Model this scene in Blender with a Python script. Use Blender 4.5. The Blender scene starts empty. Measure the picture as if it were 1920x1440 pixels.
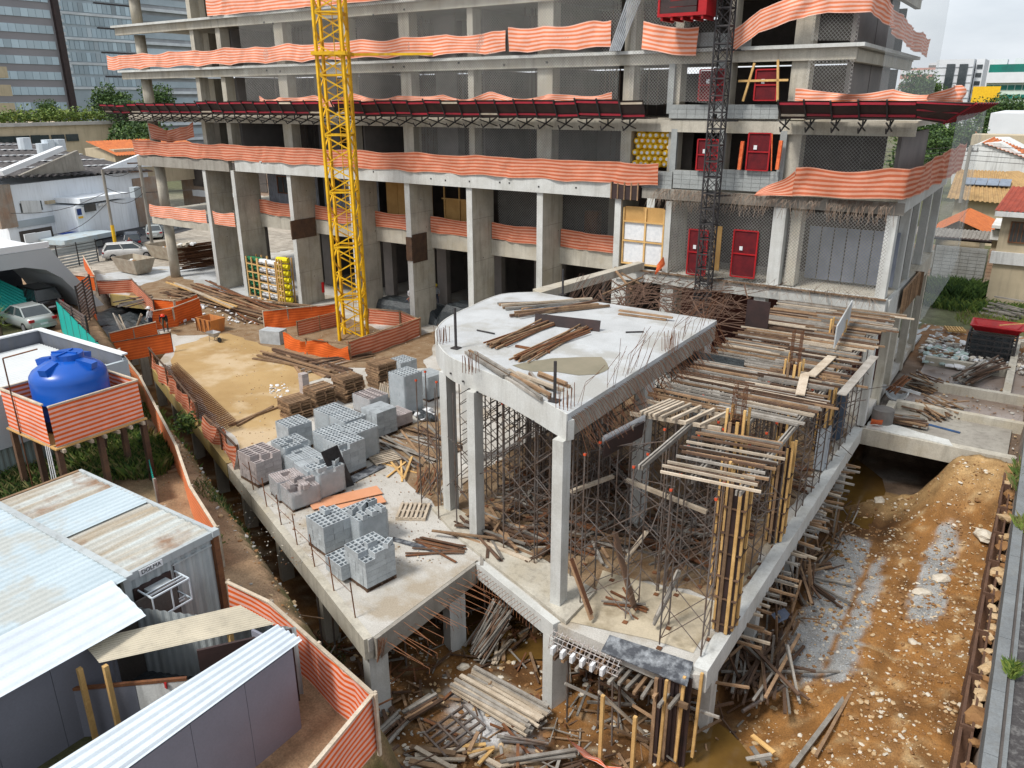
import bpy, bmesh, math, random
from mathutils import Vector, Matrix, noise
R = math.radians
rnd = random.Random(7)
S = bpy.context.scene
COL = S.collection
# ---------------------------------------------------------------- camera, sky, sun, exposure
TH, RO, YA, FPX, CH = R(19.9776), R(-0.15484), R(-33.87359), 1466.55, 15.0
FW = Vector((math.sin(YA)*math.cos(TH), math.cos(YA)*math.cos(TH), -math.sin(TH)))
_r0 = Vector((math.cos(YA), -math.sin(YA), 0)); _u0 = _r0.cross(FW)
RT = _r0*math.cos(RO)+_u0*math.sin(RO); UP = -_r0*math.sin(RO)+_u0*math.cos(RO)
cam = bpy.data.objects.new('camera', bpy.data.cameras.new('camera')); COL.objects.link(cam)
cam.data.sensor_width = 36; cam.data.lens = FPX/1920*36; cam.data.clip_end = 6000; cam.data.clip_start = .1
mm = Matrix((RT, UP, -FW)).transposed().to_4x4(); mm.translation = (0, 0, CH); cam.matrix_world = mm
S.camera = cam
W = bpy.data.worlds.new('World'); S.world = W; W.use_nodes = True
wn = W.node_tree; wn.nodes.clear()
wo = wn.nodes.new('ShaderNodeOutputWorld'); wb = wn.nodes.new('ShaderNodeBackground')
sk = wn.nodes.new('ShaderNodeTexSky'); sk.sky_type = 'NISHITA'; sk.sun_disc = False
SUN_EL, SUN_AZ = 55, 200
sk.sun_elevation = R(SUN_EL); sk.sun_rotation = R(SUN_AZ); sk.dust_density = 4; sk.air_density = 1.0; sk.ozone_density = 1
wb.inputs[1].default_value = .15
tc = wn.nodes.new('ShaderNodeTexCoord'); mp = wn.nodes.new('ShaderNodeMapping'); mp.inputs['Scale'].default_value = (1, 1, 3.2)
cn = wn.nodes.new('ShaderNodeTexNoise'); cn.inputs['Scale'].default_value = 2.6; cn.inputs['Detail'].default_value = 7; cn.inputs['Roughness'].default_value = .55
cr = wn.nodes.new('ShaderNodeValToRGB'); cr.color_ramp.elements[0].position = .3; cr.color_ramp.elements[1].position = .7
cr.color_ramp.elements[0].color = (3.3, 3.6, 3.95, 1); cr.color_ramp.elements[1].color = (5.5, 5.7, 5.95, 1)
mx = wn.nodes.new('ShaderNodeMix'); mx.data_type = 'RGBA'; mx.inputs[0].default_value = .86
wn.links.new(tc.outputs['Generated'], mp.inputs[0]); wn.links.new(mp.outputs[0], cn.inputs['Vector'])
wn.links.new(cn.outputs[0], cr.inputs[0]); wn.links.new(sk.outputs[0], mx.inputs[6]); wn.links.new(cr.outputs[0], mx.inputs[7])
wn.links.new(mx.outputs[2], wb.inputs[0]); wn.links.new(wb.outputs[0], wo.inputs[0])
sl = bpy.data.lights.new('sun', 'SUN'); sl.energy = 2.5; sl.angle = R(12); sl.color = (1, .96, .9)
so = bpy.data.objects.new('sun', sl); COL.objects.link(so)
sd = Vector((math.sin(R(SUN_AZ))*math.cos(R(SUN_EL)), math.cos(R(SUN_AZ))*math.cos(R(SUN_EL)), math.sin(R(SUN_EL))))
so.rotation_euler = sd.to_track_quat('Z', 'Y').to_euler(); so.location = (0, 0, 60)
S.view_settings.view_transform = 'Standard'; S.view_settings.look = 'None'; S.view_settings.gamma = 1
S.view_settings.exposure = .52
# ---------------------------------------------------------------- photograph pixel -> point of the place
CP = Vector((0, 0, CH))
def ray(x, y): return FW*FPX+RT*(x-960)+UP*(720-y)
def G(x, y, z=0.): d = ray(x, y); return CP+d*((z-CH)/d.z)
def GY(x, y, Y): d = ray(x, y); return CP+d*(Y/d.y)
def GX(x, y, X): d = ray(x, y); return CP+d*(X/d.x)
def GZ(P, x, y):                      # height above/below point P seen at pixel
    d = ray(x, y); t = (P[0]*d.x+P[1]*d.y)/(d.x*d.x+d.y*d.y); return CH+d.z*t
# ---------------------------------------------------------------- materials
def _n(nt, t, **k):
    n = nt.nodes.new(t)
    for a, b in k.items(): setattr(n, a, b)
    return n
def mixc(nt, f, a, b, bt='MIX'):
    m = _n(nt, 'ShaderNodeMix', data_type='RGBA', blend_type=bt)
    for i, v in ((0, f), (6, a), (7, b)):
        if hasattr(v, 'is_linked'): nt.links.new(v, m.inputs[i])
        elif i == 0: m.inputs[0].default_value = v
        else: m.inputs[i].default_value = (*v[:3], 1)
    return m.outputs[2]
def nz(nt, vec, sc, det=5, rough=.6, lo=.35, hi=.65, stretch=None):
    if stretch:
        mp = _n(nt, 'ShaderNodeMapping'); mp.inputs['Scale'].default_value = stretch; nt.links.new(vec, mp.inputs[0]); vec = mp.outputs[0]
    t = _n(nt, 'ShaderNodeTexNoise'); t.inputs['Scale'].default_value = sc; t.inputs['Detail'].default_value = det; t.inputs['Roughness'].default_value = rough
    nt.links.new(vec, t.inputs['Vector'])
    mr = _n(nt, 'ShaderNodeMapRange'); mr.inputs[1].default_value = lo; mr.inputs[2].default_value = hi
    nt.links.new(t.outputs[0], mr.inputs[0]); return mr.outputs[0], t.outputs[0]
MATS = {}
def mat(name, c, c2=None, sc=1.2, rough=.8, bump=.15, metal=0, spec=.3, vary=0, stretch=None, c3=None, sc3=.25, lo=.35, hi=.65, grime=0, fine=0, attr=None, stripes=None, emit=None, coat=0, bsc=None):
    m = bpy.data.materials.new(name); m.use_nodes = True; nt = m.node_tree
    b = nt.nodes['Principled BSDF']; b.inputs['Roughness'].default_value = rough; b.inputs['Metallic'].default_value = metal
    b.inputs['Specular IOR Level'].default_value = spec; b.inputs['Coat Weight'].default_value = coat
    g = _n(nt, 'ShaderNodeNewGeometry').outputs['Position']
    f, raw = nz(nt, g, sc, stretch=stretch, lo=lo, hi=hi)
    if attr:
        at = _n(nt, 'ShaderNodeAttribute', attribute_name=attr); base = at.outputs['Color']
        out = mixc(nt, f, mixc(nt, 1., base, c, 'MULTIPLY'), mixc(nt, 1., base, c2 or c, 'MULTIPLY'))
    elif stripes:
        uv = _n(nt, 'ShaderNodeUVMap'); sp = _n(nt, 'ShaderNodeSeparateXYZ'); nt.links.new(uv.outputs[0], sp.inputs[0])
        ma = _n(nt, 'ShaderNodeMath', operation='MULTIPLY'); ma.inputs[1].default_value = stripes; nt.links.new(sp.outputs[1], ma.inputs[0])
        fr = _n(nt, 'ShaderNodeMath', operation='FRACT'); nt.links.new(ma.outputs[0], fr.inputs[0])
        pp = _n(nt, 'ShaderNodeMath', operation='PINGPONG'); pp.inputs[1].default_value = .5; nt.links.new(fr.outputs[0], pp.inputs[0])
        mr = _n(nt, 'ShaderNodeMapRange'); mr.inputs[1].default_value = .2; mr.inputs[2].default_value = .3; nt.links.new(pp.outputs[0], mr.inputs[0])
        out = mixc(nt, mr.outputs[0], c, c2)
        out = mixc(nt, .45, out, mixc(nt, f, (.55, .5, .48), (1, 1, 1)), 'MULTIPLY')
    else: out = mixc(nt, f, c, c2 or tuple(v*.75 for v in c))
    if c3:
        f3, _ = nz(nt, g, sc3, lo=.5, hi=.62); out = mixc(nt, f3, out, c3)
    if fine:
        ff, _ = nz(nt, g, 22, det=3, lo=.3, hi=.7); out = mixc(nt, fine, out, mixc(nt, ff, (.35, .35, .35), (1.25, 1.25, 1.25)), 'MULTIPLY')
    if grime:
        fg, _ = nz(nt, g, 1.6, det=6, stretch=(2.2, 2.2, .22), lo=.5, hi=.75)
        mg = _n(nt, 'ShaderNodeMath', operation='MULTIPLY'); mg.inputs[1].default_value = grime; nt.links.new(fg, mg.inputs[0])
        out = mixc(nt, mg.outputs[0], out, (.13, .12, .1))
    if vary:
        oi = _n(nt, 'ShaderNodeObjectInfo'); mr = _n(nt, 'ShaderNodeMapRange'); mr.inputs[3].default_value = 1-vary; mr.inputs[4].default_value = 1+vary
        nt.links.new(oi.outputs['Random'], mr.inputs[0])
        hs = _n(nt, 'ShaderNodeHueSaturation'); nt.links.new(mr.outputs[0], hs.inputs['Value']); nt.links.new(out, hs.inputs['Color']); out = hs.outputs[0]
    nt.links.new(out, b.inputs['Base Color'])
    if bump:
        bp = _n(nt, 'ShaderNodeBump'); bp.inputs['Strength'].default_value = bump; bp.inputs['Distance'].default_value = .05
        _, r2 = nz(nt, g, bsc or sc*6, det=4)
        nt.links.new(r2, bp.inputs['Height']); nt.links.new(bp.outputs[0], b.inputs['Normal'])
    if emit: b.inputs['Emission Color'].default_value = (*emit, 1); b.inputs['Emission Strength'].default_value = 1
    MATS[name] = m; return m
def see_through(m, alpha, pattern=None, per=.14, th=.16):
    """let light and view through a net: an even share, or the holes of a wire mesh"""
    nt = m.node_tree; b = nt.nodes['Principled BSDF']
    if pattern is None: b.inputs['Alpha'].default_value = alpha; return m
    sp = _n(nt, 'ShaderNodeSeparateXYZ'); nt.links.new(_n(nt, 'ShaderNodeNewGeometry').outputs['Position'], sp.inputs[0])
    s = _n(nt, 'ShaderNodeMath', operation='ADD'); nt.links.new(sp.outputs[0], s.inputs[0]); nt.links.new(sp.outputs[1], s.inputs[1])
    o = []
    for op in ('ADD', 'SUBTRACT'):
        a = _n(nt, 'ShaderNodeMath', operation=op); nt.links.new(s.outputs[0], a.inputs[0]); nt.links.new(sp.outputs[2], a.inputs[1])
        d = _n(nt, 'ShaderNodeMath', operation='DIVIDE'); d.inputs[1].default_value = per; nt.links.new(a.outputs[0], d.inputs[0])
        p = _n(nt, 'ShaderNodeMath', operation='PINGPONG'); p.inputs[1].default_value = .5; nt.links.new(d.outputs[0], p.inputs[0])
        l = _n(nt, 'ShaderNodeMath', operation='LESS_THAN'); l.inputs[1].default_value = th; nt.links.new(p.outputs[0], l.inputs[0]); o.append(l)
    x = _n(nt, 'ShaderNodeMath', operation='MAXIMUM'); nt.links.new(o[0].outputs[0], x.inputs[0]); nt.links.new(o[1].outputs[0], x.inputs[1])
    y = _n(nt, 'ShaderNodeMath', operation='MULTIPLY'); y.inputs[1].default_value = alpha; nt.links.new(x.outputs[0], y.inputs[0]); nt.links.new(y.outputs[0], b.inputs['Alpha'])
    return m
conc = mat('concrete', (.51, .48, .405), (.39, .36, .3), sc=.9, grime=.5, fine=.25, c3=(.42, .38, .3), sc3=.5, bump=.2)
concw = mat('pale_concrete', (.56, .57, .55), (.46, .46, .43), sc=.8, grime=.3, fine=.2, bump=.12)
concd = mat('shaded_raw_concrete', (.33, .31, .27), (.25, .23, .2), sc=.8, grime=.6, fine=.25)  # raw concrete in a darker, grimier tone
slabw = mat('fresh_slab_concrete', (.50, .52, .53), (.42, .435, .44), sc=.7, fine=.25, rough=.65, bump=.12, c3=(.37, .37, .35), sc3=.5)
wetc = mat('wet_cement', (.2, .185, .135), (.25, .225, .165), sc=1, rough=.45)
blockw = mat('block_wall', (.34, .36, .355), (.27, .285, .28), sc=1.5, fine=.25)
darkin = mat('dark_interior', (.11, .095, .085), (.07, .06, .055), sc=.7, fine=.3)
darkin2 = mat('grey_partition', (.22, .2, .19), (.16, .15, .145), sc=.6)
yellow = mat('crane_yellow', (.78, .47, .015), (.68, .38, .01), sc=2, rough=.45, fine=.15, c3=(.5, .27, .02), sc3=1.2)
blackm = mat('black_steel', (.028, .028, .03), (.05, .045, .045), sc=3, rough=.5)
steel = mat('galvanised_tube', (.16, .15, .145), (.13, .085, .06), sc=3, rough=.5, metal=.3, vary=.25)
rust = mat('rusty_steel', (.2, .085, .035), (.13, .055, .03), sc=4, vary=.3, fine=.3)
redp = mat('red_paint', (.4, .012, .015), (.3, .01, .015), sc=2, rough=.45)
red2 = mat('maroon_timber_paint', (.3, .012, .025), (.2, .01, .02), sc=2, rough=.55, vary=.2)
blackpl = mat('black_film_plywood', (.03, .022, .022), (.05, .03, .028), sc=1.5, rough=.5)
filmply = mat('scuffed_film_plywood', (.06, .065, .075), (.3, .32, .34), sc=3.5, rough=.5, lo=.45, hi=.72, fine=.4)
timb = mat('weathered_timber', (.31, .2, .115), (.2, .125, .075), sc=2.5, stretch=(1, 1, 1), vary=.4, fine=.35)
timby = mat('fresh_pine', (.62, .4, .16), (.5, .3, .11), sc=2, vary=.2, fine=.25)
timbg = mat('grey_timber', (.3, .28, .25), (.2, .18, .155), sc=2.5, vary=.35, fine=.35)
timbd = mat('dark_wet_timber', (.13, .075, .045), (.08, .05, .035), sc=2.5, vary=.4, fine=.35)
timbp = mat('bleached_timber', (.5, .43, .34), (.38, .31, .23), sc=2.5, vary=.25, fine=.3)
ply = mat('plywood_sheet', (.55, .33, .12), (.45, .26, .09), sc=1.2, fine=.2)
blk = mat('concrete_block', (.43, .47, .49), (.36, .39, .41), sc=3, vary=.12, fine=.25)
blkp = mat('pinkish_block', (.45, .4, .39), (.37, .33, .32), sc=3, vary=.12, fine=.25)
netp = mat('striped_net_pale', (.82, .5, .4), (.74, .21, .09), sc=1.1, stripes=6, rough=.6, bump=.35, bsc=5)
netd = mat('striped_net_salmon', (.64, .32, .22), (.5, .12, .05), sc=1.1, stripes=6, rough=.6, bump=.35, bsc=5)
neto = mat('orange_net', (.8, .17, .03), (.66, .11, .02), sc=1.1, stripes=7, rough=.6, bump=.3, bsc=5)
netb = mat('bold_striped_net', (.80, .47, .4), (.76, .13, .02), sc=1, stripes=9, rough=.6, bump=.3, bsc=4)
rag = mat('crumpled_orange_plastic', (.8, .2, .07), (.65, .1, .03), sc=5, bump=.6)
wmesh = see_through(mat('wire_mesh', (.5, .49, .46), sc=2, bump=0), .55, 'w', per=.17, th=.085)
veil = see_through(mat('white_net_veil', (.62, .65, .64), (.55, .58, .57), sc=.2, bump=0), .26)
plasticw = see_through(mat('clear_wrap', (.62, .68, .72), (.5, .56, .6), sc=4, rough=.25, spec=.6, bump=.5), .42)
whitep = mat('white_plastic', (.72, .73, .74), (.6, .62, .64), sc=5, bump=.5)
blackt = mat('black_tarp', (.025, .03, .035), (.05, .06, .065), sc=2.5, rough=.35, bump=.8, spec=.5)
glass = mat('dark_glass', (.03, .04, .045), (.05, .06, .065), rough=.12, spec=.7, bump=0)
rubber = mat('rubber', (.02, .02, .02), bump=0)
soil = mat('soil', (1, 1, 1), (.62, .6, .58), sc=1.3, attr='tone', rough=.85, bump=.9, bsc=5, fine=.55)
# ---------------------------------------------------------------- object helpers
WM = {}
def _reg(o, Mw, par):
    COL.objects.link(o); WM[o.name] = Mw
    if par is not None: o.parent = par; o.matrix_basis = WM[par.name].inverted() @ Mw
    else: o.matrix_basis = Mw
    return o
def thing(name, label, cat, loc=(0, 0, 0), rz=0, group=None):
    o = bpy.data.objects.new(name, None); o.empty_display_size = .2
    _reg(o, Matrix.Translation(Vector(loc)) @ Matrix.Rotation(rz, 4, 'Z'), None)
    o['label'] = label; o['category'] = cat
    if group: o['group'] = group
    return o
def tag(o, label=None, cat=None, group=None, kind=None):
    for k, v in (('label', label), ('category', cat), ('group', group), ('kind', kind)):
        if v: o[k] = v
    return o
_mesh = {}
def unit(shape, m):
    k = (shape, m.name)
    if k in _mesh: return _mesh[k]
    bm = bmesh.new()
    if shape == 'box': bmesh.ops.create_cube(bm, size=1)
    elif shape == 'rod':
        bmesh.ops.create_cone(bm, cap_ends=True, segments=8, radius1=.5, radius2=.5, depth=1); bmesh.ops.rotate(bm, verts=bm.verts, cent=(0, 0, 0), matrix=Matrix.Rotation(R(90), 3, 'Y'))
    elif shape == 'pipe':
        bmesh.ops.create_cone(bm, cap_ends=True, segments=20, radius1=.5, radius2=.5, depth=1)
    me = bpy.data.meshes.new(shape+'_'+m.name); bm.to_mesh(me); bm.free()
    if shape == 'pipe':
        for p in me.polygons: p.use_smooth = len(p.vertices) == 4
    me.materials.append(m); _mesh[k] = me; return me
def box(name, par, m, c, s, rz=0, rot=None):
    Mw = Matrix.Translation(Vector(c)) @ (rot.to_4x4() if rot is not None else Matrix.Rotation(rz, 4, 'Z')) @ Matrix.Diagonal((*s, 1))
    return _reg(bpy.data.objects.new(name, unit('box', m)), Mw, par)
def frame_of(p, q, roll=0):
    x = (q-p); L = x.length; x = x/L
    z = Vector((0, 0, 1)) if abs(x.z) < .95 else Vector((0, 1, 0))
    y = z.cross(x).normalized(); z = x.cross(y)
    m = Matrix((x, y, z)).transposed()
    if roll: m = m @ Matrix.Rotation(roll, 3, 'X')
    return m, L
def bar(name, par, m, p, q, w=.08, h=None, roll=0, shape='box'):
    p = Vector(p); q = Vector(q); r, L = frame_of(p, q, roll)
    Mw = Matrix.Translation((p+q)/2) @ r.to_4x4() @ Matrix.Diagonal((L, w, h or w, 1))
    return _reg(bpy.data.objects.new(name, unit(shape, m)), Mw, par)
def rod(name, par, m, p, q, d=.05): return bar(name, par, m, p, q, d, d, shape='rod')
def link_mesh(name, me, par=None, Mw=None): return _reg(bpy.data.objects.new(name, me), Mw or Matrix.Identity(4), par)
class MB:
    def __init__(s): s.v = []; s.f = []; s.mi = []; s.uv = []
    def add(s, vs, fs, mi=0):
        b = len(s.v); s.v += [tuple(v) for v in vs]; s.f += [tuple(b+i for i in f) for f in fs]; s.mi += [mi]*len(fs)
    def box(s, c, d, rz=0, rot=None, mi=0):
        r = rot or Matrix.Rotation(rz, 3, 'Z'); c = Vector(c)
        vs = [c + r @ Vector((x*d[0]/2, y*d[1]/2, z*d[2]/2)) for x in (-1, 1) for y in (-1, 1) for z in (-1, 1)]
        s.add(vs, [(0, 1, 3, 2), (4, 6, 7, 5), (0, 4, 5, 1), (2, 3, 7, 6), (0, 2, 6, 4), (1, 5, 7, 3)], mi)
    def bar(s, p, q, w, h=None, roll=0, mi=0):
        p = Vector(p); q = Vector(q); r, L = frame_of(p, q, roll); s.box((p+q)/2, (L, w, h or w), rot=r, mi=mi)
    def rod(s, p, q, d, n=6, mi=0):
        p = Vector(p); q = Vector(q); r, L = frame_of(p, q); vs = []
        for e in (p, q):
            for i in range(n):
                a = 2*math.pi*i/n; vs.append(e + r @ Vector((0, math.cos(a)*d/2, math.sin(a)*d/2)))
        s.add(vs, [(i, (i+1) % n, n+(i+1) % n, n+i) for i in range(n)]+[tuple(range(n))[::-1], tuple(range(n, 2*n))], mi)
    def tube(s, pts, d, n=6, mi=0):
        for a, b in zip(pts, pts[1:]): s.rod(a, b, d, n, mi)
    def prism(s, poly, z0, z1, mi=0):
        n = len(poly); a = sum(poly[i][0]*poly[(i+1) % n][1]-poly[(i+1) % n][0]*poly[i][1] for i in range(n))
        if a < 0: poly = poly[::-1]
        vs = [(p[0], p[1], z0) for p in poly]+[(p[0], p[1], z1) for p in poly]
        s.add(vs, [tuple(range(n))[::-1], tuple(range(n, 2*n))]+[(i, (i+1) % n, n+(i+1) % n, n+i) for i in range(n)], mi)
    def build(s, name, m, par=None, smooth=False):
        me = bpy.data.meshes.new(name); me.from_pydata(s.v, [], s.f)
        for x in (m if isinstance(m, (list, tuple)) else [m]): me.materials.append(x)
        me.polygons.foreach_set('material_index', s.mi)
        if smooth: me.polygons.foreach_set('use_smooth', [True]*len(me.polygons))
        me.update()
        if par is not None: # keep coordinates relative to the parent
            inv = WM[par.name].inverted(); me.transform(inv); return _reg(bpy.data.objects.new(name, me), WM[par.name].copy(), par)
        # put the origin at the base centre of a top-level mesh
        bb = [min(v[i] for v in s.v) for i in range(3)], [max(v[i] for v in s.v) for i in range(3)]
        o = Vector(((bb[0][0]+bb[1][0])/2, (bb[0][1]+bb[1][1])/2, bb[0][2])); me.transform(Matrix.Translation(-o))
        return _reg(bpy.data.objects.new(name, me), Matrix.Translation(o), None)
def sheet(name, par, m, pts, h, seg=.25, rows=8, sag=.12, rip=.05, seed=1, lean=0, bot=0, uvs=True, hs=None):
    """a hanging strip of net along base points, with folds and a sagging top edge"""
    rr = random.Random(seed); pts = [Vector(p) for p in pts]; P = []; N = []
    for i, (a, b) in enumerate(zip(pts, pts[1:])):
        n = max(1, int((b-a).length/seg)); d = (b-a).normalized(); nn = Vector((d.y, -d.x, 0)).normalized()
        for k in range(n): P.append(a.lerp(b, k/n)); N.append(nn)
    P.append(pts[-1]); N.append(N[-1])
    ph = [rr.uniform(0, 6.28) for _ in range(8)]; fr = [rr.uniform(.4, .8), rr.uniform(.9, 1.5), rr.uniform(1.8, 2.8), rr.uniform(3.6, 5.4)]
    L = 0; vs = []; fs = []; uv = []
    nc = len(P); LL = [0]
    for i in range(1, nc): LL.append(LL[-1]+(P[i]-P[i-1]).length)
    for i in range(nc):
        s = LL[i]; e = min(1, min(s, LL[-1]-s)/.6)
        top = -sag*abs(math.sin(s*fr[0]*1.3+ph[0]))-.4*sag*math.sin(s*fr[1]+ph[1])
        base = bot*abs(math.sin(s*fr[1]*.8+ph[2]))
        hh = h if hs is None else hs[0]+(hs[1]-hs[0])*s/LL[-1]
        for j in range(rows+1):
            t = j/rows
            off = rip*(math.sin(s*fr[2]+ph[3]+t*2)*.6+math.sin(s*fr[3]+ph[4]-t*3)*.35+math.sin(s*fr[1]+ph[5]+t)*.8+1.6*max(0, math.sin(s*fr[0]*1.7+ph[6]))**12*math.sin(s*17+t*4))+lean*t
            z = base*(1-t)+(hh+top*e)*t+.25*rip*math.sin(s*fr[2]+t*7)
            v = P[i]+N[i]*off; vs.append((v.x, v.y, P[i].z+z)); uv.append((s, t))
    for i in range(nc-1):
        for j in range(rows):
            a = i*(rows+1)+j; fs.append((a, a+rows+1, a+rows+2, a+1))
    inv = WM[par.name].inverted() if par else Matrix.Translation(-P[0])
    me = bpy.data.meshes.new(name); me.from_pydata([tuple(inv @ Vector(v)) for v in vs], [], fs); me.materials.append(m)
    ul = me.uv_layers.new(name='UVMap')
    for l in me.loops: ul.data[l.index].uv = uv[l.vertex_index]
    me.polygons.foreach_set('use_smooth', [True]*len(me.polygons))
    return _reg(bpy.data.objects.new(name, me), (WM[par.name].copy() if par else Matrix.Translation(P[0])), par)
# ---------------------------------------------------------------- ground
UL = Vector((-.9281, .3722)); NL = Vector((-.3722, -.9281)); P0 = Vector((-14.2, 13.5))   # the deck's long left edge
FC = G(692, 1390, 1.8); FD = (Vector(G(560, 1440, 3.3)[:2])-Vector(G(699, 1303, 3.3)[:2])).normalized()
def sm(a, b, x): t = max(0, min(1, (x-a)/(b-a))); return t*t*(3-2*t)
def lot(x, y):                       # 1 on the neighbour's higher lot, 0 in the pit
    d = (Vector((x, y))-P0).dot(NL)
    e = (Vector((x, y))-Vector(FC[:2])).dot(Vector((FD.y, -FD.x)).normalized()*SG)
    return sm(.2, 2.1, d)*sm(-1.2, .1, e), d
SG = 1
if (Vector((-20, 10))-Vector(FC[:2])).dot(Vector((FD.y, -FD.x))) < 0: SG = -1
def gz(x, y):
    l, d = lot(x, y)
    if x > 1.15: return .55 if y < 60 else 0
    if x < -66: base = 0.
    elif y > 58: base = -.3
    elif x > -5.6 and y > (43.2 if x < -.9 else 38.6): base = -.55
    elif x > -5.6 and y > 38.2: base = -3.1; return base
    else: base = -3.
    if base == -3. and x > -5.8:      # haul track beside the building climbs to a heap of earth
        base += 2.7*sm(33, 38.0, y)*sm(-2.9, -.9, x)+.25*sm(-4.5, -1, x)-.55*sm(-1.5, -4.6, x)*sm(26, 20, y)-.4*sm(-3.4, -5.6, x)*sm(34, 38, y)
        base += .22*noise.noise((x*.5, y*.5, 0))+.13*noise.noise((x*1.7, y*1.7, 3))+.07*noise.noise((x*4.1, y*4.1, 6))
        for c in (-3.3, -1.6): base -= .13*math.exp(-((x-c-.15*math.sin(y*.3))/.25)**2)
    elif base == -3.: base += .3*noise.noise((x*.35, y*.35, 1))+.12*noise.noise((x*1.3, y*1.3, 2))-.12*sm(19, 15, y)
    top = 1.8
    f = l*sm(-92, -76, x) if x > -66 else sm(.2, 3, d)*sm(-92, -76, x)
    if d > 0: base = max(base, base+(top-base)*f) if top > base else base
    if 0.02 < l < .98: base += .16*noise.noise((x*1.4, y*1.4, 8))+.07*noise.noise((x*4, y*4, 8))
    return base+.03*noise.noise((x*3, y*3, 5))
def tone(x, y, z):
    l, d = lot(x, y); n = noise.noise((x*.6, y*.6, 7)); n2 = noise.noise((x*2.1, y*2.1, 9)); n3 = noise.noise((x*.18, y*.18, 4))
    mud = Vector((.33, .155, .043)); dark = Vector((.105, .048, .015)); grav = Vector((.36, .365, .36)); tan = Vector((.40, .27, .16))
    if x > 1.15: c = Vector((.13, .125, .125)) if y < 58 else Vector((.16, .15, .09))
    elif x > -66 and y < 38.6 and x > -5.8:
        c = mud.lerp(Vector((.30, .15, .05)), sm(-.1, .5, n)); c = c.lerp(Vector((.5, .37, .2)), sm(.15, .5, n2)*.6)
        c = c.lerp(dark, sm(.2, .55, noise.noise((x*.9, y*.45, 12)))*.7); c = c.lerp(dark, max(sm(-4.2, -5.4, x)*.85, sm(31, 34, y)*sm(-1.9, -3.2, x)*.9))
        gy = sm(21.5, 24, y)*sm(35, 31, y); gx = math.exp(-((x+3.65+.05*(y-27))/1.35)**2)-.5*math.exp(-((x+3.3)/.22)**2)
        c = c.lerp(grav, sm(.42, .62, gy*gx+.22*n2+.1*n)); gx2 = math.exp(-((x+.9)/.75)**2)*sm(26, 29, y)*sm(36.5, 33, y)
        c = c.lerp(grav*1.05, sm(.55, .75, gx2+.3*n2+.2*n))
        if y > 35: c = c.lerp(Vector((.5, .33, .15)), sm(35, 37, y)*.7)
    elif x > -5.8 and y <= 62: c = Vector((.17, .12, .085)).lerp(Vector((.27, .24, .21)), sm(-.1, .4, n)); c = c.lerp(Vector((.33, .16, .06)), sm(50, 56, y)*.8)
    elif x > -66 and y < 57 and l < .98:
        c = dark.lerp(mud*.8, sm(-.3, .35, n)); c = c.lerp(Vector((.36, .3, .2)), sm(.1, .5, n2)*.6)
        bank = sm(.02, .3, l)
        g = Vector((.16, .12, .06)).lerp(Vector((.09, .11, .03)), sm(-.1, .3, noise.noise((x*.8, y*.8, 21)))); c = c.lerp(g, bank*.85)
    elif l > .9 and y < 40:
        c = tan.lerp(Vector((.3, .19, .11)), sm(-.2, .4, n)); 
        if d > 5.4: c = Vector((.10, .10, .045)) if d < 9.5 else Vector((.34, .30, .25))
    elif x < -60 and y < 75: c = Vector((.42, .38, .32)).lerp(Vector((.5, .45, .38)), sm(-.2, .3, n))
    else: c = Vector((.14, .15, .07)).lerp(Vector((.2, .19, .14)), sm(-.1, .3, n3))
    q = math.hypot(x+11.3, (y-15.6)*1.3)
    if q < 2.2 and z < -2: c = c.lerp(Vector((.6, .6, .6)), sm(1.9, .6, q+1.2*n2))
    k = 1+.22*n2
    return c*k
def axis(parts):
    o = []
    for a, b, s in parts:
        n = int(round((b-a)/s)); o += [a+(b-a)*i/n for i in range(n)]
    return o+[parts[-1][1]]
xs = axis([(-3200, -400, 400), (-400, -75, 25), (-75, -32, .6), (-32, -6, .3), (-6, 1.1, .16), (1.1, 1.2, .1), (1.2, 10, .8), (10, 400, 30), (400, 3200, 400)])
ys = axis([(-60, 4, 8), (4, 12, .5), (12, 40, .22), (40, 64, .6), (64, 400, 24), (400, 4000, 400)])
gv = [(x, y, gz(x, y)) for x in xs for y in ys]; ny = len(ys)
gf = [(i*ny+j, (i+1)*ny+j, (i+1)*ny+j+1, i*ny+j+1) for i in range(len(xs)-1) for j in range(ny-1)]
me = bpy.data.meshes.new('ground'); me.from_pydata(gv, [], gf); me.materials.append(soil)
ca = me.color_attributes.new('tone', 'FLOAT_COLOR', 'POINT')
buf = []
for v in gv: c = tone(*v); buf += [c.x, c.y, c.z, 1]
ca.data.foreach_set('color', buf); me.polygons.foreach_set('use_smooth', [True]*len(gf))
ground = link_mesh('ground', me); tag(ground, 'churned orange and brown earth of the building site and its pit', None, None, 'structure')
water = mat('muddy_water', (.155, .088, .022), (.1, .055, .016), sc=.5, rough=.08, spec=.7, bump=.04)
def poly_sheet(name, m, pts, z, label, kind='structure', th=0, par=None):
    b = MB()
    if th: b.prism([(p[0], p[1]) for p in pts], z-th, z)
    else: b.add([(p[0], p[1], z) for p in pts], [tuple(range(len(pts)))])
    o = b.build(name, m, par)
    if kind: tag(o, label, None, None, kind)
    return o
def blob(cx, cy, rx, ry, n=26, seed=1, j=.25):
    return [(cx+rx*math.cos(a)*(1+j*noise.noise((math.cos(a)*1.6, math.sin(a)*1.6, seed*3.7))*2), cy+ry*math.sin(a)*(1+j*noise.noise((math.cos(a)*1.6, math.sin(a)*1.6, seed*5.1))*2)) for a in [2*math.pi*i/n for i in range(n)]]
poly_sheet('water', water, blob(-5.6, 16.4, 2.3, 3.0, seed=2), -3.22, 'brown puddle at the foot of the near corner of the deck')
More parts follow.
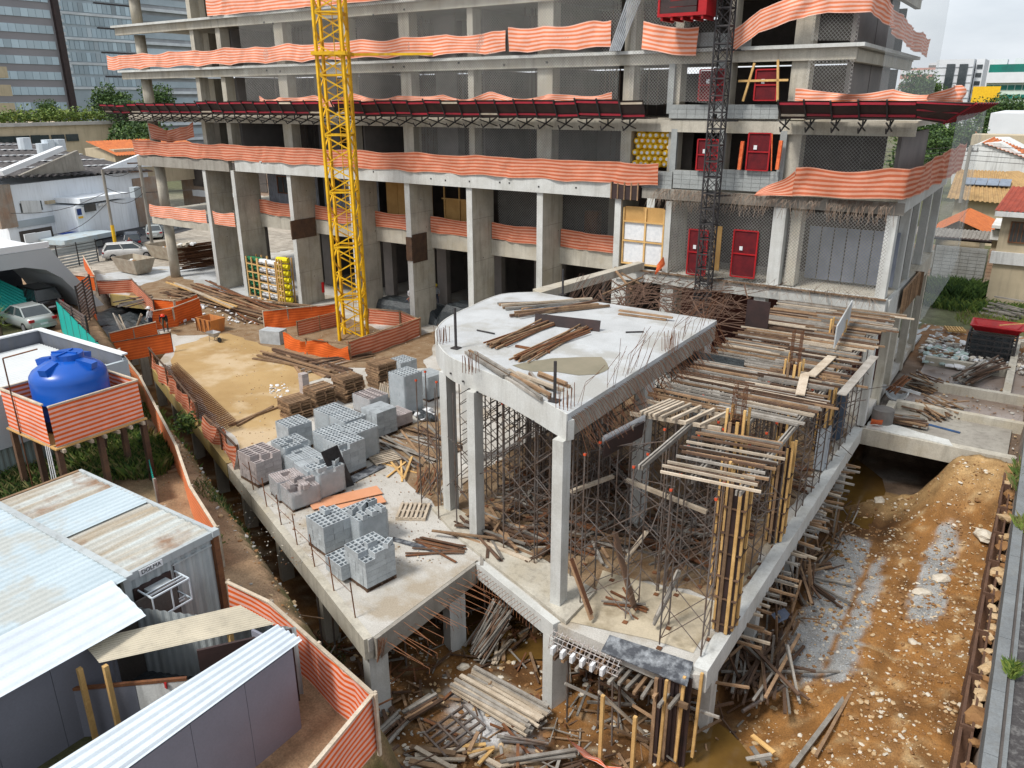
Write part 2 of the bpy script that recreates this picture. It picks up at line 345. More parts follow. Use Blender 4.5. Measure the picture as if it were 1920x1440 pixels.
poly_sheet('water', water, blob(-6.4, 35.6, 2.6, 6.4, seed=4, j=.12), -3.06, 'dark brown water lying under the cast slab')
poly_sheet('water', water, blob(-13.4, 20.5, 3.0, 3.0, seed=6), -2.98, 'muddy water standing between the columns below the deck')
# ---------------------------------------------------------------- podium deck
deckm = mat('deck_concrete', (.53, .515, .48), (.43, .41, .37), sc=.7, fine=.35, c3=(.36, .31, .24), sc3=.45, bump=.2)
sandm = mat('wet_sandy_film', (.45, .31, .145), (.36, .235, .10), sc=.35, fine=.2, rough=.55, bump=.1, c3=(.52, .40, .25), sc3=.3)
mudm = mat('brown_litter_film', (.2, .12, .06), (.29, .21, .13), sc=1.4, fine=.5, bump=.6)
creamm = mat('cream_screed', (.52, .45, .33), (.44, .38, .28), sc=.9, fine=.2, c3=(.3, .25, .17), sc3=.6)
yelc = mat('yellow_stained_beam', (.42, .30, .09), (.33, .26, .12), sc=.8, grime=.5, fine=.3)
deck = thing('podium_deck', 'raised concrete podium deck over the pit carrying pallets of grey blocks', 'deck', (-30, 28, -3))
outer = [(-14.2, 13.5), (-14.06, 18.76), (-9.95, 17.26), (-6.35, 17.15), (-5.5, 17.5), (-5.5, 40.6), (-5.5, 56), (-66.5, 56), (-66.5, 35.5), *[tuple(G(x, y, 0)[:2]) for x, y in ((208, 552), (272, 558), (290, 605), (316, 655))], (-42.4, 24.8)]
b = MB(); b.prism(outer, -.45, 0); b.build('slab', deckm, deck)
def edge_beam(par, m, p, q, z0, z1, w=.28, name='edge_beam'):
    b = MB(); p = Vector(p); q = Vector(q); d = (q-p).normalized(); n = Vector((-d.y, d.x)); c = (p+q)/2
    b.box((c.x, c.y, (z0+z1)/2), ((q-p).length, w, z1-z0), rz=math.atan2(d.y, d.x)); return b.build(name, m, par)
edge_beam(deck, conc, (-14.25, 13.55), (-27.6, 18.92), -.72, .02)
edge_beam(deck, yelc, (-27.7, 18.95), (-42.3, 24.78), -.72, .03)
edge_beam(deck, yelc, G(208, 552)[:2], G(274, 559)[:2], -.9, .03)
edge_beam(deck, conc, G(274, 559)[:2], G(291, 606)[:2], -.7, .03)
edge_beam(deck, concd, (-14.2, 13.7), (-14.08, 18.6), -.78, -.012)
edge_beam(deck, concw, (-13.9, 18.66), (-9.95, 17.22), -.55, .06)
edge_beam(deck, concw, (-5.55, 17.6), (-5.5, 38.1), -.6, .13, .42)
def column(par, x, y, z0, z1, w, d, m=concw, rz=0, name='column'): return box(name, par, m, (x, y, (z0+z1)/2), (w, d, z1-z0), rz)
ra = math.atan2(-.3722, .9281)
for x, y in ((-14.42, 13.95), (-14.35, 17.75), (-10.1, 17.45)): column(deck, x, y, -3.2, -.45, .5, .62, rz=ra)
for k in range(1, 10):
    p = P0+UL*(4.6*k)-NL*.45; column(deck, p.x, p.y, -3.2, -.72, .35, .5, conc, ra)
for y in (19.2, 23.5, 28, 32.5, 37): column(deck, -5.75, y, -3.4, -.6, .35, .55)
b = MB()
for k in range(34):                  # steel props and legs below the deck
    x = rnd.uniform(-19, -7); y = rnd.uniform(18.2, 27) if x > -14 else rnd.uniform(14.6, 24); b.rod((x, y, -3.2), (x+rnd.uniform(-.05, .05), y, -.45), .07)
tag(b.build('steel_prop', steel, deck), None, None, None, 'stuff')
# films of sand, mud and screed lying on the deck
def film(name, m, pts, z, lab): return poly_sheet(name, m, pts, z, lab)
def pxpoly(l, z=0): return [tuple(G(x, y, z)[:2]) for x, y in l]
def rough(pts, step=.5, amp=.22, seed=1):
    o = []
    for i, p in enumerate(pts):
        q = pts[(i+1) % len(pts)]; a = Vector(p); c = Vector(q); n = max(1, int((c-a).length/step)); d = (c-a).normalized(); nn = Vector((-d.y, d.x))
        for k in range(n): v = a.lerp(c, k/n); v = v+nn*amp*(noise.noise((v.x*.9, v.y*.9, seed))*2); o.append((v.x, v.y))
    return o
film('sand', sandm, rough(pxpoly([(318, 690), (330, 650), (420, 620), (520, 610), (600, 640), (640, 672), (620, 700), (570, 720), (560, 800), (470, 845), (420, 800), (370, 740)]), seed=3), .006, 'thin wet sandy film drying over the open middle of the deck')
film('mud', mudm, rough(pxpoly([(230, 545), (330, 515), (440, 560), (560, 585), (640, 590), (760, 640), (820, 620), (800, 690), (640, 690), (470, 640), (430, 625), (330, 630), (300, 600)]), seed=5), .011, 'brown earth and sawdust trodden over the back of the deck')
film('mud', mudm, rough(pxpoly([(700, 830), (760, 800), (830, 770), (830, 960), (760, 900)]), seed=6), .012, 'muddy wet patch beside the curved building')
film('screed', creamm, rough(pxpoly([(1060, 1165), (1110, 1120), (1130, 1070), (1340, 1130), (1440, 1040), (1345, 1160), (1300, 1225), (1180, 1190)]), amp=.06, seed=8), .02, 'cream screed on the near corner of the deck below the scaffold')
film('screed', slabw, rough(pxpoly([(140, 520), (300, 500), (560, 500), (560, 545), (430, 560), (330, 520), (240, 540)]), seed=9), .009, 'pale dusty yard behind the round column')
# ---------------------------------------------------------------- curved annex under construction
annex = thing('annex_frame', 'new curved concrete annex with white slab on slender columns', 'building under construction', (-14, 24, 0))
so_ = pxpoly([(1063, 777), (1000, 741), (940, 710), (885, 687), (850, 673), (828, 655), (817, 632), (820, 615), (838, 597), (880, 576), (940, 552), (1010, 545), (1050, 553), (1340, 600)], 6.55)
def smooth_poly(p, n=5):
    o = []
    for i in range(len(p)-1):
        a, c, d, e = (Vector(p[max(0, i-1)]), Vector(p[i]), Vector(p[i+1]), Vector(p[min(len(p)-1, i+2)]))
        for k in range(n):
            t = k/n; v = .5*((2*c)+(d-a)*t+(2*a-5*c+4*d-e)*t*t+(3*c-a-3*d+e)*t**3); o.append((v.x, v.y))
    return o+[tuple(p[-1])]
so_[0] = (-10.22, 18.04); so_[-1] = (-10.22, 30.2); so_[-2] = (-17.8, 30.3); so_[-3] = (-18.9, 30.4)
so_ = smooth_poly(so_[:12])+so_[12:]
b = MB(); b.prism(so_, 6.35, 6.55); b.build('roof_slab', slabw, annex)
b = MB(); th = .26                                    # curved edge beam
ring = so_[:56]
def inner(pts, t):
    o = []
    for i, p in enumerate(pts):
        a = Vector(pts[max(0, i-1)]); c = Vector(pts[min(len(pts)-1, i+1)]); d = (c-a).normalized(); o.append((p[0]+d.y*t, p[1]-d.x*t))
    return o
inn = inner(ring, th)
for i in range(len(ring)-1): b.prism([ring[i], ring[i+1], inn[i+1], inn[i]], 5.72, 6.34)
b.build('edge_beam', concw, annex)
outb = inner(ring, -.02); inb = inner(ring, .03); b = MB()
for i in range(len(ring)-1): b.prism([outb[i], outb[i+1], inb[i+1], inb[i]], 5.73, 6.565)
b.build('beam_face', concw, annex)
b = MB(); b.box((-10.4, 24.2, 6.03), (.3, 12, .62)); b.build('edge_beam', concd, annex)
b = MB(); b.prism([(-18.9, 30.4), (-19.6, 31), (-18.3, 39.9), (-17.9, 39.9)], 6.1, 6.5); b.build('edge_beam', conc, annex)   # beam that runs on to the tower
for x, y, w, d in ((-10.42, 18.12, .36, .46), (-14.93, 19.95, .32, .5), (-16.98, 21.05, .32, .55), (-18.9, 25, .4, .8), (-10.5, 24, .4, .8), (-10.5, 29.6, .4, .8), (-15, 29.6, .4, .8)):
    column(annex, x, y, 0, 5.74, w, d, rz=0)
b = MB(); b.prism([(-9.7, 17.35), (-11, 17.85), (-15.3, 19.4), (-17.6, 20.6), (-17.2, 21.2), (-9.7, 19.3)], .02, .13); b.build('plinth', conc, annex)
# rebar standing out of the slab edge, hooked bars down the raw side
b = MB()
for k in range(130):
    y = 18.3+k*.092; z = 6.4; dx = rnd.uniform(.35, .8)
    pts = [(-10.25, y, 6.42), (-10.1, y, 6.3+rnd.uniform(-.05, .1)), (-10.1+dx*.5, y+rnd.uniform(-.05, .1), 5.9), (-10.05+dx, y+rnd.uniform(-.1, .1), 5.5+rnd.uniform(-.2, .3))]
    b.tube(pts, .016, 4)
for k in range(34):
    y = 18.6+rnd.random()*11.4; x = -10.2+rnd.uniform(-.25, .1); b.tube([(x, y, 6.5), (x+rnd.uniform(0, .25), y+rnd.uniform(-.1, .3), 7.2), (x+rnd.uniform(.2, .6), y+rnd.uniform(0, .6), 7.4+rnd.random()*.8)], .014, 4)
tag(b.build('rebar', rust, annex), None, None, None, 'stuff')
for px, py in ((735, 600), (1238, 880), (883, 695), (829, 642), (1255, 657)):
    b = MB(); c = G(px if px > 760 else 745, py if px > 760 else 640, 6.55)
    if px == 1238: c = Vector((-10.55, 18.5, 6.55))
    for i in range(4):
        for j in range(3): x = c.x+(i-1.5)*.13; y = c.y+(j-1)*.2; b.rod((x, y, 6.5), (x+rnd.uniform(-.04, .04), y+rnd.uniform(-.04, .04), 6.55+rnd.uniform(.45, .75)), .022, 5)
    if px > 760: b.build('starter_bars', rust, annex)
# ---------------------------------------------------------------- the tower block in raw concrete
T = thing('tower_building', 'unfinished concrete tower block with open floors, fins and striped nets', 'building under construction', (-35, 48, 0))
FX = [(-56.45, .4), (-52.9, .4), (-46.5, .4), (-40.2, .42), (-35.1, .44), (-30., .44), (-24.8, .42), (-19.7, .38), (-16.7, .34)]
for x, w in FX:                                    # tall fins of the lower storeys
    m = conc
    z1 = 9.9
    box('fin', T, m, (x, 41.12, z1/2), (w, 2.3, z1))
    box('fin_face', T, concw, (x, 39.955, z1/2), (w-.01, .05, z1-.01))
for x, w in ((-53.1, 1.), (-46.7, .9), (-40.3, .8), (-56.4, .4)):
    pass
# storeys: spandrel at first floor, beams above
bays = [(a[0]+a[1]/2, c[0]-c[1]/2) for a, c in zip(FX, FX[1:])]
for i, (xa, xb) in enumerate(bays[:7]): box('spandrel', T, conc, ((xa+xb)/2, 42.15, 5.87), (xb-xa-.006, .3, 1.03))
box('edge_beam', T, conc, (-60.7, 40.15, 5.2), (8.1, .3, .6))
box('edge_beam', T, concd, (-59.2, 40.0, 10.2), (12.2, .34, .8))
box('edge_beam', T, concw, (-36.0, 39.98, 10.31), (32.6, .36, .86))
box('beam_formwork', T, blackpl, (-19.25, 39.9, 10.3), (1.7, .3, .9))
for k in range(5): bar('batten', T, timb, (-20.05+k*.4, 39.72, 9.83), (-20.05+k*.4, 39.72, 10.76), .07, .05)
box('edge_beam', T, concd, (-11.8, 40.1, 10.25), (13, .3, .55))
for zt, xr in ((5.98, -5.4), (10.74, -5.4), (14.06, -5.4), (17.33, -8.3), (20.7, -8.3), (24.0, -8.3), (27.4, -8.3)):
    xl = -65.6 if zt > 6 else -65.2
    if zt < 6:
        box('floor_slab', T, conc, (-42.4, 49.2, zt-.12), (45.7, 13.8, .24)); box('floor_slab', T, conc, (-12.5, 48.3, zt-.12), (14, 15.6, .24))
    else: box('floor_slab', T, conc, ((xl+xr)/2, 48.3, zt-.12), (xr-xl, 15.6, .24))
for z0, z1, xr in ((13.4, 14.03, -5.4), (16.67, 17.3, -8.3), (20.03, 20.68, -8.3), (23.3, 24, -8.3), (26.7, 27.4, -8.3)):
    box('edge_beam', T, conc, ((-66+xr)/2, 40.28, (z0+z1)/2-.02), (xr+66, .35, z1-z0-.04))
    if z0 > 15:
        box('slab_lip', T, concw, ((-66+xr)/2, 39.96, z1-.03), (xr+66.1, .32, .16))
        box('slab_lip', T, concw, (xr+.1, 48, z1-.03), (.5, 16.4, .16)); box('edge_beam', T, conc, (xr-.15, 48, (z0+z1)/2-.1), (.3, 15.4, z1-z0-.04))
UX = [(-56.3, .45), (-53.2, .5), (-46.6, .9), (-40.2, .45), (-35.1, .85), (-30., .42), (-24.8, 1.0), (-19.6, .6), (-16.9, .45), (-14.2, .35), (-10.75, .85)]
for li, (z0, z1) in enumerate(((10.74, 13.4), (14.06, 16.67), (17.33, 20.03), (20.7, 23.3), (24, 26.7))):
    for k, (x, w) in enumerate(UX):
        if x < -15 or x == -10.75 or li < 3: box('column', T, conc, (x, 40.75, (z0+z1)/2), (w, .8, z1-z0))
    for k, (xa, xb) in enumerate(zip([u[0] for u in UX][:8], [u[0] for u in UX][1:8])):
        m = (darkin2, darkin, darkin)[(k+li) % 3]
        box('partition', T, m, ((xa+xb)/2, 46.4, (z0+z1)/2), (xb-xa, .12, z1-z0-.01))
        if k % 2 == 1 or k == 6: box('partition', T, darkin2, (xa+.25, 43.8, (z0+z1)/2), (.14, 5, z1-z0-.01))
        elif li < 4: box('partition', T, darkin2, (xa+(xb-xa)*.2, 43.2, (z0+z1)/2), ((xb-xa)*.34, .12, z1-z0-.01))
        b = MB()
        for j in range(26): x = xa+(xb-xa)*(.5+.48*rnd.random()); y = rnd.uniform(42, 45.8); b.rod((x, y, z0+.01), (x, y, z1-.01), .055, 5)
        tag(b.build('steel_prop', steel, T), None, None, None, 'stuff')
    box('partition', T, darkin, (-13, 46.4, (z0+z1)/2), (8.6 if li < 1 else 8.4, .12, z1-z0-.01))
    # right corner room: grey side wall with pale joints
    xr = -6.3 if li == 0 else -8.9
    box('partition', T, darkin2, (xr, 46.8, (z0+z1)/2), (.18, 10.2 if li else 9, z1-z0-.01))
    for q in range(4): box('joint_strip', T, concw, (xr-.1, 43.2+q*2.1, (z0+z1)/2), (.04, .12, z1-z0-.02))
    box('back_wall', T, darkin, (-36, 55.6, (z0+z1)/2), (54, .15, z1-z0-.01)); box('partition', T, darkin, (-60, 47.5, (z0+z1)/2), (9, .12, z1-z0-.01)); box('partition', T, conc, (-58.5, 44.5, (z0+z1)/2), (1.2, 3, z1-z0-.01))  # rear wall added to stop daylight from behind brightening the floors
for z0, z1 in ((0, 4.9), (5.5, 9.8), (10.74, 13.4), (14.06, 16.67), (17.33, 20.03), (20.7, 23.3), (24, 26.7)):
    b = MB(); b.rod((-64.2, 41.1, z0+.001), (-64.2, 41.1, z1-.001), .85, 20); b.build('round_column', conc, T, True)
for x in (-58.3, -50, -43, -37.5, -32.4, -27.3, -22.1): box('column', T, darkin2, (x, 46.5, 2.9), (.9, .5, 5.7)); 
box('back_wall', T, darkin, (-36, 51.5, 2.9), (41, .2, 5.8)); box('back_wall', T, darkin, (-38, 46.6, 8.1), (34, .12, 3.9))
for x in (-52, -45.5, -39.4, -34, -29, -23.6, -18.7): box('partition', T, darkin2, (x, 48.8, 2.9), (.2, 5.2, 5.7))
# infill of the first-floor bays
cor = mat('grey_corrugated', (.24, .25, .28), (.18, .19, .21), sc=2)
def corr(name, par, m, p, q, z0, z1, per=.25, amp=.04):
    b = MB(); p = Vector(p); q = Vector(q); L = (q-p).length; d = (q-p)/L; n = Vector((d.y, -d.x)); N = int(L/per)*4; vs = []
    for i in range(N+1):
        o = (0, 1, 1, 0)[i % 4]*amp; v = p+d*(L*i/N)+n*o; vs += [(v.x, v.y, z0), (v.x, v.y, z1)]
    b.add(vs, [(2*i, 2*i+2, 2*i+3, 2*i+1) for i in range(N)]); return b.build(name, m, par)
corr('sheet_wall', T, cor, (-52.6, 43), (-46.8, 43), 6.4, 9.88); corr('sheet_wall', T, cor, (-46.2, 43), (-40.5, 43), 6.4, 9.88)
def win(par, c, w, h, fm=concw, t=.07, bars=1, name='window'):
    x, y, z = c; f = bpy.data.objects.new(name, unit('box', glass)); _reg(f, Matrix.Translation(Vector(c)) @ Matrix.Diagonal((w, .06, h, 1)), par)
    for sx in (-1, 1): box('frame', f, fm, (x+sx*w/2, y-.03, z), (t, .1, h+t))
    for sz in (-1, 1): box('frame', f, fm, (x, y-.033, z+sz*h/2), (w+t, .1, t))
    for k in range(bars): box('frame', f, fm, (x-w/2+w*(k+1)/(bars+1), y-.02, z), (t*.6, .09, h))
    return f
win(T, (-50.6, 42.9, 8.7), 1.3, 1.3, rust); win(T, (-44.9, 42.9, 8.7), 1.3, 1.3, rust)
for k in range(4): box('plywood_panel', T, ply, (-39.4+k*1.08, 43.2, 8.15), (1.05, .04, 3.4))
for k in range(3): box('plywood_panel', T, ply, (-33.9+k*1.25, 43.2, 7.5), (1.22, .04, 2.3)); bar('stud', T, timby, (-34.5+k*1.3, 43.1, 6.4), (-34.5+k*1.3, 43.1, 9.85), .08)
bar('stud', T, timby, (-34.7, 43.08, 8.62), (-30.7, 43.08, 8.62), .08)
box('crate', T, rust, (-24.5+.9, 44.4, 7.4), (.9, .6, 2)); box('post', T, concd, (-26.3, 44.6, 8.1), (.45, .45, 3.5)); box('post', T, concd, (-22.3, 44.6, 8.1), (.45, .45, 3.5))
# right part: lift-shaft side of the facade
box('facade_slab', T, concw, (-12.5, 39.96, 5.74), (14.2, .5, .62)); box('slab_edge', T, timb, (-12.5, 39.66, 6.07), (14.2, .16, .06))
for x, w in ((-19.3, .7), (-16.4, .6), (-11.35, .6), (-5.85, .5)): column(T, x, 40.15, 0, 5.4, w, .6, concw)
for x in (-10.85, -5.75): box('column', T, concw, (x, 40.3, 8.0), (.62 if x < -8 else .45, .7, 3.9))
box('column', T, conc, (-10.15, 40.9, 8.0), (.5, .9, 3.9))
b = MB()
for q in range(7): b.box((-9.6+q*.62, 42.4, 7.5), (.56, .06, 2.7))
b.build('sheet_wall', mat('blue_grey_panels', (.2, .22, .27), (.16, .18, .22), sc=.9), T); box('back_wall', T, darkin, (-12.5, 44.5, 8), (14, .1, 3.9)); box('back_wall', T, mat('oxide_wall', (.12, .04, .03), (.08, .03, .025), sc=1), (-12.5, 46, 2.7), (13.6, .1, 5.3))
# timber and white hoarding closing the lift opening
for i, (a, c, z0, z1, m) in enumerate(((-19.35, -18.1, 6.35, 7.5, concw), (-18.05, -17.05, 6.35, 7.5, concw), (-19.35, -18.1, 7.62, 8.6, concw), (-18.05, -17.05, 7.62, 8.6, concw), (-19.35, -17.05, 8.65, 9.45, ply))):
    box('hoarding_board', T, whitep if i < 4 else ply, ((a+c)/2, 40.2, (z0+z1)/2), (c-a, .04, z1-z0))
for x in (-19.4, -18.08, -17.0): bar('stud', T, timby, (x, 40.14, 6.25), (x, 40.14, 9.4), .09)
for z in (6.3, 7.56, 8.63): bar('stud', T, timby, (-19.4, 40.12, z), (-17, 40.12, z), .08)
for px, py in ((617, 310), (700, 322), (808, 335), (835, 338), (937, 342), (955, 343), (1010, 350), (490, 305), (1080, 352), (660, 318), (880, 340)): p = GY(px, py, 39.79); box('tie_hole', T, blackm, (p.x, 39.79, p.z), (.09, .03, .09))
for px, py in ((495, 42), (512, 44), (700, 28), (758, 18), (945, 122), (737, 126), (757, 125), (860, 118), (500, 132), (525, 134), (1025, 117), (1288, 98), (1310, 96)): p = GY(px, py, 40.08); box('tie_hole', T, blackm, (p.x, 40.08, p.z), (.12, .05, .12))
for fx, z0, z1 in ((-35.1, 4.6, 6.5), (-46.5, 5.2, 6.6)): box('form_panel', T, timbd, (fx+.26, 40.7, (z0+z1)/2), (.06, 1.5 if fx > -40 else 2.4, z1-z0)); box('form_panel', T, timbd, (fx, 39.9, (z0+z1)/2), (.5, .05, z1-z0-.3))
for k in range(22): fx, w = FX[rnd.randrange(len(FX))]; z = rnd.uniform(.8, 9.5); box('tie_hole', T, blackm, (fx+w/2+.002, 40.2+rnd.random()*1.8, z), (.012, .06, .06))
for fx, w in FX:
    for z in (2.6, 5.2, 7.9): box('pour_joint', T, concd, (fx+w/2, 41.12, z), (.012, 2.25, .025))
# hoist landing gates, block infill and yellow rolls above
def gate(px0, px1, py0, py1, lab):
    a = GY(px0, py1, 40.0); c = GY(px1, py0, 40.0); w = c.x-a.x; h = c.z-a.z
    t = thing('landing_gate', lab, 'gate', ((a.x+c.x)/2, 39.85, a.z)); x0, x1, z0, z1, y = a.x, c.x, a.z, c.z, 39.85
    box('mesh_panel', t, mat('gate_red_%d' % px0, (.13, .008, .012), (.08, .006, .01), sc=3), ((x0+x1)/2, y+.03, (z0+z1)/2), (w-.1, .02, h-.1))
    for x in (x0, x1): box('frame_post', t, redp, (x, y, (z0+z1)/2), (.07, .07, h))
    for z in (z0, z1, z0+h*.5): box('frame_rail', t, redp, ((x0+x1)/2, y-.002, z), (w, .06, .06))
    box('notice', t, whitep, (x0+w*.35, y-.03, z0+h*.62), (.16, .02, .2)); return t
gate(1289, 1330, 432, 512, 'red landing gate behind the hoist mast at first floor')
gate(1371, 1424, 434, 516, 'red landing gate right of the hoist mast at first floor')
gate(1307, 1350, 262, 318, 'dark red landing gate behind the mast on the third floor')
gate(1400, 1448, 250, 318, 'large dark red gate beside the orange hose on the third floor')
gate(1311, 1362, 130, 188, 'red gate behind the hoist mast on the fourth floor')
gate(1415, 1462, 130, 188, 'red gate behind the yellow timber cross on the fourth floor')
p1 = GY(1341, 505, 39.85); box('plywood_panel', T, ply, (p1.x, 39.86, p1.z+1.1), (.38, .05, 2.3))
for px0, px1, py0, py1 in ((1180, 1262, 322, 350), (1262, 1345, 322, 352), (1345, 1462, 322, 355), (1255, 1340, 196, 222), (1345, 1462, 196, 222), (1255, 1345, 60, 90), (1345, 1410, 60, 90)):
    a = GY(px0, py1, 40.1); c = GY(px1, py0, 40.1); n = max(2, int((c.x-a.x)/.4)); rows = max(2, int((c.z-a.z)/.2))
    wall = bpy.data.objects.new('block_wall', unit('box', concd)); _reg(wall, Matrix.Translation(((a.x+c.x)/2, 40.14, (a.z+c.z)/2)) @ Matrix.Diagonal((c.x-a.x, .1, c.z-a.z, 1)), T)
    for i in range(n):
        for j in range(rows):
            w = (c.x-a.x)/n; h = (c.z-a.z)/rows; box('block', wall, blockw, (a.x+w*(i+.5), 40.06, a.z+h*(j+.5)), (w-.012, .08, h-.012))
for px in (1262, 1352, 1466): p = GY(px, 285, 40.1); box('pier', T, blockw, (p.x, 40.2, 12.3), (.32, .2, 2.5))
for px in (1258, 1350): p = GY(px, 160, 40.1); box('pier', T, blockw, (p.x, 40.2, 15.5), (.32, .2, 2.4))
rolls = thing('insulation_rolls', 'stacked yellow rolls filling one opening beside the block wall', 'insulation rolls', (GY(1217, 312, 40.6).x, 40.8, 11))
ylw = mat('yellow_wrap', (.8, .5, .02), (.7, .4, .02), sc=3, rough=.45, bump=.4); a = GY(1186, 312, 40.5); c = GY(1254, 246, 40.5); k = 0
me_r = MB(); me_r.rod((0, 0, 0), (0, 1.2, 0), .34, 14); me_c = MB()
for zi in range(7):
    for xi in range(8):
        x = a.x+.15+xi*.34+(zi % 2)*.16; z = a.z+.16+zi*.3
        if x > c.x+.1 or z > c.z+.2: continue
        b = MB(); x += rnd.uniform(-.03, .03); z += rnd.uniform(-.02, .02); y = 40.45+rnd.uniform(-.1, .1)
        b.rod((x, y, z), (x, y+1, z), .325, 14); r = b.build('roll', ylw, rolls, True); b = MB(); b.rod((x, y-.012, z), (x, y+.02, z), .17, 10); b.build('core', whitep, r)
box('back_wall', T, darkin, (-18, 42, 12), (3.2, .1, 2.6))
for m_, pts in ((timby, ((1415, 118, 1393, 190), (1459, 112, 1458, 190), (1385, 152, 1478, 150))),):
    for x0, y0, x1, y1 in pts: bar('timber_brace', T, m_, GY(x0, y0, 39.8), GY(x1, y1, 39.8), .1)
rod('hose', T, rag, GY(1448, 250, 39.7), GY(1446, 320, 39.7), .06)
for px in (1386, 1457): a = GY(px, 318, 39.8); bar('orange_tube', T, rag, a, a+Vector((.05, 0, 1.35)), .16)
# right flank
def flank(name, m, y0, y1, z0, z1, x=-5.3, w=.3): return box(name, T, m, (x-w/2, (y0+y1)/2, (z0+z1)/2), (w, y1-y0, z1-z0))
flank('edge_beam', concw, 39.98, 55.6, 10.1, 10.95, w=.34, x=-5.28); flank('edge_beam', concw, 40.22, 46.2, 4.75, 5.95); flank('edge_beam', conc, 46.2, 56, 4.9, 5.95)
for y in (43.2, 46, 50.6, 55.2): column(T, -5.6, y, -.5, 4.85, .4, .5, conc); box('column', T, concw, (-5.6, y, 8.02), (.42, .5, 4.1))
box('beam_formwork', T, timb, (-5.1, 45.6, 5.35), (.08, 5.2, 1.3)); box('beam_formwork', T, timb, (-5.13, 48.3, 5.3), (.5, .06, 1.35))
for q in range(20): bar('batten', T, timb, (-5.03, 43.1+q*.26, 4.72), (-5.03, 43.1+q*.26, 5.98), .06)
b = MB()                            # bent rebar hanging from the raw floor edges
for k in range(330):
    x = rnd.uniform(-17.5, -5.6); z = 10.62; l = rnd.uniform(.3, 1.1); dx = rnd.uniform(-.5, .3)
    b.tube([(x, 39.95, z-.1), (x+dx*.3, 39.6, z-.12-l*.2), (x+dx*.7, 39.5-rnd.random()*.1, z-.1-l*.65), (x+dx, 39.45, z-.1-l)], .018, 4)
for k in range(160):
    x = rnd.uniform(-17.5, -5.6); b.tube([(x, 39.7, 5.95), (x+rnd.uniform(-.2, .2), 39.3, 6.2), (x+rnd.uniform(-.5, .5), 38.9+rnd.uniform(-.3, .3), 5.9+rnd.uniform(-.6, .9))], .016, 4)
tag(b.build('rebar', mat('grey_rust_bars', (.2, .13, .09), (.3, .25, .2), sc=5), T), None, None, None, 'stuff')
# wire mesh safety screens over the openings
def screen(x0, x1, z0, z1, y=39.6, lab=''):
    b = MB(); n = max(1, int((x1-x0)/1.3)); vs = []
    for i in range(n+1):
        for j in range(4): vs.append((x0+(x1-x0)*i/n, y+.03*math.sin(i*1.7+j*2.1), z0+(z1-z0)*j/3-(0 if j else .1*math.sin(i*2.2))))
    b.add(vs, [(i*4+j, (i+1)*4+j, (i+1)*4+j+1, i*4+j+1) for i in range(n) for j in range(3)])
    return tag(b.build('wire_mesh_screen', wmesh), lab, 'wire screen')
screen(-50, -19.9, 14.6, 23.5, 39.78, 'wide wire mesh screen over the upper floors above the long canopy')
screen(-34, -19.5, 10.9, 13.5, 40.1, 'wire mesh screen across the dark bays below the long canopy')
screen(-19.3, -14.6, 14.8, 22.5, 39.78, 'wire mesh screen left of the hoist above the canopy end')
screen(-10.3, -5.75, 6.0, 9.9, 39.75, 'wire mesh screen in front of the blue-grey panels at first floor')
screen(-16.5, -11.2, 6.1, 9.9, 39.97, 'wire mesh screen behind the hoist mast at first floor')
screen(-10.2, -6.3, 10.9, 13.4, 39.8, 'wire mesh screen in the third-floor corner bay under the short canopy')
screen(-10.3, -8.3, 14.4, 16.7, 39.8, 'wire mesh screen in the corner bay just above the short canopy')
screen(-10.3, -8.3, 17.5, 20.1, 39.8, 'wire mesh screen in the top right corner bay')
screen(-29.5, -20.3, 6.5, 9.85, 42.4, 'wire mesh screen in the two first-floor bays beside the hoarding')
# ---------------------------------------------------------------- striped nets on the tower
def gnet(lab, m, pts, h, seed=1, **k): return tag(sheet('safety_net', None, m, pts, h, seed=seed, **k), lab, 'safety net')
gnet('long salmon striped net along the third-floor slab of the tower', netd, [(-65.4, 39.75, 10.65), (-52.5, 39.72, 10.62), (-17.3, 39.7, 10.6)], 1.25, 3, sag=.08, bot=.1)
gnet('pale striped net along the fifth-floor slab left of the crane and past it', netp, [(-67.3, 39.8, 17.35), (-53, 39.7, 17.4), (-27, 39.7, 17.45)], 1.2, 4, sag=.12, bot=.15)
gnet('pale striped net on the fifth floor between crane and silver poles', netp, [(-26.8, 39.68, 17.45), (-20.4, 39.7, 17.5)], 1.35, 5, sag=.14, bot=.1)
gnet('short crumpled striped net on the fifth floor beside the red hoist cage', netp, [(-18.6, 39.6, 17.4), (-16.9, 39.6, 17.1), (-15.6, 39.6, 17.0)], 1.3, 6, sag=.1, rip=.09)
gnet('pale striped net at the top of the picture left of the crane', netp, [(-53.2, 39.7, 20.75), (-41, 39.7, 20.75), (-30, 39.7, 20.75)], 1.3, 7)
gnet('striped net draped behind the long canopy on the fourth floor', netp, [(-48, 39.3, 14.55), (-40, 39.2, 14.6), (-20, 39.2, 14.6)], .75, 8, sag=.25, rip=.09)
gnet('crumpled striped net behind the short canopy at the right corner', netp, [(-10.6, 39.3, 14.6), (-8.5, 39.2, 14.65), (-4.8, 39.1, 14.7), (-4, 42, 14.7)], .85, 9, sag=.4, rip=.15)
gnet('loose pale net swagged round the top right corner of the tower', netp, [(-13.9, 39.55, 17.0), (-12.6, 39.45, 17.9), (-11.2, 39.4, 18.3), (-9.6, 39.4, 18.6), (-7.9, 39.5, 18.5), (-7.5, 42, 18.1), (-7.4, 47, 17.5), (-7.5, 56, 17.3)], 1.05, 10, sag=.1, rip=.1)
gnet('bright orange striped net on the right corner above the blue-grey panels', netd, [(-10.2, 39.35, 10.62), (-5.3, 39.35, 10.75), (-4.9, 40.5, 10.9), (-4.7, 56, 10.9)], 1.35, 11, sag=.14, rip=.08, hs=(1.3, 1.7))
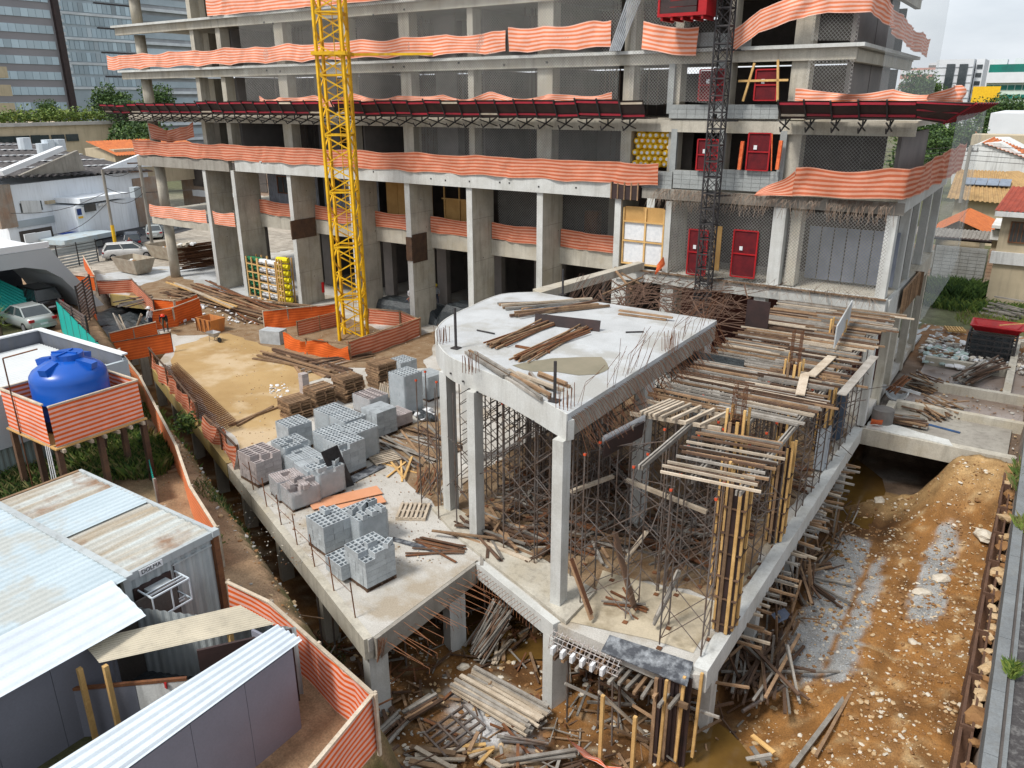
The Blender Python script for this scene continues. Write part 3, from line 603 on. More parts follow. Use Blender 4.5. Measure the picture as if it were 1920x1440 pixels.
gnet('tapering tail of the orange net tied down left of the right corner', netd, [(-12.0, 39.5, 10.5), (-10.2, 39.36, 10.62)], 1.2, 12, sag=.2, rip=.1, hs=(.15, 1.2))
for (x0, x1), s in zip([(-52.6, -50.6+3.6), (-46.2, -40.5), (-39.9, -35.4), (-34.8, -30.3), (-29.7, -25.1), (-24.5, -20)], range(6)):
    gnet('striped net across the first-floor bay %s' % ['with the brown window at far left', 'with the second window behind the crane', 'with the plain plywood wall', 'with the plywood crate wall', 'that is dark, third from the hoarding side', 'nearest the white hoarding'][s], netd, [(x0, 41.9, 6.38), (x1, 41.9, 6.3)], 1.15, 20+s, sag=.06, bot=.08)
gnet('pale striped net in the open first-floor bay by the round column', netp, [(-64.8, 39.95, 5.5), (-57, 39.95, 5.5)], 1.1, 31); gnet('short striped net between the first two fins at left', netp, [(-56.1, 40, 5.5), (-53.3, 40, 5.5)], 1.1, 32)
gnet('orange net on the far side of the open first-floor bay', netd, [(-64.8, 47, 5.6), (-57, 47, 5.6)], 1.1, 33)
gnet('torn orange net hanging in folds beside the round column', netd, [(-64, 40.6, 12.0), (-61.5, 40.6, 11.7), (-57.8, 40.6, 12.2)], 1.2, 34, sag=.3, rip=.15)
gnet('white hanging net veil on the right flank of the tower', veil, [(-3.7, 38.2, 5.6), (-3.6, 47, 5.7), (-3.9, 55.5, 5.8)], 9., 35, sag=0, rip=.02)
gnet('white hanging net veil at the top right of the tower', veil, [(-7.1, 40, 14.8), (-7.0, 57, 14.8)], 9., 36, sag=0, rip=.015)
b = MB()
for k in range(7): b.bar((-20.3+k*.1, 39.4, 17.35), (-19.6+k*.13, 40.1, 20.2), .09, .05)
tag(b.build('metal_studs', mat('silver_stud', (.55, .58, .6), (.4, .42, .44), sc=3, metal=.5, rough=.4)), 'bundle of silver studs leaning out at the fifth-floor edge', 'metal studs')
# ---------------------------------------------------------------- debris canopies
def canopy(lab, segs, loc, wild=0):
    t = thing('debris_canopy', lab, 'debris canopy', loc)
    bk = MB(); bk.bar((0, .05, -.55), (0, 1.5, .0), .06); bk.bar((0, .0, 0), (0, 1.5, 0), .06); bk.bar((0, .75, 0), (0, .75, -.3), .06); bk.bar((0, .05, -.55), (0, -.1, -.35), .05); bk.bar((0, -.25, -.1), (0, 1.5, -.5), .05)
    bm_ = bk.build('bracket', blackm, t); bm_.data.name = 'bracket_mesh'; first = True; bme = bm_.data; inv = WM[t.name]; bme.transform(inv)
    COL.objects.unlink(bm_); bpy.data.objects.remove(bm_)
    for (xa, xb, z, y, dy, h) in segs:
        n = max(1, round((xb-xa)/1.25))
        for k in range(n):
            x0 = xa+(xb-xa)*k/n; x1 = xa+(xb-xa)*(k+1)/n; w = .03*math.sin(k*2.3)+wild*rnd.uniform(-.03, .03)
            A = Vector((x0, y, z-.06+w)); B = Vector((x1, y, z-.06+w*.5)); U = Vector((0, -dy, h))
            b = MB(); b.add([A, B, B+U, A+U, A+Vector((0, .03, 0)), B+Vector((0, .03, 0)), B+U+Vector((0, .03, 0)), A+U+Vector((0, .03, 0))], [(0, 1, 2, 3), (5, 4, 7, 6), (3, 2, 6, 7), (1, 0, 4, 5)])
            b.build('panel', blackpl, t)
            for f in (.16, .84):
                o = Vector((0, -.05, 0)); bar('red_batten', t, red2 if (k+int(f*3)) % 9 else timbp, A+U*f+o+Vector((.04, 0, 0)), B+U*f+o-Vector((.04, 0, 0)), .07, .1)
            bar('rib', t, blackm, A-U*.08+Vector((0, -.1, 0)), A+U*1.05+Vector((0, -.1, 0)), .07, .07)
            box('platform_board', t, blackpl, ((x0+x1)/2, y+.75, z-.08), (x1-x0-.01, 1.45, .04))
            if k % 1 == 0: _reg(bpy.data.objects.new('bracket', bme), Matrix.Translation(((x0), y+.05, z-.12)), t)
    return t
canopy('long dark red and black debris canopy along the tower facade', [(-66.0, -62.5, 14.1, 38.3, .6, .7), (-62.5, -53.5, 14.12, 38.45, .5, .75), (-53.5, -40.6, 14.16, 38.45, .5, .86), (-39.4, -17.6, 14.16, 38.45, .5, .88)], (-42, 39, 13.5), 1)
c2 = canopy('short dark red debris canopy round the right corner of the tower', [(-10.85, -5.2, 14.25, 38.4, .7, .72)], (-8, 39, 13.5))
b = MB(); A = Vector((-5.2, 38.4, 14.2)); B = Vector((-5.2, 37.7, 14.92)); C_ = Vector((-3.0, 36.9, 14.85)); D = Vector((-4.2, 38.6, 14.05)); E_ = Vector((-3.0, 50, 14.8)); F_ = Vector((-4.2, 50, 14.05))
for q in ((A, D, C_, B), (D, F_, E_, C_)):
    n = (q[1]-q[0]).cross(q[2]-q[0]).normalized()*.03; b.add([*q, *[v+n for v in q]], [(0, 1, 2, 3), (7, 6, 5, 4), (0, 4, 5, 1), (1, 5, 6, 2), (2, 6, 7, 3), (3, 7, 4, 0)])
b.build('corner_panel', blackpl, c2)
for k in range(9): bar('red_batten', c2, red2, D.lerp(F_, k/9)+Vector((.02, 0, -.03)), C_.lerp(E_, k/9)+Vector((.02, 0, -.03)), .08)
for f in (.1, .5, .9): bar('red_batten', c2, red2, A.lerp(B, f)+Vector((0, -.04, 0)), D.lerp(C_, f)+Vector((0, -.04, 0)), .07)
# ---------------------------------------------------------------- tower crane mast
base = G(655, 638, 0); cx, cy, hw = -36.95, 36.0, .78; rc = R(33)
cr_ = thing('tower_crane_mast', 'yellow lattice mast of the tower crane rising through the deck opening', 'tower crane', (cx, cy, -1), rc)
def cw(x, y, z): v = Matrix.Rotation(rc, 3, 'Z') @ Vector((x, y, 0)); return Vector((cx+v.x, cy+v.y, z))
for sx in (-1, 1):
    for sy in (-1, 1): bar('leg', cr_, yellow, cw(sx*hw, sy*hw, -1.2), cw(sx*hw, sy*hw, 27), .16)
crn = [(-hw, -hw), (hw, -hw), (hw, hw), (-hw, hw)]
z = -.6; k = 0
while z < 26:
    for i in range(4):
        a = crn[i]; c = crn[(i+1) % 4]
        if k % 2: a, c = c, a
        bar('brace', cr_, yellow, cw(*a, z), cw(*c, z+.85), .075)
        if k % 4 == 0: bar('crossbar', cr_, yellow, cw(*crn[i], z), cw(*crn[(i+1) % 4], z), .09)
    if k % 4 == 0: bar('diaphragm', cr_, yellow, cw(*crn[0], z), cw(*crn[2], z), .06)
    z += .85; k += 1
for s in (-.18, .18): bar('ladder_rail', cr_, yellow, cw(s+.2, .45, -1), cw(s+.2, .45, 26), .04)
for q in range(80): bar('rung', cr_, yellow, cw(.02, .45, -1+q*.33), cw(.38, .45, -1+q*.33), .03)
zc = GY(605, 100, 35.2).z
for i in range(4): a = crn[i]; c = crn[(i+1) % 4]; bar('collar_beam', cr_, yellow, cw(a[0]*1.25, a[1]*1.25, zc), cw(c[0]*1.25, c[1]*1.25, zc), .2)
bar('tie_arm', cr_, yellow, cw(hw, hw, zc), (-31.8, 40, 17.6), .14)
# ---------------------------------------------------------------- hoist mast and cage
hx, hy, hr = -14.0, 38.75, .33
ho = thing('hoist_mast', 'black square lattice mast of the builders hoist against the facade', 'hoist mast', (hx, hy, 6))
for sx in (-1, 1):
    for sy in (-1, 1): bar('leg', ho, blackm, (hx+sx*hr, hy+sy*hr, 2.6), (hx+sx*hr, hy+sy*hr, 24), .09, shape='rod')
z = 3.; k = 0
while z < 23.5:
    q = [(hx-hr, hy-hr), (hx+hr, hy-hr), (hx+hr, hy+hr), (hx-hr, hy+hr)]
    for i in range(4):
        a = q[i]; c = q[(i+1) % 4]; bar('crossbar', ho, blackm, (*a, z), (*c, z), .07); bar('brace', ho, blackm, (*a, z+.05), (*c, z+.7), .03); bar('brace', ho, blackm, (*c, z+.05), (*a, z+.7), .03)
    z += .76
for zz in (6.1, 10.4, 14, 17.2): bar('wall_tie', ho, blackm, (hx, hy+hr, zz), (hx+.6, 40, zz), .08); bar('wall_tie', ho, blackm, (hx, hy+hr, zz), (hx-.9, 40, zz), .08)
cg = thing('hoist_cage', 'red hoist cage with black slatted side parked at the top of the mast', 'hoist cage', (-15.7, 38.4, 18.9))
a = GY(1245, 50, 38.0); c = GY(1308, 0, 38.0); zb = 18.75
box('side', cg, redp, (-14.72, 38.3, zb+1.2), (.4, 1.4, 2.4)); box('floor', cg, redp, (-15.7, 38.3, zb-.05), (2.4, 1.5, .14)); box('roof', cg, redp, (-15.7, 38.3, zb+2.5), (2.4, 1.5, .1)); box('post', cg, redp, (-16.85, 37.6, zb+1.2), (.1, .1, 2.4)); box('back', cg, redp, (-15.8, 39, zb+1.2), (2.2, .06, 2.4))
for q in range(9): box('slat', cg, blackpl, (-15.9, 37.62, zb+.15+q*.27), (1.8, .05, .24))
for q in range(5): box('underframe', cg, redp, (-16.7+q*.5, 38.3, zb-.2), (.1, 1.4, .16))
box('drive_unit', cg, redp, (-14.1, 38.0, zb+1.6), (.3, .4, 2.0))
# ---------------------------------------------------------------- concrete blocks on pallets
def block_mesh(m, lx, ly, h, nx, ny):
    """hollow block seen from above: nx by ny open cells"""
    b = MB(); t = .028; X = lx/2; Y = ly/2; Z = h/2
    cx_ = [-X+t+(2*X-t)/nx*i for i in range(nx)]; cy_ = [-Y+t+(2*Y-t)/ny*i for i in range(ny)]; wx = (2*X-t)/nx-t; wy = (2*Y-t)/ny-t
    b.add([(-X, -Y, -Z), (X, -Y, -Z), (X, Y, -Z), (-X, Y, -Z), (-X, -Y, Z), (X, -Y, Z), (X, Y, Z), (-X, Y, Z)], [(0, 1, 5, 4), (1, 2, 6, 5), (2, 3, 7, 6), (3, 0, 4, 7)])
    xs_ = sorted([-X, X]+cx_+[c+wx for c in cx_]); ys_ = sorted([-Y, Y]+cy_+[c+wy for c in cy_])
    for i in range(len(xs_)-1):
        for j in range(len(ys_)-1):
            a, c, d, e = xs_[i], xs_[i+1], ys_[j], ys_[j+1]
            if i % 2 and j % 2:
                z = Z-.13; b.add([(a, d, Z), (c, d, Z), (c, e, Z), (a, e, Z), (a, d, z), (c, d, z), (c, e, z), (a, e, z)], [(4, 5, 6, 7), (1, 0, 4, 5), (2, 1, 5, 6), (3, 2, 6, 7), (0, 3, 7, 4)], 1)
            else: b.add([(a, d, Z), (c, d, Z), (c, e, Z), (a, e, Z)], [(0, 1, 2, 3)])
    me = bpy.data.meshes.new('hollow_block'); me.from_pydata(b.v, [], b.f); me.materials.append(m); me.materials.append(m); return me
BM = {}
def bmesh_of(m, cells):
    k = (m.name, cells)
    if k not in BM: BM[k] = block_mesh(m, .19, .39, .19, *cells)
    return BM[k]
palm = timbd
def pallet(par, c, rz, m, z, w=1.15, l=1.2, name='pallet', lab=None, group=None, boards=7):
    t = thing(name, lab, 'pallet', (*c, z), rz, group) if par is None else par
    Mt = Matrix.Translation((*c, z)) @ Matrix.Rotation(rz, 4, 'Z')
    def bx(nm, x, y, zz, a, b_, h): return _reg(bpy.data.objects.new(nm, unit('box', m)), Mt @ Matrix.Translation((x, y, zz)) @ Matrix.Diagonal((a, b_, h, 1)), t)
    for k in range(boards): bx('deck_board', -w/2+.05+(w-.1)*k/(boards-1), 0, .125, .1, l, .022)
    for k in range(3): bx('bearer', 0, -l/2+.05+(l-.1)*k/2, .064, w, .08, .095)
    for k in range(3): bx('bottom_board', -w/2+.06+(w-.12)*k/2, 0, .009, .1, l, .016)
    return t
def stack(px, py, htop, lab, m=blk, nx=6, ny=3, layers=6, rz=-10, cells=(1, 2), wrap=False, miss=(), extra=0, base=True, mode=0):
    """nx x ny x layers hollow blocks; (px, py) is the near top corner"""
    htop *= 1.13; c = G(px, py, htop); a = R(rz); ux = Vector((math.cos(a), math.sin(a), 0)); uy = Vector((-math.sin(a), math.cos(a), 0))
    W_, L_ = nx*.195, ny*.395; h = (htop-.15)/layers; cc = c-ux*W_/2+uy*L_/2
    t = thing('block_stack', lab, 'stack of blocks', (cc.x, cc.y, 0), a)
    if base: pallet(t, cc[:2], a, palm, .001, W_, L_)
    me = bmesh_of(m, cells); ub = unit('box', m); sz = h/.19
    for k in range(layers):
        for i in range(nx):
            for j in range(ny):
                top = k == layers-1 or (k == layers-2 and (i, j) in miss)
                if (k == layers-1 and (i, j) in miss): continue
                if not top and 0 < i < nx-1 and 0 < j < ny-1: continue
                p = c-ux*(.195*(nx-1-i)+.0975)+uy*(.395*j+.1975); p.z = .15+h*(k+.5)
                jt = rnd.uniform(-.006, .006)
                Mw = Matrix.Translation(p) @ Matrix.Rotation(a+jt, 4, 'Z')
                if top: Mw = Mw @ Matrix.Diagonal((1, 1, sz, 1)); o = bpy.data.objects.new('block', me)
                else: Mw = Mw @ Matrix.Translation((jt, jt, 0)) @ Matrix.Diagonal((.188, .388, h-.008, 1)); o = bpy.data.objects.new('block', ub)
                _reg(o, Mw, t)
    for q in range(extra):
        i, j = rnd.randrange(nx), rnd.randrange(ny); p = c-ux*(.195*(nx-1-i)+.0975)+uy*(.395*j+.1975); p.z = htop+.1
        _reg(bpy.data.objects.new('block', me), Matrix.Translation(p) @ Matrix.Rotation(a+rnd.choice((0, .5, 1.57)), 4, 'Z'), t)
    if wrap:
        b = MB(); n = 28; rows = 7
        for j in range(rows):
            for i in range(n):
                s = i/n*4; e = int(s); f = s-e; q = [(-1, -1), (1, -1), (1, 1), (-1, 1)]; u = q[e]; v = q[(e+1) % 4]
                k_ = 1.03+.03*noise.noise((i*.9, j*1.3, px)); x = (u[0]+(v[0]-u[0])*f)*W_/2*k_; y = (u[1]+(v[1]-u[1])*f)*L_/2*k_; p = cc+ux*x+uy*y; b.v.append((p.x, p.y, .12+(htop-.1)*j/(rows-1)))
        for j in range(rows-1):
            for i in range(n): b.f.append((j*n+i, j*n+(i+1) % n, (j+1)*n+(i+1) % n, (j+1)*n+i)); b.mi.append(0)
        b.build('plastic_wrap', plasticw, t, True)
    return t
stack(540, 803, 1.15, 'tall unwrapped stack of wide-cell grey blocks at the left end of the group', rz=-12, layers=5)
stack(616, 779, 1.2, 'grey block stack at the back beside the pallet piles', wrap=True, rz=-8)
stack(646, 792, 1.25, 'grey block stack in the back row, second from the pallets', rz=-8, wrap=True)
stack(706, 776, 1.2, 'grey stack of narrow-cell blocks beside the low pinkish pallet', cells=(2, 5), rz=-8)
stack(737, 784, .62, 'low pallet of pinkish hollow blocks at the right of the group', m=blkp, cells=(2, 3), layers=3, rz=-10)
stack(668, 813, 1.3, 'high grey block stack beside the dark wet planks', rz=-8, wrap=True)
stack(616, 822, 1.15, 'grey block stack in the middle of the crowded pallets', rz=-8, wrap=True)
stack(641, 838, 1.3, 'big grey block stack behind the leaning black board', rz=-8, nx=7, miss=((6, 0),))
stack(534, 842, 1.05, 'half-unwrapped grey stack under torn clear plastic', rz=-12, wrap=True, miss=((2, 1), (3, 1), (4, 0), (5, 2)))
stack(557, 868, .95, 'plastic-wrapped grey stack just left of the narrow-cell one', rz=-12, wrap=True, cells=(2, 3), miss=((0, 0), (1, 1)))
stack(577, 885, 1.0, 'wrapped stack of narrow-cell blocks leaning against its neighbour', rz=-14, cells=(2, 5), wrap=True)
stack(597, 888, 1.1, 'broken wrapped stack touching the leaning black board', rz=-10, nx=5, wrap=True, miss=((4, 0), (3, 0), (4, 1), (2, 2)), extra=3)
stack(478, 862, 1.15, 'big stack of pinkish blocks at the deck edge, leftmost of all', m=blkp, cells=(1, 1), nx=7, ny=3, rz=-8, wrap=False, miss=((6, 0), (5, 0), (6, 1)))
stack(520, 906, .8, 'small wrapped stack of pink slotted blocks near the deck edge', m=blkp, cells=(2, 4), nx=5, layers=4, rz=-20, wrap=True, miss=((1, 1), (2, 1)))
stack(546, 925, .75, 'loose pile of pinkish blocks on a low grey course by the edge', m=blkp, cells=(2, 3), layers=4, rz=-16, wrap=True, miss=((5, 0), (4, 0), (3, 1), (2, 2)), extra=7)
stack(606, 990, 1.05, 'grey block stack in front of the salmon plywood sheet', rz=-12, nx=6, ny=3, layers=5, extra=1)
stack(673, 977, 1.1, 'wrapped block stack with loose blocks standing on top', rz=-12, nx=6, layers=5, wrap=True, extra=7)
stack(639, 1063, .62, 'low course of grey blocks behind the nearest stack', rz=-12, nx=5, layers=3, base=False)
stack(684, 1047, 1.15, 'nearest stack of pale grey blocks, with one block turned askew on top', rz=-11, layers=6, miss=((5, 0), (4, 0), (2, 1)), extra=2)
stack(693, 750, .85, 'flat-topped pallet of mauve blocks wrapped beside the leaning pallets', m=blkp, cells=(1, 1), layers=4, nx=7, rz=-8, wrap=True)
stack(757, 707, 1.9, 'double-height wrapped block stack close to the curved slab', layers=9, rz=-8, wrap=True)
stack(802, 709, 1.2, 'wrapped stack of fine blocks against the curved corner', layers=6, rz=-8, wrap=True, cells=(2, 5))
stack(751, 682, 1.2, 'grey block stack half hidden behind the double-height one', layers=6, rz=-8)
box_ = thing('block_pillar', 'narrow upright column of pinkish blocks beside the pallet piles', 'stack of blocks', (*G(572, 735)[:2], 0))
p = G(572, 738)
for k in range(6): box('block', box_, blkp, (p.x, p.y, .1+.195*k), (.4, .39, .188), R(-10)); 
# pallets
def ppile(px, py, h, n, lab, m=timb, rz=-10, w=1.15, l=1.25):
    c = G(px, py, h)
    for k in range(n):
        t = pallet(None, (c.x-.5+rnd.uniform(-.05, .05), c.y+.5+rnd.uniform(-.05, .05)), R(rz+rnd.uniform(-4, 4)), m, k*.145, w, l, lab=lab % ['lowest', 'second lowest', 'third lowest', 'fourth', 'fifth', 'sixth', 'seventh', 'eighth', 'ninth', 'topmost'][k if k < n-1 else 9], group=lab % 'every')
ppile(551, 752, 1.1, 7, '%s pallet of the front pile beside the sandy floor', timb)
ppile(597, 729, 1.25, 8, '%s pallet of the second pile from the sandy floor', timb)
ppile(652, 712, 1.3, 9, '%s pallet of the reddish pile behind the grey blocks', timb)
ppile(715, 683, 1.5, 10, '%s pallet of the tall pile nearest the crane fence', timb)
pallet(None, G(775, 962)[:2], R(30), timbp, .0, lab='single bare pallet lying on the deck behind the front stacks')
pallet(None, G(720, 862)[:2], R(-25), timbp, .02, lab='single pallet with a broken block on it by the muddy planks')
for k in range(5):
    c = G(725+k*7, 762-k*2); t = thing('leaning_pallet', ['front pale pallet leaning on the row beside the mauve stack', 'second leaning pallet behind the pale front one', 'middle one of the leaning brown pallets', 'fourth of the leaning pallets, half hidden', 'last leaning pallet against the double-height block stack'][k], 'pallet', c, R(-30), 'pallets leaning in a row')
    Mt = Matrix.Translation(c+Vector((0, 0, .58))) @ Matrix.Rotation(R(-12), 4, 'Z') @ Matrix.Rotation(R(78), 4, 'X')
    for q in range(7): _reg(bpy.data.objects.new('deck_board', unit('box', timbp if k < 2 else timb)), Mt @ Matrix.Translation((-.5+q*.165, 0, .06)) @ Matrix.Diagonal((.1, 1.15, .022, 1)), t)
    for q in range(3): _reg(bpy.data.objects.new('bearer', unit('box', timb)), Mt @ Matrix.Translation((0, -.52+q*.52, 0)) @ Matrix.Diagonal((1.1, .08, .09, 1)), t)
# ---------------------------------------------------------------- shoring towers and slab formwork
def frame_mesh():
    b = MB(); w = 1.0; h = 1.75
    for s in (0, w): b.rod((0, s, 0), (0, s, h), .05, 6)
    for z in (.15, .6, 1.05, 1.5): b.rod((0, 0, z), (0, w, z), .032, 5)
    me = bpy.data.meshes.new('shoring_frame'); me.from_pydata(b.v, [], b.f); me.materials.append(steel); return me
FM = frame_mesh()
brm = unit('rod', steel)
jackm = mat('orange_jack', (.62, .09, .03), (.4, .05, .02), sc=6)
def shoring(x, y, H, rz, lab, grp, bay=1.4):
    t = thing('shoring_tower', lab, 'shoring tower', (x, y, .02), R(rz), grp); Mt = WM[t.name]
    lifts = max(1, int((H-.3)/1.75)); h0 = H-lifts*1.75
    for s in (0, bay):
        for k in range(lifts): _reg(bpy.data.objects.new('frame', FM), Mt @ Matrix.Translation((s, 0, .15+k*1.75)), t)
        for yy in (0, 1.0): rod('jack', t, steel, Mt @ Vector((s, yy, lifts*1.75)), Mt @ Vector((s, yy, H)), .045); box('head_plate', t, jackm, Mt @ Vector((s, yy, H-.05)), (.07, .07, .07)); box('base_plate', t, rust, Mt @ Vector((s, yy, .02)), (.15, .15, .02))
    for k in range(lifts):
        for yy in (0, 1.0):
            a = Mt @ Vector((0, yy, .35+k*1.75)); c = Mt @ Vector((bay, yy, 1.6+k*1.75)); a2 = Mt @ Vector((bay, yy, .35+k*1.75)); c2_ = Mt @ Vector((0, yy, 1.6+k*1.75))
            rod('cross_brace', t, steel, a, c, .028); rod('cross_brace', t, steel, a2, c2_, .028)
g1 = 'shoring towers under the white curved slab'; g2 = 'shoring towers under the open joists'
for x, y in ((-13.6, 19.7), (-12.2, 19.5), (-15.9, 21), (-14.2, 21.3), (-12.3, 21.4), (-11.9, 23.2), (-13.7, 23.3), (-15.7, 23.2), (-17.5, 22.4), (-17.8, 24.5), (-12.3, 25.2), (-14.3, 25.4), (-16.2, 25.4), (-12.2, 27.2), (-14.3, 27.6), (-17, 27), (-12.4, 29)):
    shoring(x, y, 5.65, rnd.uniform(-6, 6), 'rusty shoring towers standing under the white curved slab', g1)
for x, y in ((-9.8, 18.4), (-8.7, 24), (-8.5, 26.2), (-8.6, 21.4), (-8.5, 28.6), (-9.6, 20.2), (-7.5, 20.6), (-9.7, 22.4), (-7.4, 22.9), (-9.6, 24.8), (-7.3, 25.2), (-9.6, 27.2), (-7.2, 27.6), (-9.6, 29.7), (-7.2, 30), (-9.6, 32.2), (-7.2, 32.4), (-9.5, 34.6), (-7.2, 34.8), (-9.5, 37), (-7.2, 37.2)):
    shoring(x, y, 5.3, rnd.uniform(-3, 3), 'tall steel shoring towers standing under the open timber joists', g2, 1.55)
shoring(-6.9, 17.9, 5.2, 8, 'nearest shoring tower standing on the cream corner of the deck', None, 1.2)
shoring(-18.1, 20.6, 5.3, 20, 'rusty shoring tower left of the first slender column', None, .8)
tubes = MB()
for k in range(330):
    x = rnd.uniform(-17.5, -10.8) if k % 2 else rnd.uniform(-10, -6.6); y = rnd.uniform(20 if x < -10 else 19.5, 30 if x < -10 else 38); z = rnd.uniform(.2, 5); a = rnd.choice((0, 1.57))+rnd.gauss(0, .12); l = rnd.uniform(.9, 2.4); tubes.rod((x, y, z), (x+math.cos(a)*l, y+math.sin(a)*l, min(5.4, max(.1, z+rnd.choice((-1.2, -.9, 0, 0, .9, 1.2))))), .036, 5)
for k in range(70): x = rnd.uniform(-17.5, -10.8) if k % 2 else rnd.uniform(-10, -6.4); y = rnd.uniform(20 if x < -10 else 19.5, 30 if x < -10 else 38); tubes.rod((x, y, .05), (x+rnd.uniform(-.06, .06), y, 5.35), .055, 5)
tag(tubes.build('bracing_tubes', steel), 'loose bracing tubes and props threaded through the shoring', 'tubes', None, 'stuff')
fw = thing('slab_formwork', 'open grid of timber joists on stringers waiting for the slab sheets', 'formwork', (-7.5, 28, 0))
for x in (-9.4, -7.95, -6.5, -5.2):
    for y0, y1 in ((18.2 if x > -8 else 20.6, 22.8), (22.4, 27.5), (27.1, 32.2), (31.8, 36.5), (36, 39.6)):
        for s in (-.05, .05): bar('stringer', fw, mat_al if False else timbg, (x+s, y0, 5.42), (x+s, y1, 5.42), .05, .14)
y = 18.0; jk = [timbp, timb, timbg, timb, timbg, timbg, timbd, timbd]
JOF = []
while y < 39.3:
    xr = -4.75 if y < 21 else -4.75+.35*math.sin(y*2.3)+.15*math.sin(y*7)
    xl = -7.4 if y < 21.3 else -10.0+.12*math.sin(y*5)
    if not (21.4 < y < 22.9): 
        x = xl+rnd.uniform(-.1, .15); tilt = .13 if y < 21.4 else rnd.uniform(-.02, .04)
        while x < xr-.6:
            l = min(rnd.uniform(2.3, 3.3), xr+rnd.uniform(-.3, .35)-x)
            yy = y+rnd.uniform(-.05, .05); dz = rnd.uniform(0, .02)
            bar('joist', fw, rnd.choice(jk), (x, yy+(x+7.4)*tilt, 5.55+dz), (x+l, yy+(x+l+7.4)*tilt+rnd.uniform(-.05, .05), 5.55+dz), .055, .07)
            if rnd.random() < .3: bar('joist', fw, rnd.choice(jk), (x+.1, yy+.07+(x+7.4)*tilt, 5.56), (x+l, yy+.09+(x+l+7.4)*tilt, 5.56), .045, .06)
            x += l-.35
    y += .38 if y < 21 else rnd.uniform(.22, .34) if y < 33 else rnd.uniform(.2, .32)
for k, x in enumerate((-9.5, -9.35, -9.2, -9.05, -8.8, -8.45, -8.0, -7.55)): bar('joist', fw, timbp, (x, 21.5, 5.6), (x+.35, 23.1, 5.6), .08, .09)
bar('joist', fw, timbp, (-9.9, 21.6, 5.45), (-7.0, 22.0, 5.45), .09, .12); bar('joist', fw, timbp, (-9.9, 22.9, 5.45), (-7.2, 23.1, 5.45), .09, .12)
# formwork boxes for the columns, with pine studs and rebar cages
def colform(x, y, z0, z1, lab, cage=True, w=.55, d=.75, rz=0, z2=7.4):
    t = thing('column_formwork', lab, 'column formwork', (x, y, z0), rz); Mt = WM[t.name]
    def bx(nm, m, c, s): return _reg(bpy.data.objects.new(nm, unit('box', m)), Mt @ Matrix.Translation(Vector(c)-Vector((0, 0, z0))) @ Matrix.Diagonal((*s, 1)), t)
    zc = (z0+z1)/2; h = z1-z0
    for sx in (-1, 1): bx('side_panel', blackpl, (sx*w/2, 0, zc), (.03, d, h))
    for sy in (-1, 1): bx('side_panel', blackpl, (0, sy*d/2, zc), (w-.04, .03, h))
    for sx in (-1, 1):
        for sy in (-1, 1):
            bx('stud', timby, (sx*(w/2+.05), sy*(d/2-.06), zc+.25), (.07, .09, h+rnd.uniform(.1, .6))); bx('stud', timby if sx > 0 else timb, (sx*(w/2-.1), sy*(d/2+.05), zc+.1), (.09, .07, h+rnd.uniform(0, .4)))
    for k in range(int(h/.75)): bx('clamp', timbd, (0, 0, z0+.35+k*.75+rnd.uniform(-.1, .1)), (w+.2, d+.16, .03))
    if cage:
        b = MB()
        for sx in (-1, 1):
            for i in range(4): b.rod(Mt @ Vector((sx*w*.35, -d*.35+i*d*.23, z1-z0-1)), Mt @ Vector((sx*w*.35, -d*.35+i*d*.23, z2-z0)), .025, 5)
        for k in range(9):
            zz = z1-z0+.05+k*.15; q = [Mt @ Vector((a*w*.37, c*d*.37, zz)) for a, c in ((-1, -1), (1, -1), (1, 1), (-1, 1))]
            for i in range(4): b.rod(q[i], q[(i+1) % 4], .014, 4)
        b.build('rebar_cage', rust, t)
    return t
colform(-5.6, 19.75, .14, 5.1, 'nearest column formwork with yellow pine studs on the right edge beam', False, .45, .55)
colform(-5.85, 25.7, .14, 3.6, 'second column formwork along the right edge beam, lower than the joists', False, .4, .55)
colform(-6.0, 32.5, 2.1, 3.7, 'short column formwork standing on the pale stub on the edge beam', False, .4, .6)
colform(-6.5, 21.9, .1, 5.8, 'inner column formwork with a rusty rebar cage nearest the deck corner', True, .42, .6, z2=7.0)
colform(-6.5, 28.1, .1, 5.8, 'inner column formwork with a rusty cage beside the short bleached plank', True, .42, .6, z2=7.2)
colform(-6.4, 34.6, .1, 5.7, 'farthest inner column formwork beside the upright pale panel', False, .42, .6)
tag(column(None, -5.95, 32.5, .14, 2.1, .42, .55, mat('wrapped_column', (.42, .46, .5), sc=1)), 'short grey-blue column stub below the formwork on the edge beam', 'column')
c = G(1612, 795, .1); tag(column(None, c.x+.02, c.y, .1, GZ(c, 1632, 672), .4, .45, concw), 'tall slim white column on the edge beam beside the red pipe', 'column')
def tboard(name, lab, m, a, c, w, h=.04, cat='board', roll=0): return tag(bar(name, None, m, a, c, w, h, roll), lab, cat)
tboard('plank', 'long grey plank laid across the joists toward the tower corner', timbg, G(1578, 740, 5.66), G(1640, 668, 5.66), .3)
tboard('plank', 'bleached plank lying across the middle of the joists', timbp, G(1520, 705, 5.68), G(1560, 668, 5.66), .32)
tboard('plank', 'short bleached plank pointing down at the rebar cage', timbp, G(1500, 740, 5.68), G(1510, 698, 5.68), .3)
tboard('panel', 'upright pale blue-grey panel standing among the joists', slabw, G(1563, 655, 5.7)+Vector((0, 0, .5)), G(1592, 602, 5.7)+Vector((0, 0, .5)), .05, .9, 'panel')
p = GY(1419, 612, 31); tag(box('panel', None, blackpl, (*G(1418, 612, 5.6)[:2], 6.1), (1.0, .05, 1.3)), 'square dark plywood panel standing on the far joists', 'panel')
t = bar('panel', None, blackt, G(1262, 667, 5.5), G(1394, 692, 5.5), .06, .7); tag(t, 'long low black panel under the joists beside the white slab', 'panel')
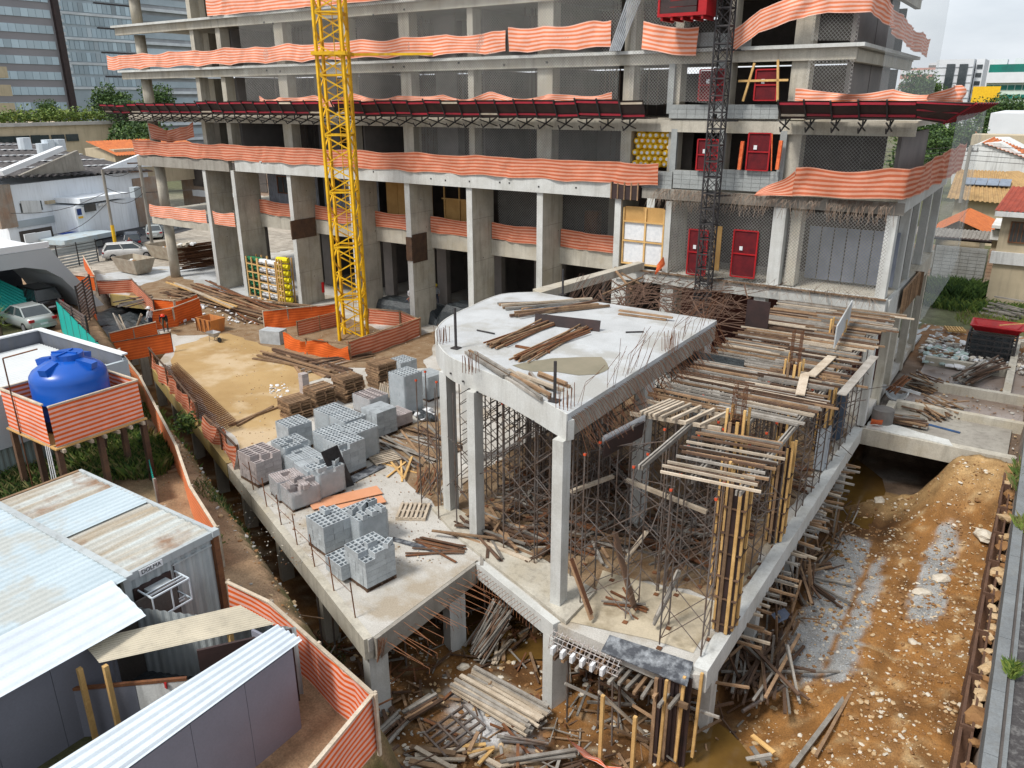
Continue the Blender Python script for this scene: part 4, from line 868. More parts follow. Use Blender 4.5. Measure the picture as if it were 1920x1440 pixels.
t = bar('panel', None, blackpl, (-9.75, 19.5, 5.0), (-9.25, 21.2, 5.2), .05, .6, R(12)); tag(t, 'black formwork panel hanging with silver edges left of the loose joists', 'panel')
bar('edge_rail', t, whitep, (-9.78, 19.5, 5.32), (-9.25, 21.3, 5.5), .05)
b = MB(); q4 = [G(1127, 1222, -.02), G(1288, 1288, -.02), G(1300, 1243, .17), G(1143, 1192, .17)]; nn_ = Vector((0, 0, .035)); b.add(q4+[v+nn_ for v in q4], [(3, 2, 1, 0), (4, 5, 6, 7), (0, 1, 5, 4), (1, 2, 6, 5), (2, 3, 7, 6), (3, 0, 4, 7)]); tag(b.build('plywood_sheet', filmply), 'long scuffed black plywood sheet over the near deck corner', 'plywood sheet')
b = MB(); q4 = [G(632, 919, .04), G(664, 909, .04), G(632, 834, 1.95), G(601, 848, 1.95)]; nn_ = (q4[1]-q4[0]).cross(q4[3]-q4[0]).normalized()*.03; b.add(q4+[v+nn_ for v in q4], [(0, 1, 2, 3), (7, 6, 5, 4), (0, 4, 5, 1), (1, 5, 6, 2), (2, 6, 7, 3), (3, 7, 4, 0)]); tag(b.build('board', mat('black_board', (.02, .02, .022), (.05, .05, .055), sc=3, rough=.45, fine=.2)), 'big black board leaning steeply on the block stacks', 'board')
tboard('panel', 'scuffed black plywood strip lying behind the blocks', filmply, G(655, 902, .03), G(715, 872, .05), .55, .03, 'plywood strip')
tboard('panel', 'salmon plywood sheet lying behind the front stacks, upper board', mat('salmon_ply', (.62, .3, .17), (.55, .25, .13), sc=1), G(582, 948, .08), G(712, 918, .08), .75, .03, 'plywood sheet')
tboard('panel', 'second salmon plywood sheet, nearer the front stacks', MATS['salmon_ply'], G(600, 962, .12), G(720, 935, .12), .6, .03, 'plywood sheet')
tboard('panel', 'long black board standing on edge on the white slab', blackpl, G(1003, 598, 6.75), G(1125, 612, 6.75), .05, .45, 'board', R(-15))
tboard('panel', 'grey scuffed sheet lying on the white slab behind the black board', filmply, G(985, 583, 6.58), G(1075, 574, 6.58), .6, .03, 'plywood sheet')
# ---------------------------------------------------------------- heaps and bundles of timber and bars
def pile(lab, c0, c1, n, m, w=.08, h=.06, spread=.5, ang=8, z=0, lay=.06, cat='timber pile', name='timber_pile', vary=.25, piece='plank', shape='box', lift=0):
    """n sticks lying roughly from c0 to c1"""
    c0 = Vector(c0); c1 = Vector(c1); d = c1-c0; L = d.length; u = d/L; nn = Vector((-u.y, u.x, 0)); mid = (c0+c1)/2
    t = thing(name, lab, cat, (mid.x, mid.y, min(c0.z, c1.z)))
    for k in range(n):
        a = R(rnd.gauss(0, ang)); ll = L*rnd.uniform(1-vary, 1); v = Vector((u.x*math.cos(a)-u.y*math.sin(a), u.x*math.sin(a)+u.y*math.cos(a), u.z+rnd.uniform(-.01, .01+lift)))
        c = mid+nn*rnd.uniform(-spread, spread)+u*rnd.uniform(-.5, .5)*(L-ll); c.z += lay*(k/n)*4*rnd.random()+h/2
        bar(piece, t, rnd.choice(m), c-v*ll/2, c+v*ll/2, w*rnd.uniform(.7, 1.2), h, shape=shape)
    return t
TM = [timb, timbd, timbg]; TP = [timbp, timb, timbg]
pile('dark wet planks strewn between the block stacks and the curved building', G(735, 815), G(830, 865), 34, TM, .12, .03, 1.5, 14)
pile('brown timber and bars strewn behind the striped crane fence', G(560, 695), G(700, 665), 22, TM, .12, .06, .8, 12)
pile('long brown beams lying in front of the crane fence', G(505, 660), G(640, 705), 16, [timbd, timb], .16, .1, .8, 7)
pile('huge heap of rusty bars and planks behind the barriers', G(330, 545), G(545, 600), 60, [rust, timbd, timb], .12, .07, 1.6, 8, lay=.14)
pile('long yellow timber lying across the far rusty heap', G(315, 530, .5), G(440, 580, .5), 4, [timby, timbp], .14, .1, .2, 3)
pile('brown beams lying between the fins and the rusty heap', G(400, 555), G(470, 565), 14, TM, .12, .08, .8, 12)
pile('fan of fresh pine offcuts on the deck by the puddle', G(747, 905), G(762, 860), 5, [timby], .1, .04, .35, 25)
pile('rusty mesh and bars stacked leaning at the foot of the curved building', G(790, 930), G(815, 885), 14, [rust], .04, .03, .5, 10, lift=.3, lay=.1)
pile('rusty bars lying on the front of the deck by the near stacks', G(770, 1020), G(875, 1035), 14, [rust, timbd], .07, .03, .5, 12)
tboard('panel', 'dark steel strip lying on the front of the deck', filmply, G(735, 1010, .03), G(825, 1035, .03), .22, .04, 'strip')
pile('pale planks lying on the deck beside the second column', G(905, 1010), G(1010, 1060), 6, TP, .14, .05, .3, 6)
pile('clutter of dark timber on the floor under the white slab', G(900, 960), G(1010, 1030), 46, TM, .1, .05, 1.5, 28, lay=.12)
pile('second clutter of boards on the floor between the shoring', G(1070, 980), G(1210, 1020), 46, TM, .1, .05, 1.6, 30, lay=.12)
pile('boards and bars lying on the floor under the open joists', G(1220, 960), G(1330, 1000), 40, TM, .1, .05, 1.6, 30, lay=.1)
pile('timber heap far under the joists', G(1290, 850), G(1400, 860), 34, TM, .1, .06, 2.0, 30, lay=.12)
pile('bundle of planks leaning up to the left of the cream corner', G(1110, 1165, .1), G(1065, 1035, 2.1), 3, [timb, rust], .14, .06, .12, 3)
pile('dark planks leaning steeply in the middle of the cream corner', G(1190, 1148, .1), G(1150, 1000, 2.5), 4, [timbg, timbd], .14, .06, .12, 3)
pile('bundle of timbers hanging slantwise among the shoring', G(1172, 1055, 1.0), G(1215, 1000, 2.2), 7, TP, .1, .06, .2, 4)
pile('second slanting bundle right of the cream corner', G(1225, 1180, .1), G(1275, 1070, 1.9), 6, TP, .09, .06, .15, 4)
pile('short rusty props scattered on the cream corner', G(1140, 1115), G(1215, 1150), 8, [rust, timbg], .06, .05, .5, 50)
tboard('plank', 'long pale plank slung across the shoring above the floor', timbp, G(1175, 900, 3.4), G(1325, 960, 3.2), .12, .12, 'plank')
tboard('plank', 'pale timber slanting between column and joists', timbp, G(1070, 922, 3.0), G(1150, 893, 3.2), .14, .1, 'plank')
film('floor_shade_film', mudm, rough([(-18, 23), (-17, 21.4), (-13, 19.8), (-10.2, 19), (-8.6, 21), (-6, 21), (-6, 38), (-18, 38)], .6, .2, 9), .016, 'dark litter and painted shade on the floor among the shoring')  # dark clutter film that also paints the shade under slab and joists
for i_, (x, y) in enumerate(((-12.5, 22), (-15, 24), (-8.5, 23.5), (-8.3, 27), (-13, 26.5), (-7.5, 31))):
    pile(['dark litter of boards deep under the white slab, front heap', 'dark litter of boards deep under the white slab, left heap', 'heap of boards under the nearest joists', 'heap of boards under the middle joists', 'dark litter of boards deep under the white slab, back heap', 'heap of boards under the far joists'][i_], (x-1.5, y-.6, 0), (x+1.5, y+.6, 0), 40, [timbd, timbd, rust, timbg], .1, .05, 1.3, 50, lay=.16)
# on the white slab
SL = 6.56
pile('rusty bar bundle on the white slab, left one', G(920, 655, SL), G(1050, 602, SL), 22, [rust, timb], .05, .05, .22, 4, cat='rebar bundle', name='rebar_bundle', piece='rod')
pile('rusty bar bundle on the white slab, right one touching the wet patch', G(970, 680, SL), G(1105, 615, SL), 26, [rust, timb], .05, .05, .24, 4, cat='rebar bundle', name='rebar_bundle', piece='rod')
pile('timbers lying near the white slab curved edge', G(875, 662, SL), G(955, 712, SL), 6, [timb, timbg], .1, .09, .12, 3)
pile('long pair of timbers on the near corner of the white slab', G(940, 700, SL), G(1025, 752, SL), 5, [timb, timbg, timbp], .1, .09, .2, 4)
pile('crossed timbers on the near corner of the white slab', G(960, 712, SL), G(1055, 735, SL), 3, [timbg, timbp], .1, .09, .15, 6)
pile('single brown timber lying right of the crossed ones', G(1008, 705, SL), G(1067, 728, SL), 2, [timb], .1, .09, .04, 1)
pile('short dark rail lying near the crossed timbers', G(990, 702, SL), G(1030, 750, SL), 2, [timbg, timbd], .09, .09, .05, 2)
pile('lone long brown board on the back of the white slab', G(1160, 589, SL), G(1262, 602, SL), 2, [timb], .14, .06, .06, 1)
pile('timbers along the far left edge of the white slab', G(935, 578, SL), G(1110, 565, SL), 9, TP, .1, .08, .4, 6)
pile('rusty beams behind the black board on the white slab', G(950, 597, SL), G(1140, 573, SL), 5, [timbd, timb], .12, .1, .25, 5)
pile('thin dark pipe lying on the white slab', G(894, 620, SL), G(928, 627, SL), 1, [blackm], .06, .05, 0, 0, cat='pipe', name='pipe'); pile('short dark pipe at the right of the white slab', G(1173, 624, SL), G(1207, 623, SL), 1, [blackm], .06, .05, 0, 0, cat='pipe', name='pipe')
pile('reddish prop lying beside the wet patch', G(965, 650, SL), G(1040, 664, SL), 1, [rust], .08, .08, 0, 0)
wp = rough(pxpoly([(965, 687), (1000, 677), (1035, 672), (1080, 670), (1125, 670), (1140, 682), (1143, 692), (1120, 702), (1085, 705), (1045, 698), (1000, 697)], 6.55), .3, .08, 3)
poly_sheet('cement_patch', wetc, wp, 6.562, 'wet grey-green cement patch spilled on the white slab')
for px, py, h, lab in ((855, 653, 1.5, 'thin black post at the curved edge of the white slab'), (1040, 752, 1.25, 'thin black post at the near corner of the white slab'), (1055, 553, 1.2, 'thin black post on the far end of the white slab')):
    c = G(px, py, SL); t = thing('steel_post', lab, 'post', c); box('post', t, blackm, c+Vector((0, 0, h/2)), (.07, .07, h)); box('base_plate', t, blackm, c+Vector((0, 0, .02)), (.3, .3, .03))
# rebar field behind the slab
b = MB(); x0, y0 = -18, 31
for k in range(260):
    x = rnd.uniform(-18, -11); y = rnd.uniform(30.8, 39); z = rnd.uniform(4.6, 6.2); a = rnd.choice((0.1, 1.5, .6, 2.2))+rnd.gauss(0, .25); l = rnd.uniform(.8, 3)
    b.bar((x, y, z), (x+math.cos(a)*l, y+math.sin(a)*l*.7, z+rnd.uniform(-.5, .6)), rnd.choice((.02, .03, .07)), .02)
for k in range(90): x = rnd.uniform(-17.5, -10.4); b.rod((x, 30.4, 6.2), (x+rnd.uniform(.3, .9), 31, 7.3+rnd.random()*.3), .016, 4)
t = b.build('rebar_thicket', mat('dull_brown_bars', (.13, .075, .05), (.09, .055, .04), sc=5)); tag(t, 'tangle of rusty bars and timbers between the white slab and the tower', 'rebar', None, 'stuff')
for a, c in (((1155, 508, 6.5), (1185, 545, 5.7)), ((1165, 512, 6.4), (1205, 535, 5.9)), ((1130, 552, 5.8), (1205, 520, 6.3))): tboard('plank', 'brown plank slanting over the rusty tangle behind the slab from pixel row %s' % 'abc'[0] if False else {1155: 'brown plank propped at the beam corner over the rusty tangle', 1165: 'second plank propped at the beam corner over the rusty tangle', 1130: 'long plank lying low across the rusty tangle'}[a[0]], timb, G(*a), G(*c), .12, .06, 'plank')
# raw hooked bars out of the near deck edges
b = MB()
for k in range(30):
    y = 13.9+k*.16; l = rnd.uniform(.7, 1.7); zz = -.12-rnd.choice((0, .35)); b.tube([(-14.0, y, zz), (-14.0+l, y+rnd.uniform(-.1, .1), zz-rnd.uniform(.0, .25)), (-14.0+l, y+.02, zz-.3)], .02, 4)
for k in range(22): q = Vector((-13.9, 18.6, 0)).lerp(Vector((-10.4, 17.3, 0)), k/22); b.tube([(q.x, q.y, -.1), (q.x-.1, q.y-.35, -.15), (q.x-.1, q.y-.38, -.4)], .018, 4)
for k in range(14): b.rod((-14.1+rnd.random()*.1, 13.6+rnd.random()*.3, -.8), (-14.0+rnd.random()*.2, 13.6+rnd.random()*.3, 0), .015, 4)
t = b.build('rebar', rust, deck); tag(t, None, None, None, 'stuff')
gm = thing('beam_rebar', 'pale cage of beam reinforcement exposed at the near corner of the deck', 'rebar', (-8.6, 17, 0)); 
b = MB()
for s in (0, .12, .24, .36): b.rod((-9.9, 16.95-s*.6, -.05-s), (-7.6, 16.9-s*.6, -.1-s), .03)
for k in range(16): x = -9.9+k*.15; b.tube([(x, 17.0, 0), (x+.02, 16.7, -.1), (x, 16.68, -.5), (x, 17.0, -.45)], .025, 4)
b.build('bars', mat('cement_splashed_bars', (.5, .5, .5), (.3, .22, .18), sc=6), gm)
for k in range(6): box('spacer_block', gm, whitep, (-9.7+k*.33, 16.62, -.42), (.1, .22, .22))
# formwork and props below the near corner
fw2 = thing('corner_formwork', 'dense timber and props holding up the near right corner of the deck', 'formwork', (-6.8, 17.6, -3.2))
for k in range(15): x = -9.6+k*.26; bar('joist', fw2, rnd.choice(TM), (x, 16.6+rnd.uniform(-.2, .1), -.62), (x+rnd.uniform(-.1, .3), 18.8, -.62), .09, .1)
for y in (16.9, 17.6, 18.5): bar('stringer', fw2, timb, (-9.8, y, -.76), (-5.6, y+.1, -.76), .1, .16)
for k in range(16): x = -9.7+rnd.random()*4; y = rnd.uniform(16.8, 19); rod('steel_prop', fw2, steel, (x, y, -3.3), (x+rnd.uniform(-.1, .1), y, -.8), .06)
for k in range(9): x = -6.5+k*.1; bar('post', fw2, blackpl if k % 3 else timb, (x, 16.85+k*.06, -3.3), (x, 16.85+k*.06, -.1), .1, .08)
for k in range(3): bar('stud', fw2, timby, (-6.2+k*.35, 16.7+k*.4, -2.9), (-6.15+k*.35, 16.7+k*.4, .1), .08, .08)
for k in range(26): z = -3.2+rnd.random()*2; a = rnd.random()*6.3; x, y = rnd.uniform(-9.5, -5.6), rnd.uniform(17, 19.5); bar('loose_timber', fw2, rnd.choice(TM), (x, y, z), (x+math.cos(a)*1.6, y+math.sin(a)*1.2, z+rnd.uniform(-.5, .9)), .07, .07)
# timbers stuck out below the right edge beam
t = thing('edge_brackets', 'rows of timber brackets sticking out below the right edge of the deck', 'formwork', (-5.2, 26, -1))
for k in range(46):
    y = 20.5+k*.33; z = -.55-rnd.choice((0, .25)); bar('bracket', t, rnd.choice(TP), (-5.6, y, z), (-4.75+rnd.uniform(-.3, .25), y+rnd.uniform(-.05, .1), z+rnd.uniform(-.05, .08)), .07, .08)
for k in range(40): y = 20+rnd.random()*13; x = rnd.uniform(-5.5, -4.6); bar('loose_timber', t, rnd.choice(TM), (x, y, -3.1), (x+rnd.uniform(-.5, .5), y+rnd.uniform(-1, 1), rnd.uniform(-2.4, -.7)), .06)
# ---------------------------------------------------------------- the pit floor
def pz(px, py, z=-3.0): return G(px, py, z+.06)
pile('big bundle of grey planks in the pit at bottom centre', pz(868, 1275), pz(1015, 1360), 28, [timbg, timbp, timbg], .12, .07, .62, 2, lay=.08, vary=.12)
pile('small bundle of planks left of the big one in the pit', pz(755, 1350), pz(820, 1310), 9, TM, .12, .07, .3, 3)
pile('long thin poles lying at the foot of the orange fence', pz(700, 1400), pz(760, 1345), 10, [timbg, timbd], .07, .06, .3, 5)
pile('stakes sunk behind the corner of the orange fence', pz(712, 1290), pz(730, 1370), 9, [timbd], .08, .06, .3, 8)
pile('fan of dark poles leaning in the pit under the deck', pz(885, 1230), pz(950, 1140, -1.6), 26, [timbg, timbd], .06, .06, .9, 12)
pile('second tangle of poles deep under the deck', pz(915, 1180), pz(975, 1120, -1.6), 22, [timbg, timbd], .06, .06, 1.0, 14)
pile('pale split planks lying at bottom centre of the pit', pz(760, 1425), pz(870, 1440), 8, TP, .15, .05, .5, 14)
pile('broken pine offcuts near the bottom centre', pz(880, 1428), pz(920, 1400), 9, [timby, timb, timbp], .12, .06, .45, 35)
pile('wooden boards lying in the mud under the near beam', pz(955, 1200), pz(915, 1245), 5, [timb, timbp], .12, .05, .4, 20)
pile('long board and pipe along the bottom edge of the pit', pz(930, 1440), pz(1090, 1420), 5, TP, .12, .05, .3, 5)
pile('grey pipes lying across the pit floor', pz(930, 1388), pz(1030, 1400), 3, [steel, timbg], .1, .1, .2, 4, shape='rod')
pile('timber wreckage below the right edge of the deck', pz(1385, 1320), pz(1450, 1190), 40, TM+[timbd], .09, .06, .9, 30, lay=.14)
pile('more timber wreckage further along the right edge', pz(1435, 1130), pz(1510, 1020), 36, TM+[timbd], .09, .06, .8, 30, lay=.14)
pile('two timbers crossing over the brown puddle', pz(1470, 1440), pz(1590, 1300), 2, [timbg, timb], .12, .08, .4, 10)
pile('long grey pipe dipping into the brown puddle', pz(1390, 1338), pz(1485, 1280), 1, [steel], .14, .14, 0, 0, shape='rod', cat='pipe', name='pipe')
pile('pine boards at the right shore of the brown puddle', pz(1400, 1400), pz(1455, 1420), 4, [timby, timbp, timbg], .14, .05, .3, 30)
pile('leaning pole at the right shore of the brown puddle', pz(1495, 1340), pz(1470, 1210, -2.0), 2, [timbg], .07, .07, .2, 6)
tboard('panel', 'blue-grey board tilted on the timber wreckage below the deck', mat('blue_board', (.2, .24, .33), (.13, .15, .2), sc=2), pz(1452, 1160, -2.5), pz(1478, 1148, -2.3), .5, .03, 'board')
# steel grids
gt = thing('steel_grid', 'square steel grids lying in the mud at bottom centre', 'steel grid', pz(840, 1370))
q = [pz(795, 1382), pz(868, 1330), pz(910, 1370), pz(835, 1425)]
for k in range(5): bar('grid_bar', gt, steel, q[0].lerp(q[3], k/4)+Vector((0, 0, .1)), q[1].lerp(q[2], k/4)+Vector((0, 0, .1)), .06, .08)
for k in range(4): bar('grid_bar', gt, steel, q[0].lerp(q[1], k/3)+Vector((0, 0, .17)), q[3].lerp(q[2], k/3)+Vector((0, 0, .17)), .06, .05)
bt = thing('tube_scrap', 'black tubular frame lying at the bottom left of the pit', 'steel frame', pz(690, 1430, -1.8))
fz = -1.2; pts = [G(x, y, fz) for x, y in ((660, 1438), (672, 1400), (705, 1412), (735, 1420), (760, 1450), (705, 1445))]
for a, c in zip(pts, pts[1:]+pts[:1]): rod('tube', bt, blackm, a, c, .11)
rod('tube', bt, blackm, G(640, 1450, fz), G(700, 1400, fz), .1); rod('tube', bt, blackm, G(610, 1440, fz), G(665, 1425, fz), .1)
# pine stakes near the bottom right and loose net on the ground
for (x0, y0, x1, y1, zb), lab in (((1125, 1425, 1140, 1305, -3), 'upright pine stake beside the orange net in the pit'), ((1185, 1440, 1200, 1345, -3), 'second upright pine stake, by the brown puddle')):
    a = G(x0, y0, zb); t = bar('stake', None, timby, a, (a.x, a.y, GZ(a, x1, y1)), .1); tag(t, lab, 'stake')
a = G(1125, 1425, -3); tboard('plank', 'pine rail nailed slantwise across the two stakes', timbp, (a.x-.15, a.y+.02, GZ(a, 1112, 1300)), G(1208, 1375, -2.1), .1, .06, 'plank')
gnet('torn striped net lying by the pine stake in the pit', netb, [pz(1085, 1395), pz(1110, 1415), pz(1165, 1440)], .75, 50, lean=.5, sag=.2, rip=.12, hs=(.7, .2))
def rocks(name, lab, n, area, smin, smax, m, z=None, seed=1, kind='stuff'):
    rr = random.Random(seed); ico = bmesh.new(); bmesh.ops.create_icosphere(ico, subdivisions=1, radius=1); vv = [v.co.copy() for v in ico.verts]; ff = [tuple(v.index for v in f.verts) for f in ico.faces]; ico.free(); b = MB()
    for k in range(n):
        x, y = area(rr); s = smin*(smax/smin)**(rr.random()**2.2); zz = gz(x, y) if z is None else z
        sc_ = Vector((s*rr.uniform(.7, 1.4), s*rr.uniform(.6, 1.1), s*rr.uniform(.25, .6))); r_ = Matrix.Rotation(rr.random()*6.3, 3, 'Z') @ Matrix.Rotation(rr.uniform(-.5, .5), 3, 'X')
        off = [rr.uniform(.72, 1.2) for _ in vv]
        b.add([Vector((x, y, zz+sc_.z*.35))+r_ @ Vector((v.x*o*sc_.x, v.y*o*sc_.y, v.z*o*sc_.z)) for v, o in zip(vv, off)], ff, rr.randrange(len(m)))
    o = b.build(name, m); tag(o, lab, None, None, kind); return o
stone = mat('tan_stone', (.56, .42, .26), (.42, .28, .14), sc=2.5, fine=.3, bump=.5); stone2 = mat('brown_clod', (.28, .15, .06), (.2, .1, .04), sc=3, bump=.5); stone3 = mat('pale_stone', (.62, .58, .5), (.5, .44, .35), sc=3, bump=.4); gravm = mat('blue_gravel', (.4, .415, .42), (.27, .28, .29), sc=9); rubm = mat('grey_rubble', (.4, .39, .36), (.3, .28, .25), sc=3, bump=.5)
def clus(r):
    while 1:
        x, y = -4.9+5.9*r.random(), 14+23.6*r.random()
        if noise.noise((x*.9, y*.7, 31))+.5*noise.noise((x*2.7, y*2.7, 33))+.25*sm(-3, 0, x) > r.uniform(-.45, .45): return x, y
rocks('rubble', 'tan stones and clods scattered over the haul track beside the building', 9000, clus, .014, .11, [stone, stone2, stone2, stone2, stone, stone3], seed=2)
def garea(r):
    while 1:
        x, y = r.uniform(-5, .6), r.uniform(21, 36.5); gy = sm(21.5, 24, y)*sm(35, 31, y); gx = math.exp(-((x+3.65+.05*(y-27))/1.35)**2)-.5*math.exp(-((x+3.3)/.22)**2); n2 = noise.noise((x*2.1, y*2.1, 9)); n = noise.noise((x*.6, y*.6, 7))
        gx2 = math.exp(-((x+.9)/.75)**2)*sm(26, 29, y)*sm(36.5, 33, y)
        if gy*gx+.22*n2+.1*n > .46+.12*r.random() or gx2+.3*n2 > .62+.1*r.random(): return x, y
rocks('gravel', 'blue-grey crushed gravel spread over the haul track', 7000, garea, .015, .045, [gravm, gravm, rubm], seed=3)
def parea(r):
    while 1:
        x, y = r.uniform(-18, -5), r.uniform(11, 20); d = (Vector((x, y))-P0).dot(NL)
        if d < 1.2: return x, y
rocks('rubble', 'broken stones and clods over the pit floor in front of the deck', 2600, parea, .02, .13, [stone, stone2, stone2, stone3, rubm], seed=4)
for px, py, s, lab in ((1650, 930, .5, 'large flat tan boulder at the left of the haul track'), (1840, 1030, .75, 'large pale boulder by the upper gravel patch'), (1730, 1105, .5, 'tan boulder right of the main gravel patch'), (1712, 1200, .3, 'white stone below the tan boulder'), (985, 1345, .3, 'pale stone at the end of the big plank bundle'), (870, 1235, .35, 'grey stone behind the big plank bundle'), (1765, 1085, .55, 'long pale slab of rock near the sheet piles'), (930, 1275, .25, 'grey lump beside the turquoise pipe')):
    c = G(px, py, -2.7); c.z = gz(c.x, c.y); r1 = random.Random(px); ico = bmesh.new(); bmesh.ops.create_icosphere(ico, subdivisions=2, radius=1)
    for v in ico.verts: v.co = Vector((v.co.x*s*.7, v.co.y*s*.45, v.co.z*s*.3))*(1+.35*noise.noise(v.co*1.7+Vector((px, 0, 0))))
    me_ = bpy.data.meshes.new('boulder'); ico.to_mesh(me_); ico.free(); me_.materials.append(stone3); o = _reg(bpy.data.objects.new('boulder', me_), Matrix.Translation(c+Vector((0, 0, s*.08))) @ Matrix.Rotation(r1.random()*3, 4, 'Z'), None); tag(o, lab, 'boulder')

b = MB()
for k in range(420):
    x, y = parea(rnd); z = gz(x, y)+.05; a = rnd.random()*6.28; l = rnd.uniform(.2, 1.3); b.bar((x, y, z), (x+math.cos(a)*l, y+math.sin(a)*l, z+rnd.uniform(-.02, .25)), rnd.choice((.03, .05, .09)), .03, mi=k % 4)
tag(b.build('timber_scrap', [timbd, timb, timbg, rust]), 'small scraps of timber and bar trodden into the pit floor', 'scrap', None, 'stuff')
b = MB()
for k in range(150): y = rnd.uniform(17, 36); x = rnd.uniform(-6.2, -4.5); z = gz(x, y)+.05; a = rnd.random()*6.28; l = rnd.uniform(.3, 1.4); b.bar((x, y, z), (x+math.cos(a)*l*.6, y+math.sin(a)*l, z+rnd.uniform(0, .5)), .05, .04, mi=k % 3)
tag(b.build('timber_scrap', [timbd, timb, timbg]), 'small timber scraps along the foot of the right deck edge', 'scrap', None, 'stuff')
for q, (px, py) in enumerate(((905, 770), (935, 790), (965, 805), (1000, 825), (895, 735), (925, 752), (965, 772), (1000, 790), (868, 715), (845, 700))):
    d = ray(px, py); A0 = Vector((-10.22, 18.04, 0)); A1 = Vector((-16.7, 20.5, 0)); nn = Vector((A1.y-A0.y, A0.x-A1.x, 0)).normalized(); t_ = (A0-CP).dot(nn)/d.dot(nn); p = CP+d*t_
    if 5.8 < p.z < 6.5: box('tie_hole', annex, blackm, p, (.07, .05, .05), ra)
# ---------------------------------------------------------------- right side: foundations, walls, road
def slab_px(name, m, pts, z, th, lab, kind='structure'): return poly_sheet(name, m, [tuple(G(x, y, z)[:2]) for x, y in pts], z, lab, kind, th)
br = thing('bridge_slab', 'raw concrete slab edge bridging the dark opening beside the tower', 'concrete slab', (-2.8, 39, -.6))
b = MB(); b.box((-2.2, 38.55, -.38), (6.4, .5, .8)); b.build('edge_beam', conc, br); b = MB(); b.box((-2.3, 41, -.52), (6, 4.6, .3)); b.build('slab', concd, br)
b = MB(); b.prism(rough([(-5.2, 38.4), (-1.5, 38.35), (-1.7, 39), (-3.4, 39.3), (-5.2, 39.6)], .3, .1, 5), .02, .06); b.build('screed', concw, br)
fb = thing('foundation_beams', 'grid of concrete foundation beams in the yard right of the tower', 'foundation', (-1.5, 47, -.6))
for x0, x1, y in ((-4.6, 2.5, 43.4), (-4.9, 1.6, 47.7), (-4.4, 0, 52.6), (.2, 3, 59.5)): box('beam', fb, conc, ((x0+x1)/2, y, -.3), (x1-x0, .38, .62))
for x, y0, y1 in ((.15, 47.9, 59.3), (-4.75, 38.9, 43.2)): box('beam', fb, conc, (x, (y0+y1)/2, -.31), (.38, y1-y0, .6))
poly_sheet('wet_floor', mat('wet_brown_slab', (.2, .15, .12), (.3, .26, .24), sc=.5, rough=.3, c3=(.12, .08, .06), sc3=.6), [(-4.4, 43.7), (2.4, 43.7), (2.4, 59), (-4.4, 59)], -.5, 'wet brownish floor between the foundation beams')
slab_px('slab', slabw, [(1700, 660), (1745, 610), (1715, 600), (1690, 640)], -.3, .2, 'pale slab strip beside the tower flank columns')
pile('bundles of grey formwork planks heaped between the beams', G(1720, 760, -.4), G(1790, 790, -.4), 40, [timbg, timb, timbd], .09, .06, .9, 25, lay=.25)
pile('neat fan of grey planks stacked near the black cage', G(1800, 720, -.3), G(1860, 690, -.2), 26, [timbg, timbd], .1, .08, .6, 6, lay=.25)
pile('pipes and poles heaped at the foot of the tower flank', G(1650, 785, -.3), G(1740, 800, -.3), 24, [timbg, timbd, timb], .1, .08, .5, 10, lay=.1)
pile('planks and bars beside the half pipe', G(1700, 715, -.4), G(1760, 735, -.4), 30, TM, .08, .05, .7, 20, lay=.2)
pile('boards scattered on the slab left of the black cage', G(1740, 660, -.3), G(1790, 668, -.3), 16, TM, .1, .05, .6, 25)
pile('grey poles heaped at the far right by the garden wall', G(1850, 585, -.2), G(1920, 600, -.2), 24, [timbg], .12, .1, 1.0, 15, lay=.3)
t = bar('pipe', None, mat('blue_hose', (.02, .08, .2), (.03, .05, .1), sc=3), G(1660, 775, -.35), G(1800, 812, -.35), .14, .14, shape='rod'); tag(t, 'blue-black hose lying beside the bridging slab', 'hose')
b = MB(); c = G(1682, 745, -.2)
for k in range(12):
    a0 = math.pi*(k/12)+math.pi; a1 = math.pi*((k+1)/12)+math.pi; b.bar((c.x+.55*math.cos(a0), c.y, c.z+.55+.55*math.sin(a0)), (c.x+.55*math.cos(a1), c.y, c.z+.55+.55*math.sin(a1)), 1.1, .07)
tag(b.build('half_pipe', mat('grey_fibre', (.4, .42, .43), sc=2)), 'grey half-round concrete pipe holding a bundle of bars', 'half pipe')
pile('dark bars sticking out of the grey half pipe', c+Vector((-.3, -.5, .3)), c+Vector((.3, .9, .9)), 14, [rust, timbd], .05, .05, .3, 8)
bk = thing('black_cage', 'tall black crate-like cage under the red tray', 'cage', G(1855, 665, -.4)); c = G(1855, 665, -.4); W2, D2, H2 = 1.3, 1.0, 1.5
for sx in (-1, 1):
    for sy in (-1, 1): box('post', bk, blackm, c+Vector((sx*W2, sy*D2, H2/2)), (.12, .12, H2))
for k in range(5):
    for sy in (-1, 1): box('rail', bk, blackm, c+Vector((0, sy*D2, .1+k*H2/4.2)), (2*W2, .08, .08))
    for sx in (-1, 1): box('rail', bk, blackm, c+Vector((sx*W2, 0, .1+k*H2/4.2)), (.08, 2*D2, .08))
for k in range(6): box('bar', bk, blackm, c+Vector((-W2+.42*k+.2, -D2-.05, H2/2)), (.05, .05, H2))
box('crate', bk, blackt, c+Vector((0, 0, H2/2)), (2*W2-.3, 2*D2-.3, H2-.2))
tr = thing('red_tray', 'shallow red plastic tray on top of the black cage', 'tray', c+Vector((.1, 0, H2+.1)))
